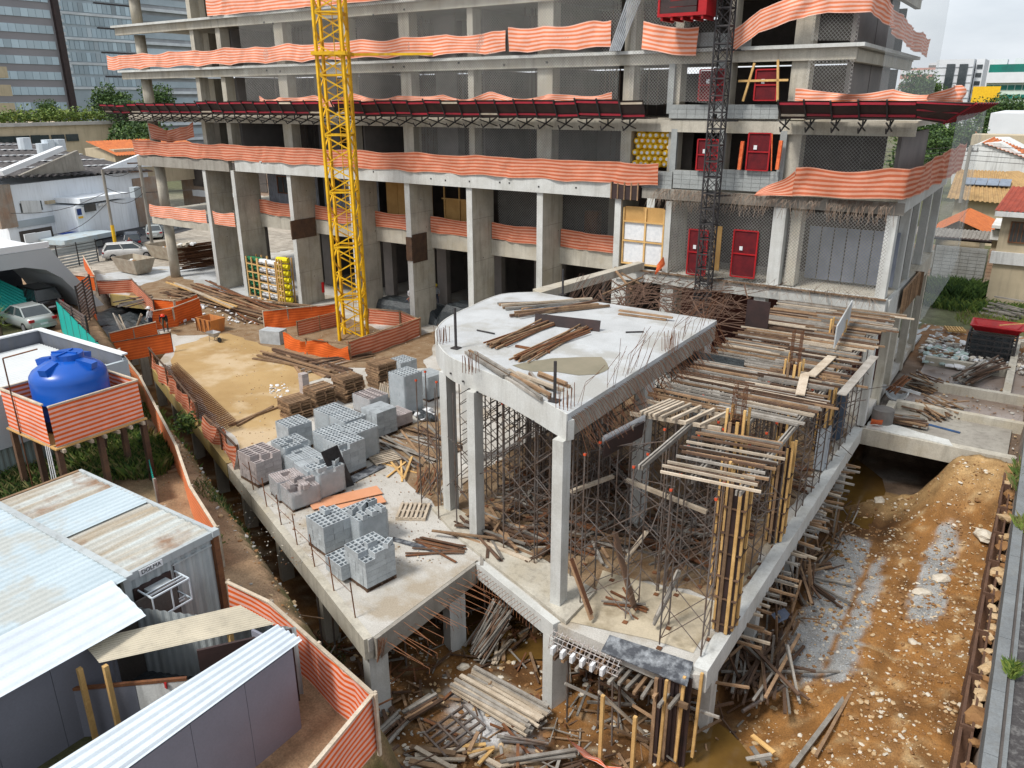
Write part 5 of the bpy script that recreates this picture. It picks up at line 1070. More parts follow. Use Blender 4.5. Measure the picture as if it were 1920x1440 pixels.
def tray(par, m, c, w, d, h, fl=.25, th=.06):
    b = MB(); n = [(-1, -1), (1, -1), (1, 1), (-1, 1)]
    lo = [c+Vector((x*(w-fl), y*(d-fl), 0)) for x, y in n]; hi = [c+Vector((x*w, y*d, h)) for x, y in n]; li = [c+Vector((x*(w-fl-th), y*(d-fl-th), th)) for x, y in n]; hi2 = [c+Vector((x*(w-th), y*(d-th), h)) for x, y in n]
    b.add(lo+hi+li+hi2, [(3, 2, 1, 0)]+[(i, (i+1) % 4, 4+(i+1) % 4, 4+i) for i in range(4)]+[(4+i, 4+(i+1) % 4, 12+(i+1) % 4, 12+i) for i in range(4)]+[(12+i, 12+(i+1) % 4, 8+(i+1) % 4, 8+i) for i in range(4)]+[(8, 9, 10, 11)]); return b.build('tray_body', m, par)
tray(tr, redp, c+Vector((.1, .1, H2+.12)), 1.4, 1.0, .36); 
for sy in (-1, 1): box('rim', tr, redp, c+Vector((.1, .1+sy*1.0, H2+.49)), (2.9, .1, .06))
for sx in (-1, 1): box('rim', tr, redp, c+Vector((.1+sx*1.4, .1, H2+.492)), (.1, 2.0, .06))
bar('stick', tr, timby, c+Vector((.2, -.6, H2+.62)), c+Vector((1.9, .8, H2+.7)), .05)
pallet(None, G(1790, 622, -.2)[:2], .3, timby, -.1, lab='yellow wooden crate pallet left of the red tray')
rocks('rubble', 'pale rubble strewn beyond the tower flank', 900, lambda r: (-5+6*r.random(), 53+9*r.random()), .04, .28, [rubm, stone3, whitep, rubm], z=-.35, seed=12)
rocks('rubble', 'stones and crumbs on the yard behind the bridging slab', 700, lambda r: (-4.8+6*r.random(), 39+12*r.random()), .02, .12, [rubm, stone2, stone], z=-.45, seed=13)
rocks('white_bags', 'greenish and white sacks heaped by the tower flank', 90, lambda r: (-4.6+2.2*r.random(), 52.3+4*r.random()), .2, .35, [whitep, mat('pale_sack', (.4, .5, .47), sc=4)], z=-.3, seed=14)
# red pipe and tubs by the flank
b = MB(); b.rod((-4.7, 39.6, .05), (-4.7, 39.6, .75), 1.0, 20); tag(b.build('tub', mat('grey_tub', (.16, .15, .14), sc=3)), 'dark grey mortar tub at the foot of the tower flank', 'tub')
tag(bar('water_drum', None, mat('navy_drum', (.04, .06, .09), sc=2), (-6.6, 36.4, .1), (-6.6, 36.4, 2.3), 1.5, 1.5, shape='rod'), 'dark blue drum standing behind rebar at the end of the deck', 'drum')
gnet('crumpled orange net at the foot of the tall slim column', rag, [(-5.1, 38.9, .1), (-4.6, 39.0, .1)], .4, 60, lean=.3, rip=.15)
gnet('crumpled orange net draped over the beam by the white hoarding', rag, [GY(1228, 516, 39.5), GY(1243, 500, 39.5)], .5, 61, lean=.1, rip=.2)
# sheet piles, kerb wall and lane at the right edge
sp = thing('sheet_pile_wall', 'rusty brown soldier piles and channels lining the right edge of the pit', 'retaining wall', (.8, 25, -3.2))
bm_ = mat('brown_sheet_pile', (.09, .05, .035), (.14, .075, .045), sc=1.2, fine=.4)
box('lagging', sp, bm_, (.98, 24, -1.75), (.06, 30, 3.0)); box('waling', sp, bm_, (.72, 24, -.28), (.08, 30, .1))
for k in range(13): y = 10.5+k*2.3; box('pile_web', sp, bm_, (.86, y, -1.7), (.3, .06, 3.1)); box('pile_flange', sp, bm_, (.7, y+.2, -1.7), (.04, .45, 3.1)); 
rocks('boulders', 'tan boulders wedged between the sheet piles and the kerb wall', 90, lambda r: (.98+.15*r.random(), 12+25*r.random()), .15, .35, [stone, stone2], z=-.35, seed=15)
kw = thing('kerb_wall', 'grey concrete kerb wall along the lane at the right edge', 'wall', (1.3, 24, -.3)); greyc = mat('grey_smooth_concrete', (.2, .215, .22), (.15, .16, .165), sc=.8, grime=.4, fine=.3)
for k in range(14): box('wall_panel', kw, greyc, (1.33, 9+k*2.5, .3), (.3, 2.48, 1.0))
box('gutter', kw, darkin, (1.53, 26, .42), (.08, 36, .5)); box('low_wall', kw, greyc, (1.62, 26, .36), (.1, 36, .6))
lane = mat('tarry_lane', (.06, .055, .055), (.16, .155, .15), sc=4.5, lo=.5, hi=.7, fine=.5, bump=.8, bsc=12); poly_sheet('lane', lane, [(1.68, 4), (7, 4), (7, 58), (1.68, 58)], .57, 'dark patched lane running along the right edge of the photograph')
def leaves(name, par, m, c, n, r, size, seed=1, flat=.8, up=.3):
    rr = random.Random(seed); b = MB(); c = Vector(c)
    for k in range(n):
        v = Vector((rr.gauss(0, 1), rr.gauss(0, 1), rr.gauss(0, 1))).normalized(); q = (rr.random()**.4)*(1+.35*noise.noise(v*1.9+Vector((seed, 0, 0)))*2); p = c+Vector((v.x*r[0]*q, v.y*r[1]*q, v.z*r[2]*q)); s = size*rr.uniform(.5, 1.3)
        a = Vector((rr.gauss(0, 1), rr.gauss(0, 1), rr.gauss(0, .6))).normalized(); e = a.cross(Vector((rr.gauss(0, 1), rr.gauss(0, 1), rr.gauss(0, 1)))).normalized()
        b.add([p-a*s-e*s*.4, p+e*s*.6-a*s*.2, p+a*s, p-e*s*.6+a*s*.3], [(0, 1, 2, 3)], rr.randrange(len(m)) if isinstance(m, list) else 0)
    return b.build(name, m, par)
gr1 = mat('leaf_dark', (.028, .06, .018), (.045, .09, .022), sc=.6, rough=.6, bump=0); gr2 = mat('leaf_mid', (.07, .13, .03), (.1, .16, .035), sc=.6, rough=.6, bump=0); gr3 = mat('leaf_yellow_green', (.2, .25, .05), (.13, .19, .04), sc=.6, rough=.6, bump=0); gr4 = mat('dry_grass', (.26, .22, .09), (.16, .17, .06), sc=2, bump=0); barkm = mat('bark', (.12, .085, .06), sc=3)
def tuft(name, lab, m, cx, cy, cz, rx, ry, n, h, seed=1, kind='stuff', cat=None):
    rr = random.Random(seed); b = MB()
    for k in range(n):
        a = rr.random()*6.28; q = rr.random()**.5; x = cx+math.cos(a)*rx*q; y = cy+math.sin(a)*ry*q; z = gz(x, y) if cz is None else cz; hh = h*rr.uniform(.4, 1.2); d = rr.random()*6.28; l = hh*rr.uniform(.2, .8); w = .014+.01*h
        p = Vector((x, y, z)); b.add([p+Vector((w*math.sin(d), -w*math.cos(d), 0)), p-Vector((w*math.sin(d), -w*math.cos(d), 0)), p+Vector((math.cos(d)*l*.4, math.sin(d)*l*.4, hh*.7)), p+Vector((math.cos(d)*l, math.sin(d)*l, hh))], [(0, 1, 3, 2)], rr.randrange(len(m)))
    o = b.build(name, m); return tag(o, lab, cat, None, kind)
tuft('weeds', 'bright green weed tuft growing on the kerb wall', [gr3, gr2], 1.58, 21.3, .7, .16, .25, 260, .35, 3, None, 'weeds')
tuft('weeds', 'dry yellow weed tuft on the far end of the kerb wall', [gr4, gr3], 1.5, 30.2, .7, .25, .4, 260, .4, 4, None, 'weeds')
tuft('weeds', 'thin dry grass at the far corner of the lane', [gr4, gr2], 1.2, 35.5, .3, .3, 1.3, 260, .5, 5, None, 'weeds')
# ---------------------------------------------------------------- garden wall and houses on the right
gw = thing('boundary_wall', 'tall stained block boundary wall behind the yard on the right', 'wall', (-2, 76.8, -.6)); wb_ = mat('grey_block_wall', (.3, .31, .31), (.22, .22, .21), sc=.8, grime=.6, fine=.4); wr_ = mat('crumbling_brick', (.34, .22, .15), (.36, .32, .27), sc=.8, grime=.5, fine=.4)
for x0, x1, m in ((-12, -7.3, wr_), (-7.2, -3.3, wb_), (-3.2, -.6, wr_), (-.5, 14, wr_)):
    box('wall_base', gw, m, ((x0+x1)/2, 76.9, 1.2), (x1-x0, .2, 3.7)); n = int((x1-x0)/.62)
    if x0 < -1:
        for j in range(12):
            for i in range(n): box('block', gw, m, (x0+(i+.5+(j % 2)*.0)*(x1-x0)/n, 76.78, -.5+j*.3), ((x1-x0)/n-.03, .06, .27))
box('moss_streak', gw, mat('black_moss', (.035, .04, .025), sc=2), (-1.0, 76.7, 1.2), (.9, .05, 3.2))
tuft('grass', 'green weeds growing along the foot of the boundary wall', [gr2, gr1, gr3], -3.5, 70.5, -.4, 5, 3.6, 5000, .8, 7)
tuft('grass', 'dark shrubs at the foot of the boundary wall', [gr1, gr2], -4.5, 71.5, -.4, 2.2, 2, 2500, 1.5, 8)
tuft('grass', 'sparse weeds between the rubble and the poles', [gr3, gr4], 0, 65, -.4, 4, 3, 1800, .5, 9)
tileo = mat('orange_tile', (.55, .17, .05), (.42, .12, .04), sc=1.5, fine=.4, rough=.8); tiley = mat('tan_tile', (.46, .3, .13), (.32, .2, .09), sc=1.5, fine=.5); tiler = mat('red_tile', (.35, .07, .04), (.25, .05, .03), sc=1.5, fine=.4)
def corr_quad(name, par, m, a, b_, c, d, per=.25, amp=.04, th=0):
    """corrugated sheet: ridges run from edge a-b to edge d-c"""
    a, b_, c, d = map(Vector, (a, b_, c, d)); L = max((b_-a).length, (c-d).length); N = max(2, int(L/per))*4; nn = (b_-a).cross(d-a).normalized()
    if nn.z < 0: nn = -nn
    mb = MB()
    for i in range(N+1):
        t = i/N; o = nn*((0, 1, 1, 0)[i % 4]*amp); mb.v += [tuple(a.lerp(b_, t)+o), tuple(d.lerp(c, t)+o)]
    for i in range(N): mb.f.append((2*i, 2*i+1, 2*i+3, 2*i+2)); mb.mi.append(0)
    return mb.build(name, m, par)
cream = mat('cream_render', (.5, .42, .29), (.42, .35, .24), sc=.5, grime=.3); whiter = mat('stained_white_render', (.7, .71, .7), (.6, .6, .58), sc=.4, grime=.45, fine=.2); whb = mat('white_far_wall', (.68, .7, .72), (.6, .62, .64), sc=.2)
h1 = thing('orange_roof_house', 'small house with a bright orange tiled gable roof behind the wall', 'house', GY(1805, 440, 82))
def g_house(par, px0, px1, pe, pr, Y, roofm, wallm, depth, eave_y, ridge_y, zb=-1, over=.5):
    a = GY(px0, eave_y, Y); c = GY(px1, eave_y, Y); r_ = GY(pr, ridge_y, Y); b = MB()
    b.add([(a.x, Y, zb), (c.x, Y, zb), (c.x, Y, a.z), (r_.x, Y, r_.z), (a.x, Y, a.z), (a.x, Y+depth, zb), (c.x, Y+depth, zb), (c.x, Y+depth, a.z), (r_.x, Y+depth, r_.z), (a.x, Y+depth, a.z)], [(0, 1, 2, 3, 4), (6, 5, 9, 8, 7), (1, 6, 7, 2), (5, 0, 4, 9)]); b.build('wall', wallm, par)
    for s, e in ((a, -1), (c, 1)):
        ev = Vector((s.x, 0, s.z)); rv = Vector((r_.x, 0, r_.z)); ov = (ev-rv).normalized()*over; e0 = ev+ov
        corr_quad('roof', par, roofm, (rv.x, Y-over, rv.z+.08), (rv.x, Y+depth, rv.z+.08), (e0.x, Y+depth, e0.z+.08), (e0.x, Y-over, e0.z+.08), .3, .07)
    return a, c, r_
g_house(h1, 1758, 1842, 0, 1800, 82, tileo, cream, 9, 432, 413, over=.9)
box('lean_to_roof', h1, mat('dark_sheet', (.1, .07, .06), sc=2), (GY(1800, 445, 81).x, 80.6, GY(1800, 447, 81).z), (6, 1.6, .12)); corr_quad('lean_to_roof', h1, timbg, (-9.5, 80, 4.1), (-3.2, 80, 4.1), (-3.2, 77.6, 3.7), (-9.5, 77.6, 3.7), .3, .06)
h2 = thing('tan_roof_house', 'long house with a hipped tan tile roof and solar panels', 'house', GY(1850, 380, 104)); a = GY(1775, 372, 100); c = GY(1905, 385, 100); r0 = GY(1795, 318, 108); r1_ = GY(1885, 322, 108)
corr_quad('roof', h2, tiley, r0, r1_, c, a, .45, .1); corr_quad('roof', h2, tiley, r1_, r1_+Vector((1, 7, -.4)), c+Vector((7, 8, 0)), c, .45, .1); box('wall', h2, cream, ((a.x+c.x)/2, 106, a.z-3), (c.x-a.x-1.5, 10, 5.9))
for k in range(4): q = a.lerp(c, .3).lerp(r0.lerp(r1_, .3), .55)+Vector((k*1.15, 0, .25)); box('solar_panel', h2, mat('solar_%d' % k, (.2, .24, .3), sc=2, rough=.3), q, (1.1, 1.9, .08), rot=Matrix.Rotation(math.atan2(r0.z-a.z, 8), 3, 'X'))
h3 = thing('white_gable_building', 'big white-walled building with stained gable and orange tile strip', 'building', GY(1850, 330, 122)); A_ = [GY(x, y, 120) for x, y in ((1783, 345), (1785, 291), (1840, 268), (1875, 268), (1935, 300), (1935, 400))]
b = MB(); lo = [(p.x, p.z) for p in A_]; b.add([(x, 120, z) for x, z in lo]+[(x, 140, z) for x, z in lo], [tuple(range(6))[::-1], tuple(range(6, 12))]+[(i, (i+1) % 6, 6+(i+1) % 6, 6+i) for i in range(6)]); b.build('wall', whiter, h3)
corr_quad('roof', h3, tileo, GY(1840, 268, 119.7), GY(1935, 301, 119.7), GY(1935, 286, 126), GY(1862, 257, 126), .5, .1)
h4 = thing('cream_house', 'cream two-storey house with a barred window at the right edge', 'house', GY(1900, 480, 70)); a = GY(1881, 402, 70); z0_ = -.5
box('wall', h4, cream, (a.x+5, 75, (a.z+z0_)/2), (10, 10, a.z-z0_)); box('base_band', h4, whiter, (a.x+4.9, 69.9, GY(1900, 485, 70).z), (10.3, .3, .9)); corr_quad('roof', h4, tiler, GY(1897, 350, 76), GY(1897, 350, 76)+Vector((12, 0, 0)), a+Vector((12, -.8, .3)), a+Vector((-.6, -.8, .3)), .35, .07); box('fascia', h4, whiter, (a.x+5, 69.1, a.z+.12), (11, .12, .35)); p = GY(1913, 436, 69.98); win(h4, (p.x, 69.95, p.z), 1.3, 1.5, rust, bars=4)
h5 = thing('flat_white_building', 'long flat white building with a cream wall at the right', 'building', GY(1900, 240, 170)); a = GY(1858, 212, 170); c = GY(1850, 250, 170); box('wall', h5, whb, (a.x+30, 190, a.z/2), (60, 40, a.z)); box('wall', h5, cream, (GY(1822, 262, 150).x+20, 152, GY(1822, 252, 150).z/2), (40, 6, GY(1822, 252, 150).z))
h6 = thing('junk_terrace', 'cluttered grey terrace between the orange roof and the cream house', 'terrace', (-2, 79, 0)); box('wall', h6, cream, (-1.9, 80, 2.2), (2.6, 4, 5.4)); box('slab', h6, whiter, (-1.9, 79.4, 4.95), (3, 5, .25)); box('parapet', h6, whiter, (-2.6, 77.6, 4.2), (1.6, .3, .8))
def polepost(lab, px, pyb, pyt, Y, d=.35, m=concd):
    a = GY(px, pyb, Y); t = thing('utility_pole', lab, 'utility pole', a); rod('post', t, m, a, (a.x, a.y, GY(px, pyt, Y).z), d); zt = GY(px, pyt, Y).z; box('cross_arm', t, timbg, (a.x, a.y, zt-.6), (1.6, .1, .12)); 
    for s in (-.7, -.25, .25, .7): rod('insulator', t, darkin, (a.x+s, a.y, zt-.5), (a.x+s, a.y, zt-.25), .1)
    return Vector((a.x, a.y, zt))
pa = polepost('grey concrete utility pole in front of the white gable building', 1800, 380, 272, 98)
pwr = thing('power_lines', 'power lines strung from the pole by the white gable building', 'power lines', pa)
for k in range(4):
    p = [pa+Vector((0, 0, -.5*k)), Vector((pa.x-30, 120, pa.z-1-.5*k)), Vector((pa.x+40, 80, pa.z+3-.4*k))]
    for q in (1, 2): b = MB(); b.tube([p[0].lerp(p[q], i/8)+Vector((0, 0, -1.2*math.sin(math.pi*i/8))) for i in range(9)], .05, 4); b.build('wire', blackm, pwr)
# far right towers
def bands(t, m0, m1, x0, x1, Y, z0, z1, n, d=20, cols=0, mw=None, frac=.5, m2=None):
    box('body', t, m0, ((x0+x1)/2, Y+d/2, (z0+z1)/2), (x1-x0, d, z1-z0)); h = (z1-z0)/n
    for k in range(n):
        zc = z0+h*(k+.5)
        if cols:
            w = (x1-x0)/cols
            for i in range(cols): box('window', t, m1 if not m2 or (i*7+k*3) % 5 else m2, (x0+w*(i+.5), Y-.1, zc), (w-.25*w*.5, .2, h*frac))
        else: box('band', t, m1, ((x0+x1)/2, Y-.1, zc), (x1-x0-.2, .2, h*frac))
Yf = 330; t = thing('white_hospital_tower', 'white tower with two dark vertical glass strips on the skyline', 'building', GY(1800, 190, Yf)); a = GY(1757, 112, Yf); c = GY(1828, 108, Yf); zb = -5
bandw = mat('white_panelled', (.62, .64, .66), (.55, .57, .6), sc=.1); box('body', t, bandw, ((a.x+c.x)/2, Yf+12, (a.z+zb)/2), (c.x-a.x, 24, a.z-zb))
for k in range(12): box('joint', t, mat('pale_joint_%d' % k, (.45, .47, .5)) if k == 0 else MATS['pale_joint_0'], ((a.x+c.x)/2, Yf-.1, zb+(a.z-zb)*(k+1)/13), (c.x-a.x, .2, .25))
for px in (1784, 1808): p = GY(px, 120, Yf); box('glass_strip', t, glass, (p.x, Yf-.3, (p.z+zb)/2), (2.6, .4, p.z-zb))
d0 = GY(1850, 112, Yf+14); box('annex', t, whb, ((c.x+d0.x)/2+.3, Yf+16, (d0.z+zb)/2), (d0.x-c.x, 22, d0.z-zb)); 
for k in range(9): box('window_band', t, glass, ((c.x+d0.x)/2+.3, Yf+4.9, d0.z-2.5-k*2.7), (d0.x-c.x-.8, .3, 1.3))
t = thing('green_band_building', 'white office block with green roof stripe and green window bands', 'building', GY(1890, 180, 300)); a = GY(1852, 146, 300); c = GY(1935, 142, 300); grm = mat('green_glass', (.01, .19, .14), (.02, .13, .11), sc=.3, rough=.3); bands(t, mat('mint_wall', (.6, .7, .62), (.55, .64, .57), sc=.2), grm, a.x, c.x, 300, -5, a.z-1.5, 9, 20, 6); box('roof_band', t, grm, ((a.x+c.x)/2, 306, GY(1852, 133, 300).z), (c.x-a.x, 14, 3.6)); box('attic', t, whb, ((a.x+c.x)/2, 305, a.z), (c.x-a.x+.5, 13, 3))
box('penthouse', t, whb, (GY(1866, 125, 300).x, 312, GY(1866, 122, 300).z-2), (5, 6, 8)); box('penthouse', t, whb, (GY(1915, 125, 300).x, 312, GY(1915, 120, 300).z-2), (5, 6, 8))
t = thing('pink_tower', 'pink and white tower seen through the veil at the tower corner', 'building', GY(1700, 190, 380)); a = GY(1690, 128, 380); bands(t, mat('pink_wall', (.55, .3, .25), sc=.2), whb, a.x, a.x+16, 380, 0, a.z, 8, 14)
t = thing('grey_sign_building', 'low office block with grey rooftop box behind the white tower', 'building', GY(1735, 190, 400)); a = GY(1742, 118, 400); bands(t, whb, MATS['grey_partition'], a.x, a.x+12, 400, 0, a.z, 8, 14)
# ---------------------------------------------------------------- trees and far houses
def crown_mesh(seed, n, ms):
    o = leaves('crown', None, ms, (0, 0, 0), n, (1, 1, .8), .07, seed); me = o.data; off = o.location.copy(); me.transform(Matrix.Translation(off)); bpy.data.objects.remove(o); return me
CM = [crown_mesh(k, 3600, ms) for k, ms in enumerate(([gr1, gr1, gr2], [gr2, gr1, gr2], [gr2, gr3, gr1], [gr1, gr2, gr1]))]
def tree(x, y, z, h, r, lab, k=0, group=None, name='tree'):
    t = thing(name, lab, 'tree', (x, y, z), 0, group); b = MB(); b.rod((x, y, z-.5), (x, y, z+h*.6), r*.12, 7)
    for q in range(4): a = q*1.57+x; b.rod((x, y, z+h*.35), (x+math.cos(a)*r*.6, y+math.sin(a)*r*.6, z+h*.7), r*.05, 5)
    b.build('trunk', barkm, t); _reg(bpy.data.objects.new('crown', CM[k % 4]), Matrix.Translation((x, y, z+h-r*.75)) @ Matrix.Rotation(x*7, 4, 'Z') @ Matrix.Diagonal((r, r, r*1.05, 1)), t); return t
rr = random.Random(5)
for px, py, Y, h, r, lab in ((1728, 138, 290, 18, 6, 'dark tree left of the white hospital tower'), (1746, 150, 285, 16, 4.5, 'second dark tree left of the white hospital tower'), (1776, 170, 260, 10, 3.6, 'pale round tree at the foot of the white tower'), (1860, 188, 230, 9, 4, 'yellowish palm-like tree in front of the green banded block'), (1888, 186, 220, 9, 5, 'bushy tree behind the flat white building'), (1915, 190, 225, 8, 4.5, 'bushy tree at the right edge above the flat white building'), (1735, 225, 150, 7, 3.6, 'tree seen through the net veil'), (1760, 250, 140, 6, 2.6, 'wide dark tree behind the canopy corner'), (1793, 236, 160, 7, 3, 'dark tree between the canopy and the flat white building'), (1822, 240, 162, 7, 3, 'second dark tree by the flat white building'), (1715, 272, 110, 5, 2.6, 'round green tree low behind the veil')):
    p = GY(px, py, Y); tree(p.x, Y, p.z-h, h, r, lab, rr.choice((0, 3)))
for k in range(34):
    x = -40+k*6+rr.uniform(-3, 3); y = 520+rr.uniform(-40, 60); z = GY(1900, 205, 520).z*0+2+18*math.exp(-((x-75)/45)**2); tree(x, y, z-3, 16+rr.random()*6, 11, 'dark trees making up the wooded hill on the skyline', rr.choice((0, 3)), 'trees on the wooded hill')
hill = MB(); HX = []
for i in range(25):
    for j in range(7): x = -60+i*14; y = 470+j*30; hill.v.append((x, y, -2+(19*math.exp(-((x-75)/48)**2)+5)*math.sin(math.pi*min(1, j/3)/2)))
for i in range(24):
    for j in range(6): a = i*7+j; hill.f.append((a, a+7, a+8, a+1)); hill.mi.append(0)
tag(hill.build('hill', gr1), 'wooded hill on the right skyline', None, None, 'structure')
hm = [whb, cream, mat('grey_far', (.4, .41, .42), sc=.3), whiter]
def lowhouse(x, y, w, d, h, roof, wall, lab, grp):
    t = thing('distant_house', lab, 'house', (x, y, -.3), 0, grp); box('wall', t, wall, (x, y, h/2-.3), (w, d, h)); b = MB(); b.add([(x-w*.55, y-d*.55, h-.3), (x+w*.55, y-d*.55, h-.3), (x+w*.55, y+d*.55, h-.3), (x-w*.55, y+d*.55, h-.3), (x-w*.3, y, h+1.3), (x+w*.3, y, h+1.3)], [(0, 1, 5, 4), (2, 3, 4, 5), (1, 2, 5), (3, 0, 4), (3, 2, 1, 0)]); b.build('roof', roof, t)
for k in range(80):
    y = 150+k*4.2; x = rr.uniform(-.09, .32)*y-8
    if x < 30 and y < 175: continue
    lowhouse(x, y, rr.uniform(8, 14), rr.uniform(7, 11), rr.uniform(3, 6.5), rr.choice((tileo, tiler, tiley, hm[2])), rr.choice(hm), 'low distant houses with tiled roofs beyond the site on the right', 'low distant houses on the right')
    if k % 2: tree(x+rr.uniform(-10, 10), y-6, -.3, rr.uniform(5, 9), rr.uniform(2.2, 3.8), 'distant street trees among the houses on the right', k, 'street trees among the right houses')
yb = GY(1848, 178, 240); tag(box('billboard', None, ylw, (yb.x, 240, yb.z), (6, .3, 4)), 'plain yellow billboard below the green banded block', 'billboard')
# ---------------------------------------------------------------- left side: containers, sheds, tank, barriers
Z1 = 1.8
zinc = mat('painted_zinc', (.47, .55, .59), (.40, .48, .52), sc=.8, stretch=(2, .3, 1), fine=.15, rough=.5, c3=(.42, .44, .42), sc3=.8, bump=.05)
zincw = mat('bright_zinc', (.60, .66, .70), (.5, .55, .6), sc=.6, fine=.1, rough=.45, bump=.05)
zincr = mat('streaked_container_roof', (.50, .54, .53), (.36, .3, .22), sc=1.1, stretch=(2.2, .22, 1), rough=.6, c3=(.26, .16, .1), sc3=.5, fine=.3)
contw = mat('container_grey', (.42, .46, .47), (.33, .36, .37), sc=.8, grime=.5, rough=.55); greyp = mat('slate_painted_board', (.2, .205, .245), (.17, .175, .21), sc=.5, fine=.1, rough=.7, bump=.03); beiger = mat('beige_roof_sheet', (.5, .45, .35), (.4, .36, .28), sc=.9, grime=.3)
ct = thing('shipping_container', 'grey steel site container with a streaked corrugated roof', 'container', (-19.8, 9.35, Z1))
cx0, cx1, cy0, cy1, cz = -23.1, -16.62, 8.1, 10.6, 4.3
corr_quad('roof', ct, zincr, (cx0, cy0+.1, cz), (cx1-.1, cy0+.1, cz), (cx1-.1, cy1-.06, cz), (cx0, cy1-.06, cz), .3, .04)
corr_quad('roof_sheet', ct, zinc, (cx0+1.9, cy0+.1, cz+.05), (cx0+3.6, cy0+.1, cz+.05), (cx0+3.6, cy1+.02, cz+.05), (cx0+1.9, cy1+.02, cz+.05), .2, .03)
for y in (cy0, cy1): box('top_rail', ct, contw, ((cx0+cx1)/2, y, cz), (cx1-cx0, .1, .14))
box('top_rail', ct, contw, (cx1, (cy0+cy1)/2, cz-.05), (.12, cy1-cy0, .2)); box('top_rail', ct, timb, (cx0, (cy0+cy1)/2, cz), (.1, cy1-cy0, .12))
corr('side_wall', ct, contw, (cx0, cy1-.03), (cx1, cy1-.03), Z1, cz, .3, .04); corr('end_wall', ct, contw, (cx1-.03, cy1-.1), (cx1-.03, cy0+.1), Z1, cz-.1, .28, -.045)
for y in (cy0, cy1): box('corner_post', ct, rust if y > 9 else contw, (cx1+.01, y, (Z1+cz)/2), (.16, .16, cz-Z1+.1)); box('corner_casting', ct, contw, (cx1+.02, y, cz), (.2, .2, .18))
for y in (9.35,): box('door_seam', ct, blackm, (cx1+.02, y, 2.95), (.02, .03, 2.1))
box('door_header', ct, contw, (cx1+.03, 9.9, 3.98), (.03, 1.15, .04)); rod('lock', ct, whitep, (cx1+.05, 9.25, 2.9), (cx1+.05, 9.48, 2.9), .05)
box('unit_recess', ct, blackpl, (cx1+.01, 8.75, 3.5), (.04, 1.0, .75)); box('air_conditioner', ct, MATS['cream_render'] if False else contw, (cx1+.12, 8.8, 3.55), (.3, .6, .42))
ra_ = bpy.data.objects.new('unit_cage', unit('box', zincw)); _reg(ra_, Matrix.Translation((cx1+.45, 8.85, 3.78)) @ Matrix.Diagonal((.02, 1.0, .04, 1)), ct)
for y in (8.35, 9.35):
    for z in (3.2, 3.8): bar('cage_bar', ra_, zincw, (cx1+.02, y, z), (cx1+.62, y, z), .035)
for z in (3.2, 3.8): bar('cage_bar', ra_, zincw, (cx1+.62, 8.35, z), (cx1+.62, 9.35, z), .035); bar('cage_bar', ra_, zincw, (cx1+.35, 8.35, z), (cx1+.35, 9.35, z), .025)
for y in (8.35, 8.85, 9.35): bar('cage_bar', ra_, zincw, (cx1+.62, y, 3.2), (cx1+.62, y, 3.8), .03)
def text(s, par, m, loc, rot, size, ext=.004):
    c = bpy.data.curves.new('lettering', 'FONT'); c.body = s; c.size = size; c.extrude = ext; c.align_x = 'CENTER'; o = bpy.data.objects.new('lettering_tmp', c); COL.objects.link(o); dg = bpy.context.evaluated_depsgraph_get(); me = bpy.data.meshes.new_from_object(o.evaluated_get(dg)); COL.objects.unlink(o); bpy.data.objects.remove(o); me.materials.clear(); me.materials.append(m); x = bpy.data.objects.new('lettering', me); return _reg(x, Matrix.Translation(Vector(loc)) @ rot.to_4x4(), par)
RX = Matrix.Rotation(R(90), 3, 'Z') @ Matrix.Rotation(R(90), 3, 'X')     # faces +X
box('name_plate', ct, whitep, (cx1+.075, 8.75, cz-.06), (.02, .62, .17)); text('DOLMA', ct, blackm, (cx1+.09, 8.75, cz-.1), RX, .15)
# long sheet roof and sheds in front of it
sh = thing('site_shed', 'long slate-grey site shed under pale corrugated roof sheets', 'shed', (-19, 5, Z1))
corr_quad('roof_sheet', sh, zinc, (-23.4, 8.02, 4.42), (-16.3, 8.02, 4.42), (-16.3, .8, 4.42), (-23.4, .8, 4.42), .22, .03)
corr_quad('roof_sheet', sh, zincw, (-16.45, 7.72, 4.50), (-14.95, 7.6, 4.2), (-14.95, .8, 4.2), (-16.45, .8, 4.50), .3, .025)
bar('ridge_flashing', sh, contw, (-23.4, 8.08, 4.46), (-16.3, 8.08, 4.46), .18, .03)
for k in range(4): y1_ = 6.9-k*1.25; box('wall_board', sh, greyp, (-15.45, y1_-.62, (Z1+4.12)/2), (.06, 1.24, 4.12-Z1))
box('wall_board', sh, greyp, (-15.9, 7.0, 2.9), (.9, .05, 2.2))
lean = thing('lean_to_store', 'open lean-to store with a beige corrugated roof and pine posts', 'shed', (-14, 7.8, Z1))
q = [G(152, 1203, 3.95), G(450, 1135, 3.95), G(515, 1170, 3.85), G(186, 1243, 3.85)]
corr_quad('roof_sheet', lean, beiger, q[0], q[3], q[2], q[1], .09, .018)
for x, y, zt in ((q[3].x-.25, q[3].y-.3, 3.8), (q[3].x+.12, q[3].y+.05, 3.8), (q[2].x-.6, q[2].y-.75, 3.8), (q[2].x-1.0, q[2].y-1.2, 3.5)): bar('post', lean, timby, (x, y, Z1), (x, y, zt), .1)
a = G(130, 1292, 3.1); c = G(350, 1272, 3.1); bar('rail', lean, rust, a, c, .07); box('back_wall', lean, darkin, (-16.2, 8.0, 2.8), (.05, 2.2, 2))
d_ = (c-a).normalized(); L = (c-a).length
for k, m in ((0, greyp), (1, whiter)): p = a+d_*L*(.28 if k == 0 else .78); box('low_board', lean, m, (p.x, p.y, (Z1+3.05)/2), (L*(.55 if k == 0 else .44), .05, 3.05-Z1), rot=frame_of(a, c)[0])
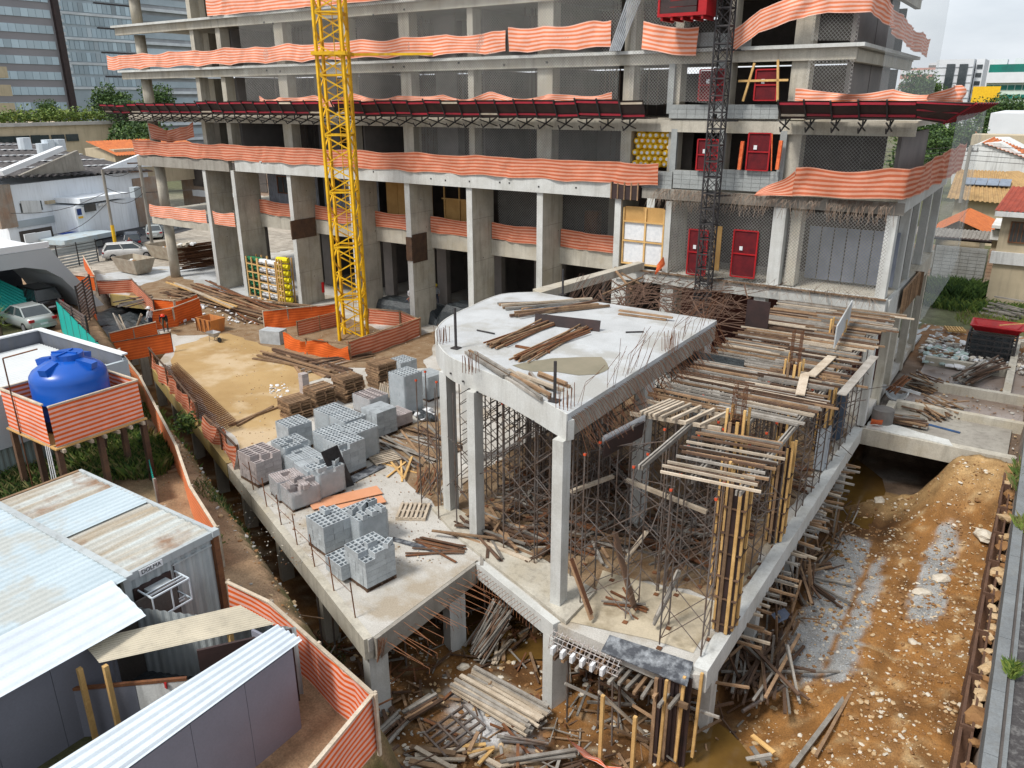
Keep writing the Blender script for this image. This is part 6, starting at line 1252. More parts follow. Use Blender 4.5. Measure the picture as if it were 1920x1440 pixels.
p = a.lerp(c, .82); bar('red_drip', lean, redp, p+Vector((.03, -.04, -.02)), p+Vector((.03, -.04, -.17)), .08, .02)
for k in range(12): x, y = -14.9+rnd.random()*1.6, 7.4+rnd.random()*1.2; bar('stored_bar', lean, rnd.choice([timbg, steel, timbd]), (x, y, 2.0+rnd.random()*.6), (x+rnd.uniform(.5, 1.2), y+rnd.uniform(-.3, .6), 2.3+rnd.random()*.6), .05)
box('floor', lean, blackt, (-15, 7.7, Z1+.03), (3.2, 2.6, .05), .1); corr('inner_wall', lean, contw, (-16.2, 8.0), (-12.4, 9.6), Z1, 3.7, .2, .03); box('dark_wall', lean, blackpl, (-12.9, 8.6, 2.8), (.06, 2.0, 2.0), R(-35))  # black floor and dark backdrop paint the store's shaded interior
fs = thing('front_shed', 'slate-grey box shed with a shiny ribbed metal roof at bottom left', 'shed', (-12.3, 6.5, Z1))
q = [G(518, 1172, 4.08), G(567, 1200, 4.0), G(235, 1444, 4.0), G(85, 1444, 4.2)]; e = (q[2]-q[1]).normalized(); q[2] = q[1]+e*9; q[3] = q[0]+(q[3]-q[0]).normalized()*9
corr_quad('roof_sheet', fs, zincw, q[0], q[1], q[2], q[3], .2, .045)
p0 = G(546, 1216, 3.95); p1_ = p0+(Vector((q[2].x, q[2].y, 3.95))-Vector((q[1].x, q[1].y, 3.95))).normalized()*9; dd = (p1_-p0).normalized(); nn = Vector((-dd.y, dd.x, 0));
if nn.x > 0: nn = -nn
for k in range(7): c = p0+dd*(1.27*(k+.5)); box('wall_board', fs, greyp, (c.x, c.y, (Z1+3.95)/2), (1.26, .06, 3.95-Z1), rz=math.atan2(dd.y, dd.x))
c = p0+nn*.62; box('wall_board', fs, greyp, (c.x, c.y, (Z1+3.95)/2), (.06, 1.24, 3.93-Z1), rz=math.atan2(dd.y, dd.x))
# water tank on its boxed stand
tb = mat('tank_blue', (.003, .085, .42), (.003, .07, .36), sc=1, rough=.32, spec=.5, bump=.02)
tk = thing('water_tank', 'big blue plastic water tank inside the striped box', 'water tank', (-27.05, 12.8, 4.35)); b = MB(); n = 40; prof = [(0, 0), (1.12, 0), (1.15, .35), (1.17, .36), (1.17, .4), (1.16, .42), (1.2, .95), (1.23, .96), (1.23, 1.0), (1.21, 1.02), (1.22, 1.65), (1.2, 1.8), (1.1, 1.95), (.95, 2.05), (.7, 2.2), (.42, 2.3), (0, 2.32)]
for r_, z in prof: b.v += [(-27.05+r_*math.cos(2*math.pi*i/n), 12.7+r_*math.sin(2*math.pi*i/n), 4.38+z) for i in range(n)]
for j in range(len(prof)-1):
    for i in range(n): b.f.append((j*n+i, j*n+(i+1) % n, (j+1)*n+(i+1) % n, (j+1)*n+i)); b.mi.append(0)
b.build('tank_body', tb, tk, True); b = MB(); b.rod((-27.05, 12.8, 6.66), (-27.05, 12.8, 6.86), 1.0, 24); lid = b.build('lid', tb, tk)
for a in range(4): bar('lid_rib', lid, tb, (-27.05, 12.8, 6.88), (-27.05+.46*math.cos(a*1.57+.5), 12.7+.46*math.sin(a*1.57+.5), 6.88), .06, .05)
for a in (.4, 2.0, 3.5, 5.1): x, y = math.cos(a), math.sin(a); bar('shoulder_rib', tk, tb, (-27.05+x*.5, 12.7+y*.5, 6.6), (-27.05+x*1.1, 12.7+y*1.1, 6.48), .3, .22)
st = thing('tank_stand', 'raised timber platform boxed with orange and pink striped sheets', 'platform', (-27, 12.65, Z1)); X0, X1, Y0, Y1, ZF, ZT = -28.6, -25.45, 11.1, 14.2, 4.3, 5.72
box('floor', st, ply, (-27, 12.65, ZF-.03), (3.3, 3.25, .05)); 
for k in range(7): bar('joist', st, timbp, (-28.8, 11.25+k*.47, ZF-.12), (-25.25, 11.25+k*.47, ZF-.12), .09, .12)
for (xa, ya, xb, yb_), sd in (((X1, Y0, X1, Y1), 1), ((X0, Y0, X1-.35, Y0), 2), ((X0, Y1, X0, Y0), 3), ((X1, Y1, X0, Y1), 4)):
    sheet('striped_sheet', st, netb, [(xa, ya, ZF), (xb, yb_, ZF)], ZT-ZF, rows=10, sag=0, rip=.015, seed=sd, seg=.15); bar('top_rail', st, timbp, (xa, ya, ZT+.02), (xb, yb_, ZT+.02), .09, .05); bar('bottom_rail', st, timbp, (xa, ya, ZF-.0), (xb, yb_, ZF-.0), .06, .06)
for x, y in ((X0, Y0), (X1, Y0), (X1, Y1), (X0, Y1), (-27, Y0), (-27, Y1), (X1, 12.6)): bar('post', st, timbd, (x-(.12 if x == X1 else 0), y+(.1 if y == Y0 else 0), 1.6), (x-(.12 if x == X1 else 0), y+(.1 if y == Y0 else 0), ZF), .18)
rod('feed_pipe', st, whitep if False else rust, (X0+.9, Y0-.05, 2), (X0+.9, Y0-.05, 7.0), .05); rod('feed_pipe', st, rust, (X0+.9, Y0-.05, 7.0), (-27.3, 12, 7.15), .05)
for k in range(3): rod('hose', st, whitep, (X1-.5+k*.12, Y0-.1, 4.3), (X1-.2+k*.2, Y0-.3, 1.9), .035)
# neighbouring white-roofed building
nb = thing('white_roof_building', 'low building with a white ribbed roof behind the blue tank', 'building', (-33.2, 12, Z1)); wall_g = mat('pale_grey_wall', (.42, .47, .5), (.37, .42, .45), sc=.3, fine=.08); par_d = mat('dark_parapet', (.12, .13, .16), (.09, .1, .12), sc=1, grime=.4)
corr_quad('roof', nb, mat('white_rib_roof', (.62, .64, .64), (.55, .57, .57), sc=.5), (-36.4, 16.1, 4.75), (-30, 16.1, 4.75), (-30, 4, 4.6), (-36.4, 4, 4.6), .22, .035); box('wall', nb, wall_g, (-29.9, 10.2, 4.1), (.16, 12.4, 2.0)); corr('sheet_wall', nb, mat('green_grey_sheet', (.2, .25, .24), (.16, .2, .19), sc=1), (-29.95, 4), (-29.95, 16.3), 2.1, 3.2, .2, .03); box('back_wall', nb, wall_g, (-33.2, 16.3, 3.4), (6.7, .15, 3.6)); box('parapet', nb, par_d, (-36.5, 11, 5.0), (.12, 10.6, .7)); box('parapet', nb, par_d, (-33.2, 16.28, 5.0), (6.6, .12, .7)); box('parapet_cap', nb, whb, (-33.2, 16.3, 5.37), (6.8, .25, .06)); box('parapet_cap', nb, whb, (-36.5, 10.3, 5.37), (.25, 12, .06)); box('base', nb, darkin, (-30.2, 10, 1.9), (.1, 12, .6))
# pale building with an arched porch
ar = thing('arched_building', 'pale grey building with a wide arched porch above the parked cars', 'building', (-56, 24, Z1)); archm = mat('pale_arch_render', (.43, .46, .48), (.38, .41, .43), sc=.2, bump=.03); XA = -52.1
oy = [15, 24.9, 25.6, 26.4, 27.1, 27.7]; oz = [6.2, 6.2, 5.0, 3.8, 2.8, 1.9]; iy = [15, 23.2, 24.4, 25.3, 26.0, 26.6]; iz = [5.4, 5.25, 4.9, 4.2, 3.2, 1.9]; b = MB()
for k in range(5):
    f = [(XA, oy[k], oz[k]), (XA, oy[k+1], oz[k+1]), (XA, iy[k+1], iz[k+1]), (XA, iy[k], iz[k])]; g = [(XA-7, y, z) for _, y, z in f]; b.add(f+g, [(0, 3, 2, 1), (4, 5, 6, 7), (0, 1, 5, 4), (1, 2, 6, 5), (2, 3, 7, 6), (3, 0, 4, 7)])
b.build('arch_shell', archm, ar); box('roof', ar, whb, (XA-4, 20, 6.25), (7.4, 9.5, .12)); box('roof_edge', ar, whb, (XA-.1, 19.8, 6.45), (.25, 10.2, .35)); box('back_wall', ar, MATS['dark_parapet'], (XA-7.2, 20, 3.8), (.2, 12, 4)); teal = mat('teal_sheet', (.02, .42, .36), (.02, .36, .32), sc=1, rough=.5)
corr_quad('teal_awning', ar, teal, (-56, 23, 4.2), (-56, 15, 4.2), (-53.5, 15, 2.2), (-53.5, 25.2, 2.2), .3, .05)
# fences by the car park
def fence_px(name, lab, px0, px1, z, h, m, per=.25, amp=.04, slats=0, post=None):
    a = G(*px0, z); c = G(*px1, z); t = thing(name, lab, 'fence', (a+c)/2); n = max(2, int((c-a).length/2))
    if slats:
        for k in range(slats): bar('slat', t, m, a+Vector((0, 0, h*(k+.6)/slats)), c+Vector((0, 0, h*(k+.6)/slats)), .03, h/slats*.62)
    else: corr('sheet', t, m, a[:2], c[:2], z, z+h, per, amp)
    for k in range(n+1): p = a.lerp(c, k/n); bar('post', t, post or blackm, p, p+Vector((0, 0, h+.03)), .09)
    return t
fence_px('teal_fence', 'teal corrugated fence running down beside the parked cars', (118, 622), (256, 776), Z1, 1.9, teal, .3, .05); fence_px('slatted_fence', 'brown-grey slatted fence panels above the ramp', (156, 614), (180, 588), Z1, 2.6, mat('brown_slat', (.16, .12, .11), (.12, .09, .08), sc=2), slats=13); fence_px('slatted_fence', 'brown slatted fence facing the teal one', (122, 618), (172, 655), Z1, 1.95, MATS['brown_slat'], slats=9)
fence_px('teal_net_fence', 'torn teal net fence along the earth path', (262, 800), (297, 942), Z1, .9, teal, .2, .03, post=timbg); fence_px('grey_hoarding', 'grey metal hoarding along the street behind the skips', (285, 440), (400, 415), 0, 2.6, mat('hoarding_grey', (.36, .4, .41), sc=.8), slats=9); fence_px('grey_hoarding', 'grey metal hoarding below the warehouse', (112, 505), (185, 490), 0, 2.2, MATS['hoarding_grey'], slats=8)
# striped barriers: net on posts with rails
def barrier(lab, m, pts, h=1.1, posts=1.6, rails=True, seed=1, pm=timbp, **k):
    t = thing('net_barrier', lab, 'barrier', pts[0]); sheet('net', t, m, pts, h, seed=seed, **k)
    for a, c in zip(pts, pts[1:]):
        a = Vector(a); c = Vector(c); n = max(1, int((c-a).length/posts)); nn = (c-a).normalized().cross(Vector((0, 0, 1)))*.06
        for q in range(n+1): p = a.lerp(c, q/n)-nn; bar('post', t, pm, p-Vector((0, 0, .15)), p+Vector((0, 0, h+.05)), .07)
        if rails: bar('top_rail', t, pm, a+Vector((0, 0, h+.02)), c+Vector((0, 0, h+.02)), .09, .04)
    return t
def gp(l, z=0.): return [G(x, y, z) for x, y in l]
zf = Z1; hf = 1.45
def top2base(l, z, h): return [Vector((p.x, p.y, z)) for p in (G(x, y, z+h) for x, y in l)]
barrier('bold striped net fence round the bottom left yard', netb, top2base([(425, 1092), (505, 1130), (699, 1303), (585, 1440), (540, 1500)], zf, hf), hf, rip=.03, sag=.05)
barrier('long orange fence curving along the earth path', mat('orange_lined_net', (.85, .3, .14), (.78, .19, .06), sc=1, stripes=12, rough=.6, bump=.2, bsc=5), top2base([(222, 655), (262, 706), (330, 836), (356, 912), (405, 990)], 1.4, 1.75), 1.75, seed=2, rip=.02, sag=.02, posts=3)
barrier('front orange barrier across the head of the ramp', neto, [Vector((p.x, p.y, .0)) for p in gp([(205, 682), (325, 660)])], 1.25, seed=3, pm=timbd, sag=.02, rip=.02, posts=1.2)
barrier('second orange barrier just behind the front one', neto, gp([(210, 650), (296, 628)]), .9, seed=4, pm=timbp, sag=.02, rip=.02)
barrier('wood-topped orange barrier on the left side of the ramp', neto, gp([(203, 678), (163, 628), (182, 600)], .6), 1.0, seed=5, sag=.02, rip=.02)
barrier('sagging striped net along the yellow beam edge of the deck', netd, gp([(284, 690), (330, 745), (372, 800)], 0), 1.25, seed=6, sag=.4, rip=.12, pm=timbd); barrier('bunched orange net at the lower end of the yellow beam', netd, gp([(388, 820), (415, 845), (448, 880)], 0), 1.1, seed=7, sag=.35, rip=.15, pm=timbd)
barrier('wide orange sheet barrier behind the two workers', neto, gp([(287, 620), (330, 612), (378, 592)]), 1.35, seed=8, rip=.06, sag=.1); barrier('orange barrier running back beside the rusty heap', neto, gp([(290, 585), (330, 588), (372, 576)]), 1.0, seed=9, rip=.05, sag=.15)
barrier('striped orange barrier panel above the dark ramp opening', netd, gp([(186, 552), (250, 548), (290, 590)]), 1.1, seed=10, rip=.02, sag=.05, pm=timbd); barrier('plain orange barrier beside the arched building', neto, gp([(138, 540), (180, 545)], .5), 1.1, seed=11, rip=.02, sag=.02); barrier('narrow orange barrier behind the small skip', neto, gp([(160, 505), (182, 545)], .2), 1.3, seed=12, rip=.02, sag=.02)
barrier('bright orange plank barrier behind the crane base', neto, gp([(497, 618), (630, 603)]), 1.3, seed=13, rip=.05, sag=.03); barrier('striped back fence of the crane enclosure at left', netd, gp([(560, 630), (640, 610)]), 1.0, seed=14, rip=.04, sag=.05, pm=timb)
barrier('sagging orange net fence in front of the crane base', neto, gp([(536, 652), (575, 665), (657, 678)]), 1.05, seed=15, rip=.14, sag=.2, pm=timb); barrier('striped net fence right of the crane base', netd, gp([(657, 678), (720, 655), (790, 630)]), 1.25, seed=16, rip=.08, sag=.05, pm=timb); barrier('striped net fence behind the crane base at right', netd, gp([(790, 630), (752, 612), (692, 607)]), 1.1, seed=17, rip=.05, sag=.05, pm=timb)
for k in range(9): p = P0+UL*(1.2+1.7*k)-NL*.12; rod('rail_post', deck, rust, (p.x, p.y, 0), (p.x-.1, p.y, 1.25), .04); q = P0+UL*(2.9+1.7*k)-NL*.12; rod('guard_wire', deck, rust, (p.x-.1, p.y, .9), (q.x-.1, q.y, .7), .02)
for i_, (px, py, w_, h_) in enumerate(((235, 585, 3.4, .5), (222, 618, 2.2, .7), (262, 600, 2.0, .4))):  # black tarpaulins that also paint the covered opening's deep shade
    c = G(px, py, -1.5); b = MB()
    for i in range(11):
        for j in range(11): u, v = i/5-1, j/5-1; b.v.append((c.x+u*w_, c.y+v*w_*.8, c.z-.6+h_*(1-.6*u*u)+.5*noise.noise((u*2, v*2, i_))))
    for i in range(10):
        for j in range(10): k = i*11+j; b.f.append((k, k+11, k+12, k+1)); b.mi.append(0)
    tag(b.build('tarp_heap', blackt), ['black tarpaulin painting the shade deep in the ramp opening', 'black tarpaulin hanging down the near side of the ramp', 'black tarpaulin below the workers in the ramp opening'][i_], 'tarpaulin')
pile('props and poles slung across the dark ramp opening', G(215, 575, .1), G(290, 560, .3), 7, [timbg, steel], .08, .08, .8, 14)
pile('ladder-like timbers leaning down into the ramp', G(215, 590, .3), G(245, 640, -.8), 6, [timbp, timbg], .09, .06, .25, 5)
pile('props standing askew beside the white-helmeted worker', G(250, 632, -.6), G(266, 590, 1.0), 5, [timb, timbp], .09, .06, .4, 14)
# path steps, grass, bank bushes
for k in range(7): a = G(300+k*2.2, 838+k*8, Z1+.04); c = G(336+k*2.2, 828+k*8, Z1+.04); t = bar('step_board', None, timb, a, c, .22, .06); tag(t, 'worn timber step boards crossing the earth path', 'step board', 'step boards on the earth path')
tuft('grass', 'rough green and reddish grass under the tank stand', [gr2, gr4, gr1, gr3], -29, 14.6, None, 3.4, 1.6, 9000, .6, 21); tuft('grass', 'rough grass in front of the grey-green building', [gr2, gr4, gr1], -28, 11.6, None, 2.6, 1.8, 6000, .5, 22); tuft('grass', 'tufts growing down the earth bank by the deck', [gr1, gr2, gr4], -20.5, 14.9, None, 3.6, .7, 1500, .22, 23); tuft('grass', 'weeds on the upper bank beside the orange path fence', [gr3, gr2], -29.5, 18.2, None, 3.5, .8, 1200, .3, 24)
for px, py, s, lab in ((1050/4.36+0, 0, 0, ''),): pass
for px, py, s, lab in ((424, 1040, .45, 'dark green bush on the bank by the container corner'), (350, 800, .5, 'bright green bush behind the path fence'), (415, 985, .35, 'small green bush at the end of the path fence')):
    c = G(px, py, 1.2); t = thing('bush', lab, 'bush', c); leaves('foliage', t, [gr2, gr1, gr3], c+Vector((0, 0, .2)), 420, (s, s, s), .09, px)
c = G(5, 640, 1.8); t = thing('yucca', 'spiky yucca plant at the left edge beside the silver car', 'plant', c); b = MB(); b.rod(c, c+Vector((0, 0, 1.8)), .22); b.build('stem', barkm, t); b = MB()
for k in range(120): a = rnd.random()*6.28; e = rnd.uniform(-.5, 1.3); z = rnd.uniform(.8, 2.0); v = Vector((math.cos(a)*math.cos(e), math.sin(a)*math.cos(e), math.sin(e))); p = c+Vector((0, 0, z)); s_ = Vector((-math.sin(a), math.cos(a), 0))*.035; b.add([p-s_, p+s_, p+v*.85], [(0, 1, 2)])
b.build('blades', [gr3], t)
# ---------------------------------------------------------------- things on the deck
mesh_t = thing('mesh_mats', 'stack of rusty reinforcement mats leaning along the deck edge', 'rebar mats', G(380, 745, 0)); a = G(318, 700, .02); c = G(425, 812, .02); b = MB(); sd_ = (c-a).normalized(); sn = Vector((sd_.y, -sd_.x, 0))*-1
for lay in range(3):
    for k in range(46): p = a.lerp(c, k/45); b.bar(p-sn*.5+Vector((0, 0, .1+lay*.12)), p+sn*.5+Vector((0, 0, .32+lay*.12)), .018)
    for k in range(8): o = sn*(-.5+k/7); b.bar(a+o+Vector((0, 0, .1+lay*.12+.03*k)), c+o+Vector((0, 0, .1+lay*.12+.03*k)), .018)
tag(b.build('mats', rust, mesh_t), None, None, None, 'stuff')
sk_ = thing('orange_skip', 'orange timber-sided rubbish box by the barriers', 'skip', G(390, 622)); orw = mat('orange_boards', (.55, .22, .06), (.42, .16, .05), sc=2, grime=.4); tray(sk_, orw, G(390, 622)+Vector((0, .3, 0)), .85, .6, .95, .12, .06)
for k in range(4): c = G(390, 622); bar('stiffener', sk_, rust, c+Vector((-.7+k*.46, -.3, .05)), c+Vector((-.75+k*.5, -.34, .95)), .06)
wbw = thing('wheelbarrow', 'grey wheelbarrow standing on the sandy floor', 'wheelbarrow', G(402, 642)); c = G(402, 640); tray(wbw, mat('barrow_grey', (.4, .4, .4), sc=3), c+Vector((0, 0, .35)), .42, .3, .3, .15, .02); b = MB(); b.rod(c+Vector((.55, -.03, .18)), c+Vector((.55, .05, .18)), .36, 14); b.build('wheel', rubber, wbw)
for s in (-.2, .2): rod('handle', wbw, steel, c+Vector((.5, s*.3, .25)), c+Vector((-.85, s, .55)), .035); rod('leg', wbw, steel, c+Vector((-.2, s, .35)), c+Vector((-.25, s, 0)), .035)
wp_ = thing('wrapped_pallet', 'plastic-wrapped grey bales with a green sack beside the crane fence', 'pallet load', G(508, 640)); c = G(505, 645); box('bale', wp_, mat('grey_bale', (.42, .45, .47), sc=3), c+Vector((0, .4, .45)), (1.5, .9, .9), .3); box('bale', wp_, whitep, c+Vector((-.9, .5, .25)), (.5, .7, .5), .2)
# storage racks under the tower
rk = thing('hose_rack', 'wooden racks of yellow, green and white coils between two fins', 'storage rack', G(520, 570)); c = G(500, 578)
yel2 = mat('yellow_coil', (.8, .68, .02), sc=3, bump=.3); grn2 = mat('green_net_roll', (.02, .16, .07), sc=3, bump=.4)
def rack(x0, y0, x1, y1, m, lv=5, h=3.3):
    a = Vector((x0, y0, 0)); e = Vector((x1, y1, 0))
    for p in (a, e, (a+e)/2): bar('rack_post', rk, timby, p, p+Vector((0, 0, h)), .09); bar('rack_post', rk, timby, p+Vector((0, 1, 0)), p+Vector((0, 1, h)), .09)
    for k in range(lv):
        z = .1+k*h/lv; bar('shelf', rk, timby, a+Vector((0, 0, z)), e+Vector((0, 0, z)), .08)
        for q in range(4): p = a.lerp(e, (q+.5)/4)+Vector((0, .4, z+.3)); bar('roll', rk, m, p-Vector((.3, .1, 0)), p+Vector((.3, .1, 0)), .5, .42, shape='rod')
rack(-52.4, 39.9, -51.0, 39.8, grn2); rack(-50.8, 39.7, -48.5, 39.5, whitep); rack(-48.2, 39.4, -47.5, 39.3, yel2, 7, 3.6)
for nm, lab, x, y, sx, sy, h, sd in (('tarp_heap', 'long black tarpaulined stack behind the crane fence', -37.6, 42.5, 3.6, 1.2, 1.1, 1), ('tarp_heap', 'black tarpaulin heap between the two fins right of the crane', -32.5, 43, 2.0, 1.6, 1.4, 2), ('tarp_heap', 'black tarpaulin bundle beside the fin near the curved slab', -27.2, 42.6, 1.4, 1.2, 1.2, 3)):
    b = MB(); nx = 16; ny_ = 10
    for i in range(nx+1):
        for j in range(ny_+1):
            u, v = i/nx*2-1, j/ny_*2-1; e = max(abs(u), abs(v)); zz = h*(1-max(0, e-.72)/.28)+(.16*noise.noise((u*3+sd*5, v*3, 0)) if e < .98 else 0); b.v.append((x+u*sx, y+v*sy, max(0.01, zz)))
    for i in range(nx):
        for j in range(ny_): k = i*(ny_+1)+j; b.f.append((k, k+ny_+1, k+ny_+2, k+1)); b.mi.append(0)
    tag(b.build(nm, blackt), lab, 'tarpaulin heap')
b = MB(); ex = mat('extinguisher', (.5, .01, .01), sc=2); tag(bar('fire_extinguisher', None, ex, (-45.9, 41.8, .8), (-45.9, 41.8, 1.6), .22, .22, shape='rod'), 'red fire extinguisher on the side of the fin by the yellow coils', 'fire extinguisher')
rocks('white_sacks', 'white crumpled sacks strewn over the rusty heap', 240, lambda r: (lambda p: (p.x, p.y))(G(300+260*r.random(), 560+50*r.random())), .06, .26, [whitep, whitep, stone3], z=.08, seed=31); rocks('white_rubbish', 'white plastic scraps on the sandy floor', 40, lambda r: (lambda p: (p.x, p.y))(G(505+35*r.random(), 722+25*r.random())), .04, .13, [whitep], z=.02, seed=32); rocks('white_rubbish', 'white plastic and dark sheets heaped by the curved corner', 30, lambda r: (lambda p: (p.x, p.y))(G(775+40*r.random(), 775+18*r.random())), .15, .35, [whitep, whitep, blackt], z=.1, seed=33)
rocks('deck_litter', 'small stones and offcuts littering the whole deck', 2600, lambda r: (lambda p: (p.x, p.y))(G(430+400*r.random(), 600+460*r.random())), .012, .05, [stone2, stone3, rubm, rust], z=.015, seed=34)
bp_ = pile('long crooked pole lying in front of the sandy floor', G(430, 800), G(525, 762), 3, [timb], .12, .1, .1, 4)
# skips in the yard behind
for (px, py), sc_, lab in (((235, 515), 1.0, 'weathered beige skip behind the striped barrier'), ((300, 488), 1.1, 'cream skip full of rubbish beside the round column'), ((205, 560), .01, '')):
    if sc_ > .1: t = thing('skip', lab, 'skip', G(px, py)); tray(t, mat('skip_paint_%d' % px, (.4, .36, .28), (.3, .24, .18), sc=2, grime=.5), G(px, py)+Vector((0, 1, .1)), 1.8*sc_, 1.1*sc_, 1.35, .4, .06); rocks('rubbish', 'rubbish heaped in the %s' % ('beige skip' if px == 235 else 'cream skip'), 50, lambda r: (G(px, py).x+r.uniform(-1.2, 1.2), G(px, py).y+1+r.uniform(-.6, .6)), .1, .35, [whitep, rubm, stone2], z=1.0, seed=px)
t = thing('rebar_stack', 'tall brown stack of bars and boards under orange net behind the round column', 'bar stack', G(370, 500)); a = G(330, 512, 0); c = G(408, 500, 0); b = MB()
for k in range(160): z = .2+rnd.random()*2.2; y = rnd.random()*2.5; b.bar(a+Vector((rnd.uniform(-.4, .3), y, z)), c+Vector((rnd.uniform(-.3, .4), y, z+rnd.uniform(-.1, .1))), .05)
tag(b.build('bars', rust, t), None, None, None, 'stuff'); rocks('white_sacks', 'white sacks piled on top of the tall brown stack', 40, lambda r: (a.x+(c.x-a.x)*r.random(), a.y+2*r.random()), .2, .4, [whitep, stone3], z=2.5, seed=44)
# ---------------------------------------------------------------- cars
def car(lab, P, hd, m, L=4.35, Wd=1.74, H=1.47, kind='sedan', cat='car'):
    t = thing('parked_car', lab, cat, P, hd); Mt = WM[t.name]; b = MB()
    # stations: x, floor, belt height, half width
    st_ = [(-L/2, .42, .78, .66), (-L/2+.08, .28, .9, .78), (-L*.4, .2, .95, .86), (-L*.2, .2, .96, .87), (0, .2, .94, .87), (L*.2, .2, .9, .87), (L*.36, .2, .82, .84), (L*.46, .26, .7, .76), (L/2, .36, .58, .6)]
    if kind == 'suv': st_ = [(x, f, h*1.12, w) for x, f, h, w in st_]
    ring_ = []
    for x, f, h, w in st_: ring_.append([(x, -w*.86, f), (x, -w, f+.2), (x, -w, h-.12), (x, -w*.9, h), (x, w*.9, h), (x, w, h-.12), (x, w, f+.2), (x, w*.86, f)])
    b.v = [tuple(Mt @ Vector(p)) for r_ in ring_ for p in r_]
    for i in range(len(st_)-1):
        for j in range(8): b.f.append((i*8+j, i*8+(j+1) % 8, (i+1)*8+(j+1) % 8, (i+1)*8+j)[::-1]); b.mi.append(0)
    b.f += [tuple(range(8)), tuple(range((len(st_)-1)*8, len(st_)*8))[::-1]]; b.mi += [0, 0]; b.build('body', m, t, True)
    belt = .93 if kind != 'suv' else 1.03; c0, c1, r0_, r1 = (-L*.36, L*.26, -L*.2, L*.08) if kind == 'sedan' else (-L*.47, L*.26, -L*.4, L*.1)
    def hexa(nm, x0, x1, z0, x2, x3, z1, w0, w1, mt):
        b = MB(); b.v = [tuple(Mt @ Vector(p)) for p in ((x0, -w0, z0), (x1, -w0, z0), (x1, w0, z0), (x0, w0, z0), (x2, -w1, z1), (x3, -w1, z1), (x3, w1, z1), (x2, w1, z1))]; b.f = [(3, 2, 1, 0), (4, 5, 6, 7), (0, 1, 5, 4), (1, 2, 6, 5), (2, 3, 7, 6), (3, 0, 4, 7)]; b.mi = [0]*6; return b.build(nm, mt, t)
    hexa('window_glass', c0, c1, belt-.02, r0_, r1, H-.05, .79, .62, glass); hexa('roof', r0_-.03, r1+.03, H-.06, r0_+.1, r1-.1, H, .65, .55, m)
    for s in (-1, 1):
        for (a, e) in (((c0, s*.8, belt), (r0_, s*.64, H-.05)), ((c1, s*.8, belt), (r1, s*.64, H-.05)), (((c0+c1)/2, s*.8, belt), ((r0_+r1)/2, s*.64, H-.05))): bar('pillar', t, m, Mt @ Vector(a), Mt @ Vector(e), .07)
        for x in (-L*.31, L*.32):
            w = bpy.data.objects.new('wheel', WH); _reg(w, Mt @ Matrix.Translation((x, s*(Wd/2-.1), .32)) @ Matrix.Rotation(R(90), 4, 'X'), t); rim = bpy.data.objects.new('rim', RM); _reg(rim, Mt @ Matrix.Translation((x, s*(Wd/2+.005), .32)) @ Matrix.Rotation(R(90), 4, 'X'), w)
        box('tail_light', t, redp, Mt @ Vector((-L/2+.06, s*.66, .8)), (.16, .28, .16), hd); box('headlight', t, whitep, Mt @ Vector((L/2-.12, s*.6, .6)), (.2, .3, .13), hd); box('mirror', t, m, Mt @ Vector((c1-.25, s*.98, belt+.05)), (.12, .2, .13), hd)
    box('number_plate', t, whitep, Mt @ Vector((-L/2-.01, 0, .55)), (.03, .45, .14), hd); box('bumper', t, m, Mt @ Vector((-L/2-.0, 0, .42)), (.16, 1.4, .2), hd); return t
def cyl(nm, r_, h, m):
    b = bmesh.new(); bmesh.ops.create_cone(b, cap_ends=True, segments=20, radius1=r_, radius2=r_, depth=h); me = bpy.data.meshes.new(nm); b.to_mesh(me); b.free(); me.materials.append(m); return me
WH = cyl('wheel', .32, .2, rubber); RM = cyl('rim', .2, .03, mat('rim_alloy', (.4, .4, .42), metal=.6, rough=.4, bump=0)); silver = mat('car_silver', (.4, .43, .42), (.38, .41, .4), rough=.3, metal=.3, coat=.6, bump=0); blackc = mat('car_black', (.012, .012, .014), rough=.25, coat=.6, bump=0); whitec = mat('car_white', (.65, .65, .64), rough=.3, coat=.5, bump=0); darkc = mat('car_dark_blue', (.03, .04, .06), rough=.3, coat=.5, bump=0)
p = G(84, 622, Z1); q = G(10, 598, Z1); d_ = (q-p); hd = math.atan2(d_.y, d_.x); f = d_.normalized(); car('silver sedan parked beside the teal fence', p+f*2.0, hd, silver); car('black van-like car parked behind the silver sedan', G(98, 590, Z1)+f*2.1, hd, blackc, 4.6, 1.8, 1.75, 'suv'); car('white pickup parked by the skips', G(228, 490)+Vector((-1, 1.5, 0)), R(60), whitec, 4.8, 1.8, 1.6, 'suv'); car('dark blue car in the street by the yellow-based pole', G(250, 462), R(150), darkc, 4.3, 1.8, 1.6, 'suv'); car('grey car parked in the street further along', G(290, 445), R(150), silver, 4.2, 1.7, 1.5)
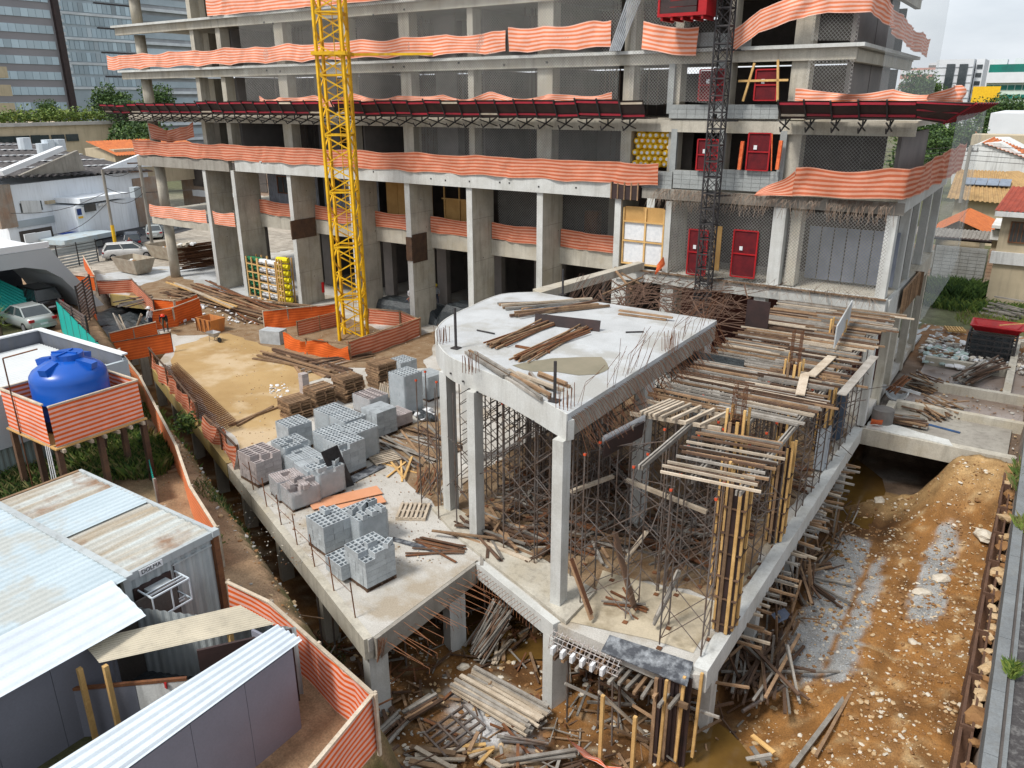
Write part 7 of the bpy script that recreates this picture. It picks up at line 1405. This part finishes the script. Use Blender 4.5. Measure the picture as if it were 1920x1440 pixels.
# ---------------------------------------------------------------- people
skin = mat('skin', (.35, .2, .13), sc=3, bump=0)
def person(lab, P, hd, pose, shirt, trousers, hat=None, s=1.0):
    """one continuous skinned body grown over a joint skeleton; head-height units in metres"""
    t = thing('person', lab, 'person', P, hd); J = pose; names = list(J); E = [('pelvis', 'spine'), ('spine', 'chest'), ('chest', 'neck'), ('neck', 'head'), ('head', 'crownp')]
    for sd in 'lr': E += [('pelvis', 'hip'+sd), ('hip'+sd, 'knee'+sd), ('knee'+sd, 'ankle'+sd), ('ankle'+sd, 'toe'+sd), ('chest', 'sh'+sd), ('sh'+sd, 'elbow'+sd), ('elbow'+sd, 'wrist'+sd), ('wrist'+sd, 'hand'+sd)]
    RAD = dict(pelvis=.14, spine=.13, chest=.15, neck=.055, head=.1, crownp=.085, hip=.095, knee=.065, ankle=.045, toe=.04, sh=.07, elbow=.047, wrist=.032, hand=.036)
    me = bpy.data.meshes.new('body'); me.from_pydata([Vector(J[n])*s for n in names], [(names.index(a), names.index(c)) for a, c in E], []); o = bpy.data.objects.new('tmp_body', me); COL.objects.link(o); md = o.modifiers.new('skin', 'SKIN')
    for i, n in enumerate(names): r_ = RAD.get(n, RAD.get(n[:-1], .05))*s; me.skin_vertices[0].data[i].radius = (r_, r_)
    me.skin_vertices[0].data[names.index('pelvis')].use_root = True; sb = o.modifiers.new('sub', 'SUBSURF'); sb.levels = 1; dg = bpy.context.evaluated_depsgraph_get(); m2 = bpy.data.meshes.new_from_object(o.evaluated_get(dg)); COL.objects.unlink(o); bpy.data.objects.remove(o)
    for m in (shirt, trousers, skin, blackm): m2.materials.append(m)
    def near(c): return min(names, key=lambda n: (Vector(J[n])*s-c).length-RAD.get(n, RAD.get(n[:-1], .05))*s)
    for p in m2.polygons:
        n = near(p.center); p.use_smooth = True; p.material_index = 2 if n[:4] in ('head', 'neck', 'hand', 'wris', 'crow') else 3 if n[:3] in ('toe', 'ank') else 1 if n[:3] in ('hip', 'kne', 'pel') else 0
    _reg(bpy.data.objects.new('body', m2), WM[t.name].copy(), t)
    hp = WM[t.name] @ (Vector(J['crownp'])*s)
    if hat: b = bmesh.new(); bmesh.ops.create_uvsphere(b, u_segments=14, v_segments=8, radius=.15*s); me = bpy.data.meshes.new('helmet'); b.to_mesh(me); b.free(); me.materials.append(hat); _reg(bpy.data.objects.new('helmet', me), Matrix.Translation(hp) @ Matrix.Diagonal((1.0, .9, .75, 1)), t); box('helmet_brim', t, hat, hp-Vector((0, 0, .03)), (.36*s, .3*s, .02), hd)
    return t
ST = dict(pelvis=(0, 0, .95), spine=(0, 0, 1.12), chest=(0, 0, 1.34), neck=(0, 0, 1.5), head=(.02, 0, 1.62), crownp=(.02, 0, 1.7), hipl=(0, .1, .9), hipr=(0, -.1, .9), kneel=(.03, .12, .5), kneer=(.05, -.12, .5), anklel=(-.02, .12, .09), ankler=(.0, -.12, .09), toel=(.14, .13, .04), toer=(.16, -.13, .04), shl=(0, .19, 1.4), shr=(0, -.19, 1.4), elbowl=(.02, .27, 1.12), elbowr=(.02, -.27, 1.12), wristl=(.2, .24, .95), wristr=(.22, -.22, 1.0), handl=(.28, .22, .92), handr=(.3, -.2, .98))
BD = dict(ST, spine=(.12, 0, 1.08), chest=(.32, 0, 1.18), neck=(.46, 0, 1.24), head=(.55, 0, 1.27), crownp=(.62, 0, 1.31), shl=(.36, .19, 1.2), shr=(.36, -.19, 1.2), elbowl=(.46, .25, .95), elbowr=(.48, -.25, .93), wristl=(.52, .18, .72), wristr=(.55, -.16, .7), handl=(.56, .15, .64), handr=(.58, -.12, .62), kneel=(.1, .14, .5), kneer=(.12, -.14, .5))
SI = dict(ST, pelvis=(0, 0, .5), spine=(.03, 0, .68), chest=(.06, 0, .9), neck=(.08, 0, 1.06), head=(.12, 0, 1.17), crownp=(.13, 0, 1.25), hipl=(.02, .1, .48), hipr=(.02, -.1, .48), kneel=(.42, .14, .52), kneer=(.42, -.14, .52), anklel=(.42, .14, .1), ankler=(.42, -.14, .1), toel=(.56, .15, .04), toer=(.56, -.15, .04), shl=(.06, .19, .96), shr=(.06, -.19, .96), elbowl=(.14, .27, .72), elbowr=(.14, -.27, .72), wristl=(.34, .18, .62), wristr=(.34, -.18, .62), handl=(.42, .14, .6), handr=(.42, -.14, .6))
hw_ = mat('white_helmet', (.7, .7, .7), bump=0, rough=.3); hr_ = mat('red_helmet', (.65, .05, .02), bump=0, rough=.3); hy_ = mat('yellow_helmet', (.75, .6, .05), bump=0, rough=.3); jean = mat('dark_jeans', (.03, .04, .07), sc=5); blk_s = mat('black_shirt', (.02, .02, .025), sc=5); whs = mat('white_shirt', (.6, .6, .62), sc=5); mar = mat('maroon_shirt', (.18, .01, .02), sc=5); cam_ = mat('olive_trousers', (.1, .09, .06), sc=9)
pe = G(286, 622); person('worker in black and white top with white helmet beside the ramp', pe, R(200), ST, whs, jean, hw_); pe2 = G(312, 622); t = person('worker in black shirt and red helmet bending over the rubble', pe2, R(-40), BD, blk_s, cam_, hr_)
person('man in maroon shirt and jeans standing by the white pickup', G(247, 476), R(160), ST, mar, jean); person('person in white shirt sitting behind the crane fence', Vector((-38.4, 43.6, .55)), R(-30), SI, whs, jean); person('person in checked red shirt sitting on the black tarpaulin', Vector((-37.4, 42.6, .62)), R(-150), SI, mar, jean); person('worker with yellow helmet standing in the shade behind the crane', Vector((-37.6, 45.6, 0)), R(-60), ST, mat('grey_shirt', (.25, .27, .3), sc=5), jean, hy_)
# ---------------------------------------------------------------- warehouse and street at the left
WA = G(25, 472, 0); WB = G(292, 420, 0); wd = (WB-WA); wd.z = 0; wl = wd.length; wd.normalize(); wnn = Vector((wd.y, -wd.x, 0))
def onw(x, y, off=0.):
    d = ray(x, y); o = WA+wnn*off; t = ((o-CP).dot(wnn))/d.dot(wnn); return CP+d*t
wh = thing('white_warehouse', 'white painted warehouse with a dark corrugated roof at the left', 'warehouse', (WA+WB)/2); wrz = math.atan2(wd.y, wd.x); zt = onw(150, 333).z; cw_ = (WA+WB)/2-wnn*11
whw = mat('warehouse_white', (.8, .84, .88), (.72, .76, .8), sc=.25, grime=.2); box('wall', wh, whw, (*(cw_)[:2], zt/2), (wl, 22, zt), wrz)
def onbox(nm, m, x0, y0, x1, y1, th=.15, off=.0, par=wh):
    a = onw(x0, y1, off); c = onw(x1, y0, off); mid = (a+c)/2; return box(nm, par, m, mid, (abs((c-a).dot(wd)), th, abs(c.z-a.z)), wrz)
onbox('shutter_opening', darkin, 40, 424, 96, 456); onbox('wall_band', MATS['pale_grey_wall'], 30, 412, 130, 415, .2); w = onbox('barred_window', glass, 40, 376, 76, 399, .2)
for k in range(7): onbox('window_bar', whiter, 42+k*5, 376, 42.7+k*5, 399, .3)
onbox('air_conditioner', cream, 84, 375, 98, 383, .8); onbox('brick_pier', wr_, 262, 330, 290, 430, .3); onbox('brick_pier', wr_, 2, 345, 16, 430, .3)
an = thing('white_annex', 'small white annex with a sign board in front of the warehouse', 'building', onw(170, 440)); onbox('wall', whw, 130, 372, 215, 445, 3.4, 1.7, an); onbox('roof_edge', whw, 124, 368, 218, 372, 3.8, 1.8, an); onbox('sign_board', whb, 143, 388, 156, 412, .12, 3.6, an); onbox('sign_mark', mat('navy_print', (.03, .06, .2), sc=5), 145, 391, 151, 404, .14, 3.62, an); onbox('sign_mark', ylw, 147, 405, 155, 410, .14, 3.62, an); onbox('window', glass, 160, 381, 178, 398, .1, 3.6, an); onbox('meter_box', whiter, 185, 379, 204, 387, .2, 3.6, an)
tag(onbox('blue_tarp', mat('blue_tarp', (.01, .06, .35), sc=3), 120, 431, 165, 440, 2, 3, None), 'blue tarpaulin over the lean-to below the white annex', 'tarpaulin'); tl = thing('tin_lean_to', 'grey tin lean-to and panels below the warehouse', 'shed', onw(140, 470, 5)); onbox('roof', zinc, 96, 440, 195, 450, 3.5, 5, tl); onbox('wall', MATS['hoarding_grey'], 98, 450, 190, 485, .2, 6, tl); onbox('panel', whb, 66, 432, 94, 458, .12, 3.2, tl); onbox('panel', whb, 48, 436, 66, 456, .12, 3.2, tl)
dkr = mat('old_dark_roof', (.07, .065, .065), (.13, .12, .12), sc=1.4, lo=.5, hi=.7, fine=.4); e0 = onw(2, 335, .8); e1 = onw(290, 322, .8); up_ = Vector((0, 0, 3.1)); corr_quad('roof', wh, dkr, e0-wnn*20+up_, e1-wnn*20+up_, e1, e0, .9, .18)
for k in range(5):
    for q in range(22): p = (e0-wnn*(4+3.6*k)+up_*(4+3.6*k)/20).lerp(e1-wnn*(4+3.6*k)+up_*(4+3.6*k)/20, (q+.5)/22); box('skylight_strip', wh, whb, p+Vector((0, 0, .22)), (.5, .5, .06), wrz)
gpar = MB(); A1, A2, A3 = onw(28, 333, .2), onw(160, 320, .2), onw(146, 282, .2); gpar.add([A1, A2, A3, A1-wnn*.4, A2-wnn*.4, A3-wnn*.4], [(0, 1, 2), (5, 4, 3), (0, 2, 5, 3), (2, 1, 4, 5)]); gpar.build('gable_parapet', concd, wh); bar('white_gutter', wh, whb, onw(0, 325, .6), onw(115, 278, .6), .8, .5); b = MB(); A1, A2, A3 = onw(196, 316, .3), onw(285, 312, .3), onw(280, 283, .3); b.add([A1, A2, A3, A1-wnn*.4, A2-wnn*.4, A3-wnn*.4], [(0, 1, 2), (5, 4, 3), (0, 2, 5, 3), (2, 1, 4, 5)]); b.build('white_parapet', whw, wh)
for px, py in ((83, 290), (93, 283), (113, 282), (48, 280)): p = onw(px, py, -1.5); b = MB(); b.rod(p, p+Vector((0, 0, 1.2)), 1.3, 12); b.build('vent_cowl', zincw, wh)
pb = G(218, 468); t = thing('utility_pole', 'grey street pole with a yellow painted base in front of the warehouse', 'utility pole', pb); zt2 = GZ(pb, 197, 318); rod('base', t, ylw, pb, pb+Vector((0, 0, 2.6)), .38); rod('shaft', t, concd, pb+Vector((0, 0, 2.6)), (pb.x, pb.y, zt2), .3)
pb2 = G(285, 455); t = thing('utility_pole', 'crowded utility pole with transformer beside the brick pier', 'utility pole', pb2); z3 = GZ(pb2, 268, 300); rod('shaft', t, concd, pb2, (pb2.x, pb2.y, z3), .35); box('transformer', t, MATS['pale_grey_wall'], (pb2.x-.8, pb2.y-.5, z3*.62), (.9, .8, 1.1)); 
for z in (z3-.3, z3-1.2): box('cross_arm', t, timbd, (pb2.x, pb2.y, z), (2.4, .12, .14), R(60))
pwl = thing('power_lines', 'black power lines strung between the two street poles', 'power lines', pb)
for (a, c) in (((pb.x, pb.y, zt2-.4), (pb2.x, pb2.y, z3-.4)), ((pb.x, pb.y, 5.2), (pb2.x, pb2.y, 5.5)), ((pb.x, pb.y, 5.0), tuple(onw(100, 440, 3))), ((pb.x, pb.y, 6.5), (pb2.x, pb2.y, 6.2)), ((pb2.x, pb2.y, 5.5), (-75, 80, 7)), ((pb.x, pb.y, 6), tuple(onw(20, 400, 4)))):
    a, c = Vector(a), Vector(c); b = MB(); b.tube([a.lerp(c, i/8)+Vector((0, 0, -.7*math.sin(math.pi*i/8))) for i in range(9)], .06, 4); b.build('wire', blackm, pwl)
poly_sheet('road', mat('asphalt', (.07, .07, .075), (.05, .05, .055), sc=1, fine=.3), [tuple(G(x, y)[:2]) for x, y in ((185, 480), (300, 446), (400, 420), (420, 400), (300, 415), (180, 440))], .03, 'asphalt street in front of the warehouse')
t = thing('brick_building', 'brick building with dark openings seen through the open first floor', 'building', (-78, 66, 0)); box('wall', t, wr_, (-84, 72, 4), (44, 2, 8)); box('roof_edge', t, whb, (-84, 70.8, 8.1), (44.4, .3, .3))
for k in range(7): box('dark_opening', t, darkin, (-101+k*6, 70.95, 5.2), (4, .1, 3.6)); box('white_band', t, whw, (-101+k*6, 70.93, 2.4), (5, .1, .9))
rocks('bank_litter', 'stones and dry clods on the earth bank beside the deck', 900, lambda r: (lambda p: (p.x, p.y))(P0+UL*(r.random()*26)+NL*(.4+1.9*r.random())), .02, .12, [stone2, stone2, rubm, stone], seed=51); rocks('path_litter', 'gravel crumbs along the earth path and yard', 700, lambda r: (lambda p: (p.x, p.y))(P0+UL*(-3+r.random()*26)+NL*(2.6+1.8*r.random())), .01, .05, [stone2, rubm, stone], seed=52)
# ---------------------------------------------------------------- towers at the far left
tg = mat('tower_grey_band', (.28, .265, .275), (.25, .24, .25), sc=.1); tgl = mat('hazed_tower_glass', (.42, .52, .57), (.36, .46, .52), sc=.15, rough=.15, spec=.6, vary=.22, bump=0); tgl2 = mat('tower_glass_dark', (.34, .41, .45), (.42, .49, .53), sc=.2, rough=.12, spec=.6, vary=.4, bump=0)  # pane glass lightened so its colour carries the distance haze
XT = -230; t = thing('grey_band_tower', 'grey office tower with blue glass bands at the top left', 'office tower', GX(60, 200, XT)); a = GX(0, 190, XT); c = GX(133, 195, XT); y0_, y1_ = a.y-25, c.y; box('body', t, tg, (XT-12, (y0_+y1_)/2, 45), (24, y1_-y0_, 110)); zA, zB = GX(60, 151, XT).z, GX(60, 122, XT).z; per = zB-zA; n0 = int((zA+8)/per)
for k in range(-2, 14):
    z = zA+k*per+per*.22
    if z < -3: continue
    for i in range(22): w = (y1_-y0_-1.2)/22; box('window_pane', t, tgl, (XT+.1, y0_+w*(i+.5), z+per*.1), (.2, w-.08, per*.52))
box('corner_fin', t, blackpl, (XT+.4, y1_+.2, 45), (1.6, 1.6, 112))
XG = -250; t = thing('glass_tower', 'glass office tower with white floor bands beside the grey tower', 'office tower', GX(180, 190, XG)); a = GX(112, 190, XG); c = GX(262, 190, XG); y0_, y1_ = a.y+3, c.y+4; whbd = mat('hazed_white_band', (.75, .78, .8), sc=.2); box('body', t, tgl2, (XG-14, (y0_+y1_)/2, 45), (28, y1_-y0_, 110)); zA, zB = GX(200, 121, XG).z, GX(200, 76, XG).z; per = (zB-zA)  # white bands brightened too, as painted haze
for k in range(-1, 8):
    z = zA+k*per; box('floor_band', t, whbd, (XG+.25, (y0_+y1_)/2, z), (.5, y1_-y0_, per*.1)); box('dark_joint', t, blackpl, (XG+.2, (y0_+y1_)/2+6, z+per*.5), (.3, y1_-y0_-13, per*.05))
    for h_ in range(2):
        for i in range(18): w = (y1_-y0_)/18; box('window_pane', t, tgl if (i+k) % 7 else tgl2, (XG+.12, y0_+w*(i+.5), z+per*(.27+.48*h_)), (.25, w-.12, per*.36))
    for h_ in range(4): box('side_balcony', t, whbd, (XG+2.5, y0_-2.2, z+per*(.12+.25*h_)), (5, 4, per*.12))
t = thing('balcony_tower', 'grey apartment tower with white balconies seen through the building corner', 'apartment tower', (-262, 330, 0)); a = GX(258, 190, -262); 
for k in range(1): box('body', t, MATS['grey_far'], (-275, a.y+18, 45), (26, 44, 110))
for k in range(14): box('balcony', t, whbd, (-261.6, a.y+18, 2+k*5.2), (1.6, 42, .9)); box('window_band', t, tgl2, (-261.9, a.y+18, 4.6+k*5.2), (.3, 43, 2))
t = thing('beige_side_building', 'beige slab blocks with dark gaps at the left edge', 'building', GX(0, 200, -180)); 
for py0, py1, px in ((125, 146, 12), (159, 180, 20), (193, 213, 27)): a = GX(px, py0, -180); c = GX(px, py1, -180); box('floor_slab', t, cream, (-190, a.y-15, (a.z+c.z)/2), (20, 30, a.z-c.z)); 
box('core', t, darkin, (-192, GX(0, 200, -180).y-16, 10), (18, 26, 40))
XB = -130; t = thing('beige_hall', 'long beige hall with dark windows and a planted roof edge', 'building', GX(120, 270, XB)); a = GX(0, 238, XB); c = GX(234, 230, XB); box('wall', t, cream, (XB-12, (a.y-15+c.y)/2, c.z/2), (24, c.y-a.y+15, c.z)); box('cornice', t, mat('cornice_grey', (.45, .43, .4), sc=1), (XB+.1, (a.y-15+c.y)/2, c.z+.1), (.7, c.y-a.y+15.2, .5))
for px0, px1, py0, py1 in ((0, 24, 255, 278), (30, 54, 254, 278), (61, 74, 253, 276), (78, 90, 253, 275), (98, 119, 252, 268), (125, 145, 251, 265)): p = GX(px0, py1, XB); q = GX(px1, py0, XB); box('window', t, glass, (XB+.1, (p.y+q.y)/2, (p.z+q.z)/2), (.2, q.y-p.y, q.z-p.z))
for k in range(22): y = a.y-8+(c.y-a.y+6)*k/21; p = Vector((XB-3, y, c.z+.3)); leaves('hedge_tmp', None, [gr3, gr3, gr2], p+Vector((0, 0, .8)), 260, (1.6, 2.4, 1.2+.5*math.sin(k*2.1)), .22, k+5); o = bpy.data.objects['hedge_tmp']; o.name = 'hedge_bush'; tag(o, 'yellow-green bushes forming the hedge on the beige hall roof', 'bush', 'hedge bushes on the beige hall roof')
for px, py, X, h, r, lab in ((205, 165, -150, 9, 3.6, 'dark tree standing beside the tower under construction'), (290, 165, -140, 8, 3.2, 'tree seen between the round column and the next one'), (85, 190, -140, 5, 1.8, 'palm-like tree in front of the grey tower'), (245, 195, -128, 7, 4, 'dark tree at the corner of the beige hall'), (250, 235, -115, 7, 4, 'dark tree behind the round column below the canopy'), (270, 240, -110, 7, 4, 'second dark tree behind the round column below the canopy')): p = GX(px, py, X); tree(X, p.y, p.z-h, h, r, lab, rr.choice((0, 3)))
t = thing('small_red_roof_house', 'small house with orange tiles between the hall and the warehouse', 'house', GX(250, 270, -105)); p = GX(240, 262, -108); corr_quad('roof', t, tileo, p+Vector((0, -6, 0)), p+Vector((0, 8, 0)), p+Vector((7, 8, -1.6)), p+Vector((7, -6, -1.6)), .4, .08); box('wall', t, cream, p+Vector((2, 1, -3.2)), (7, 13, 4.6))
for k in range(40):
    y = 90+k*5.5; x = -75+rr.uniform(-15, 35)-k*.9
    if k % 2: tree(x, y, 0, rr.uniform(7, 12), rr.uniform(4, 6), 'distant trees glimpsed behind the open floors of the tower', k, 'trees glimpsed behind the tower')
    else: lowhouse(x, y, 10, 9, rr.uniform(4, 8), tileo, rr.choice(hm), 'low houses glimpsed behind the open floors of the tower', 'houses glimpsed behind the tower')
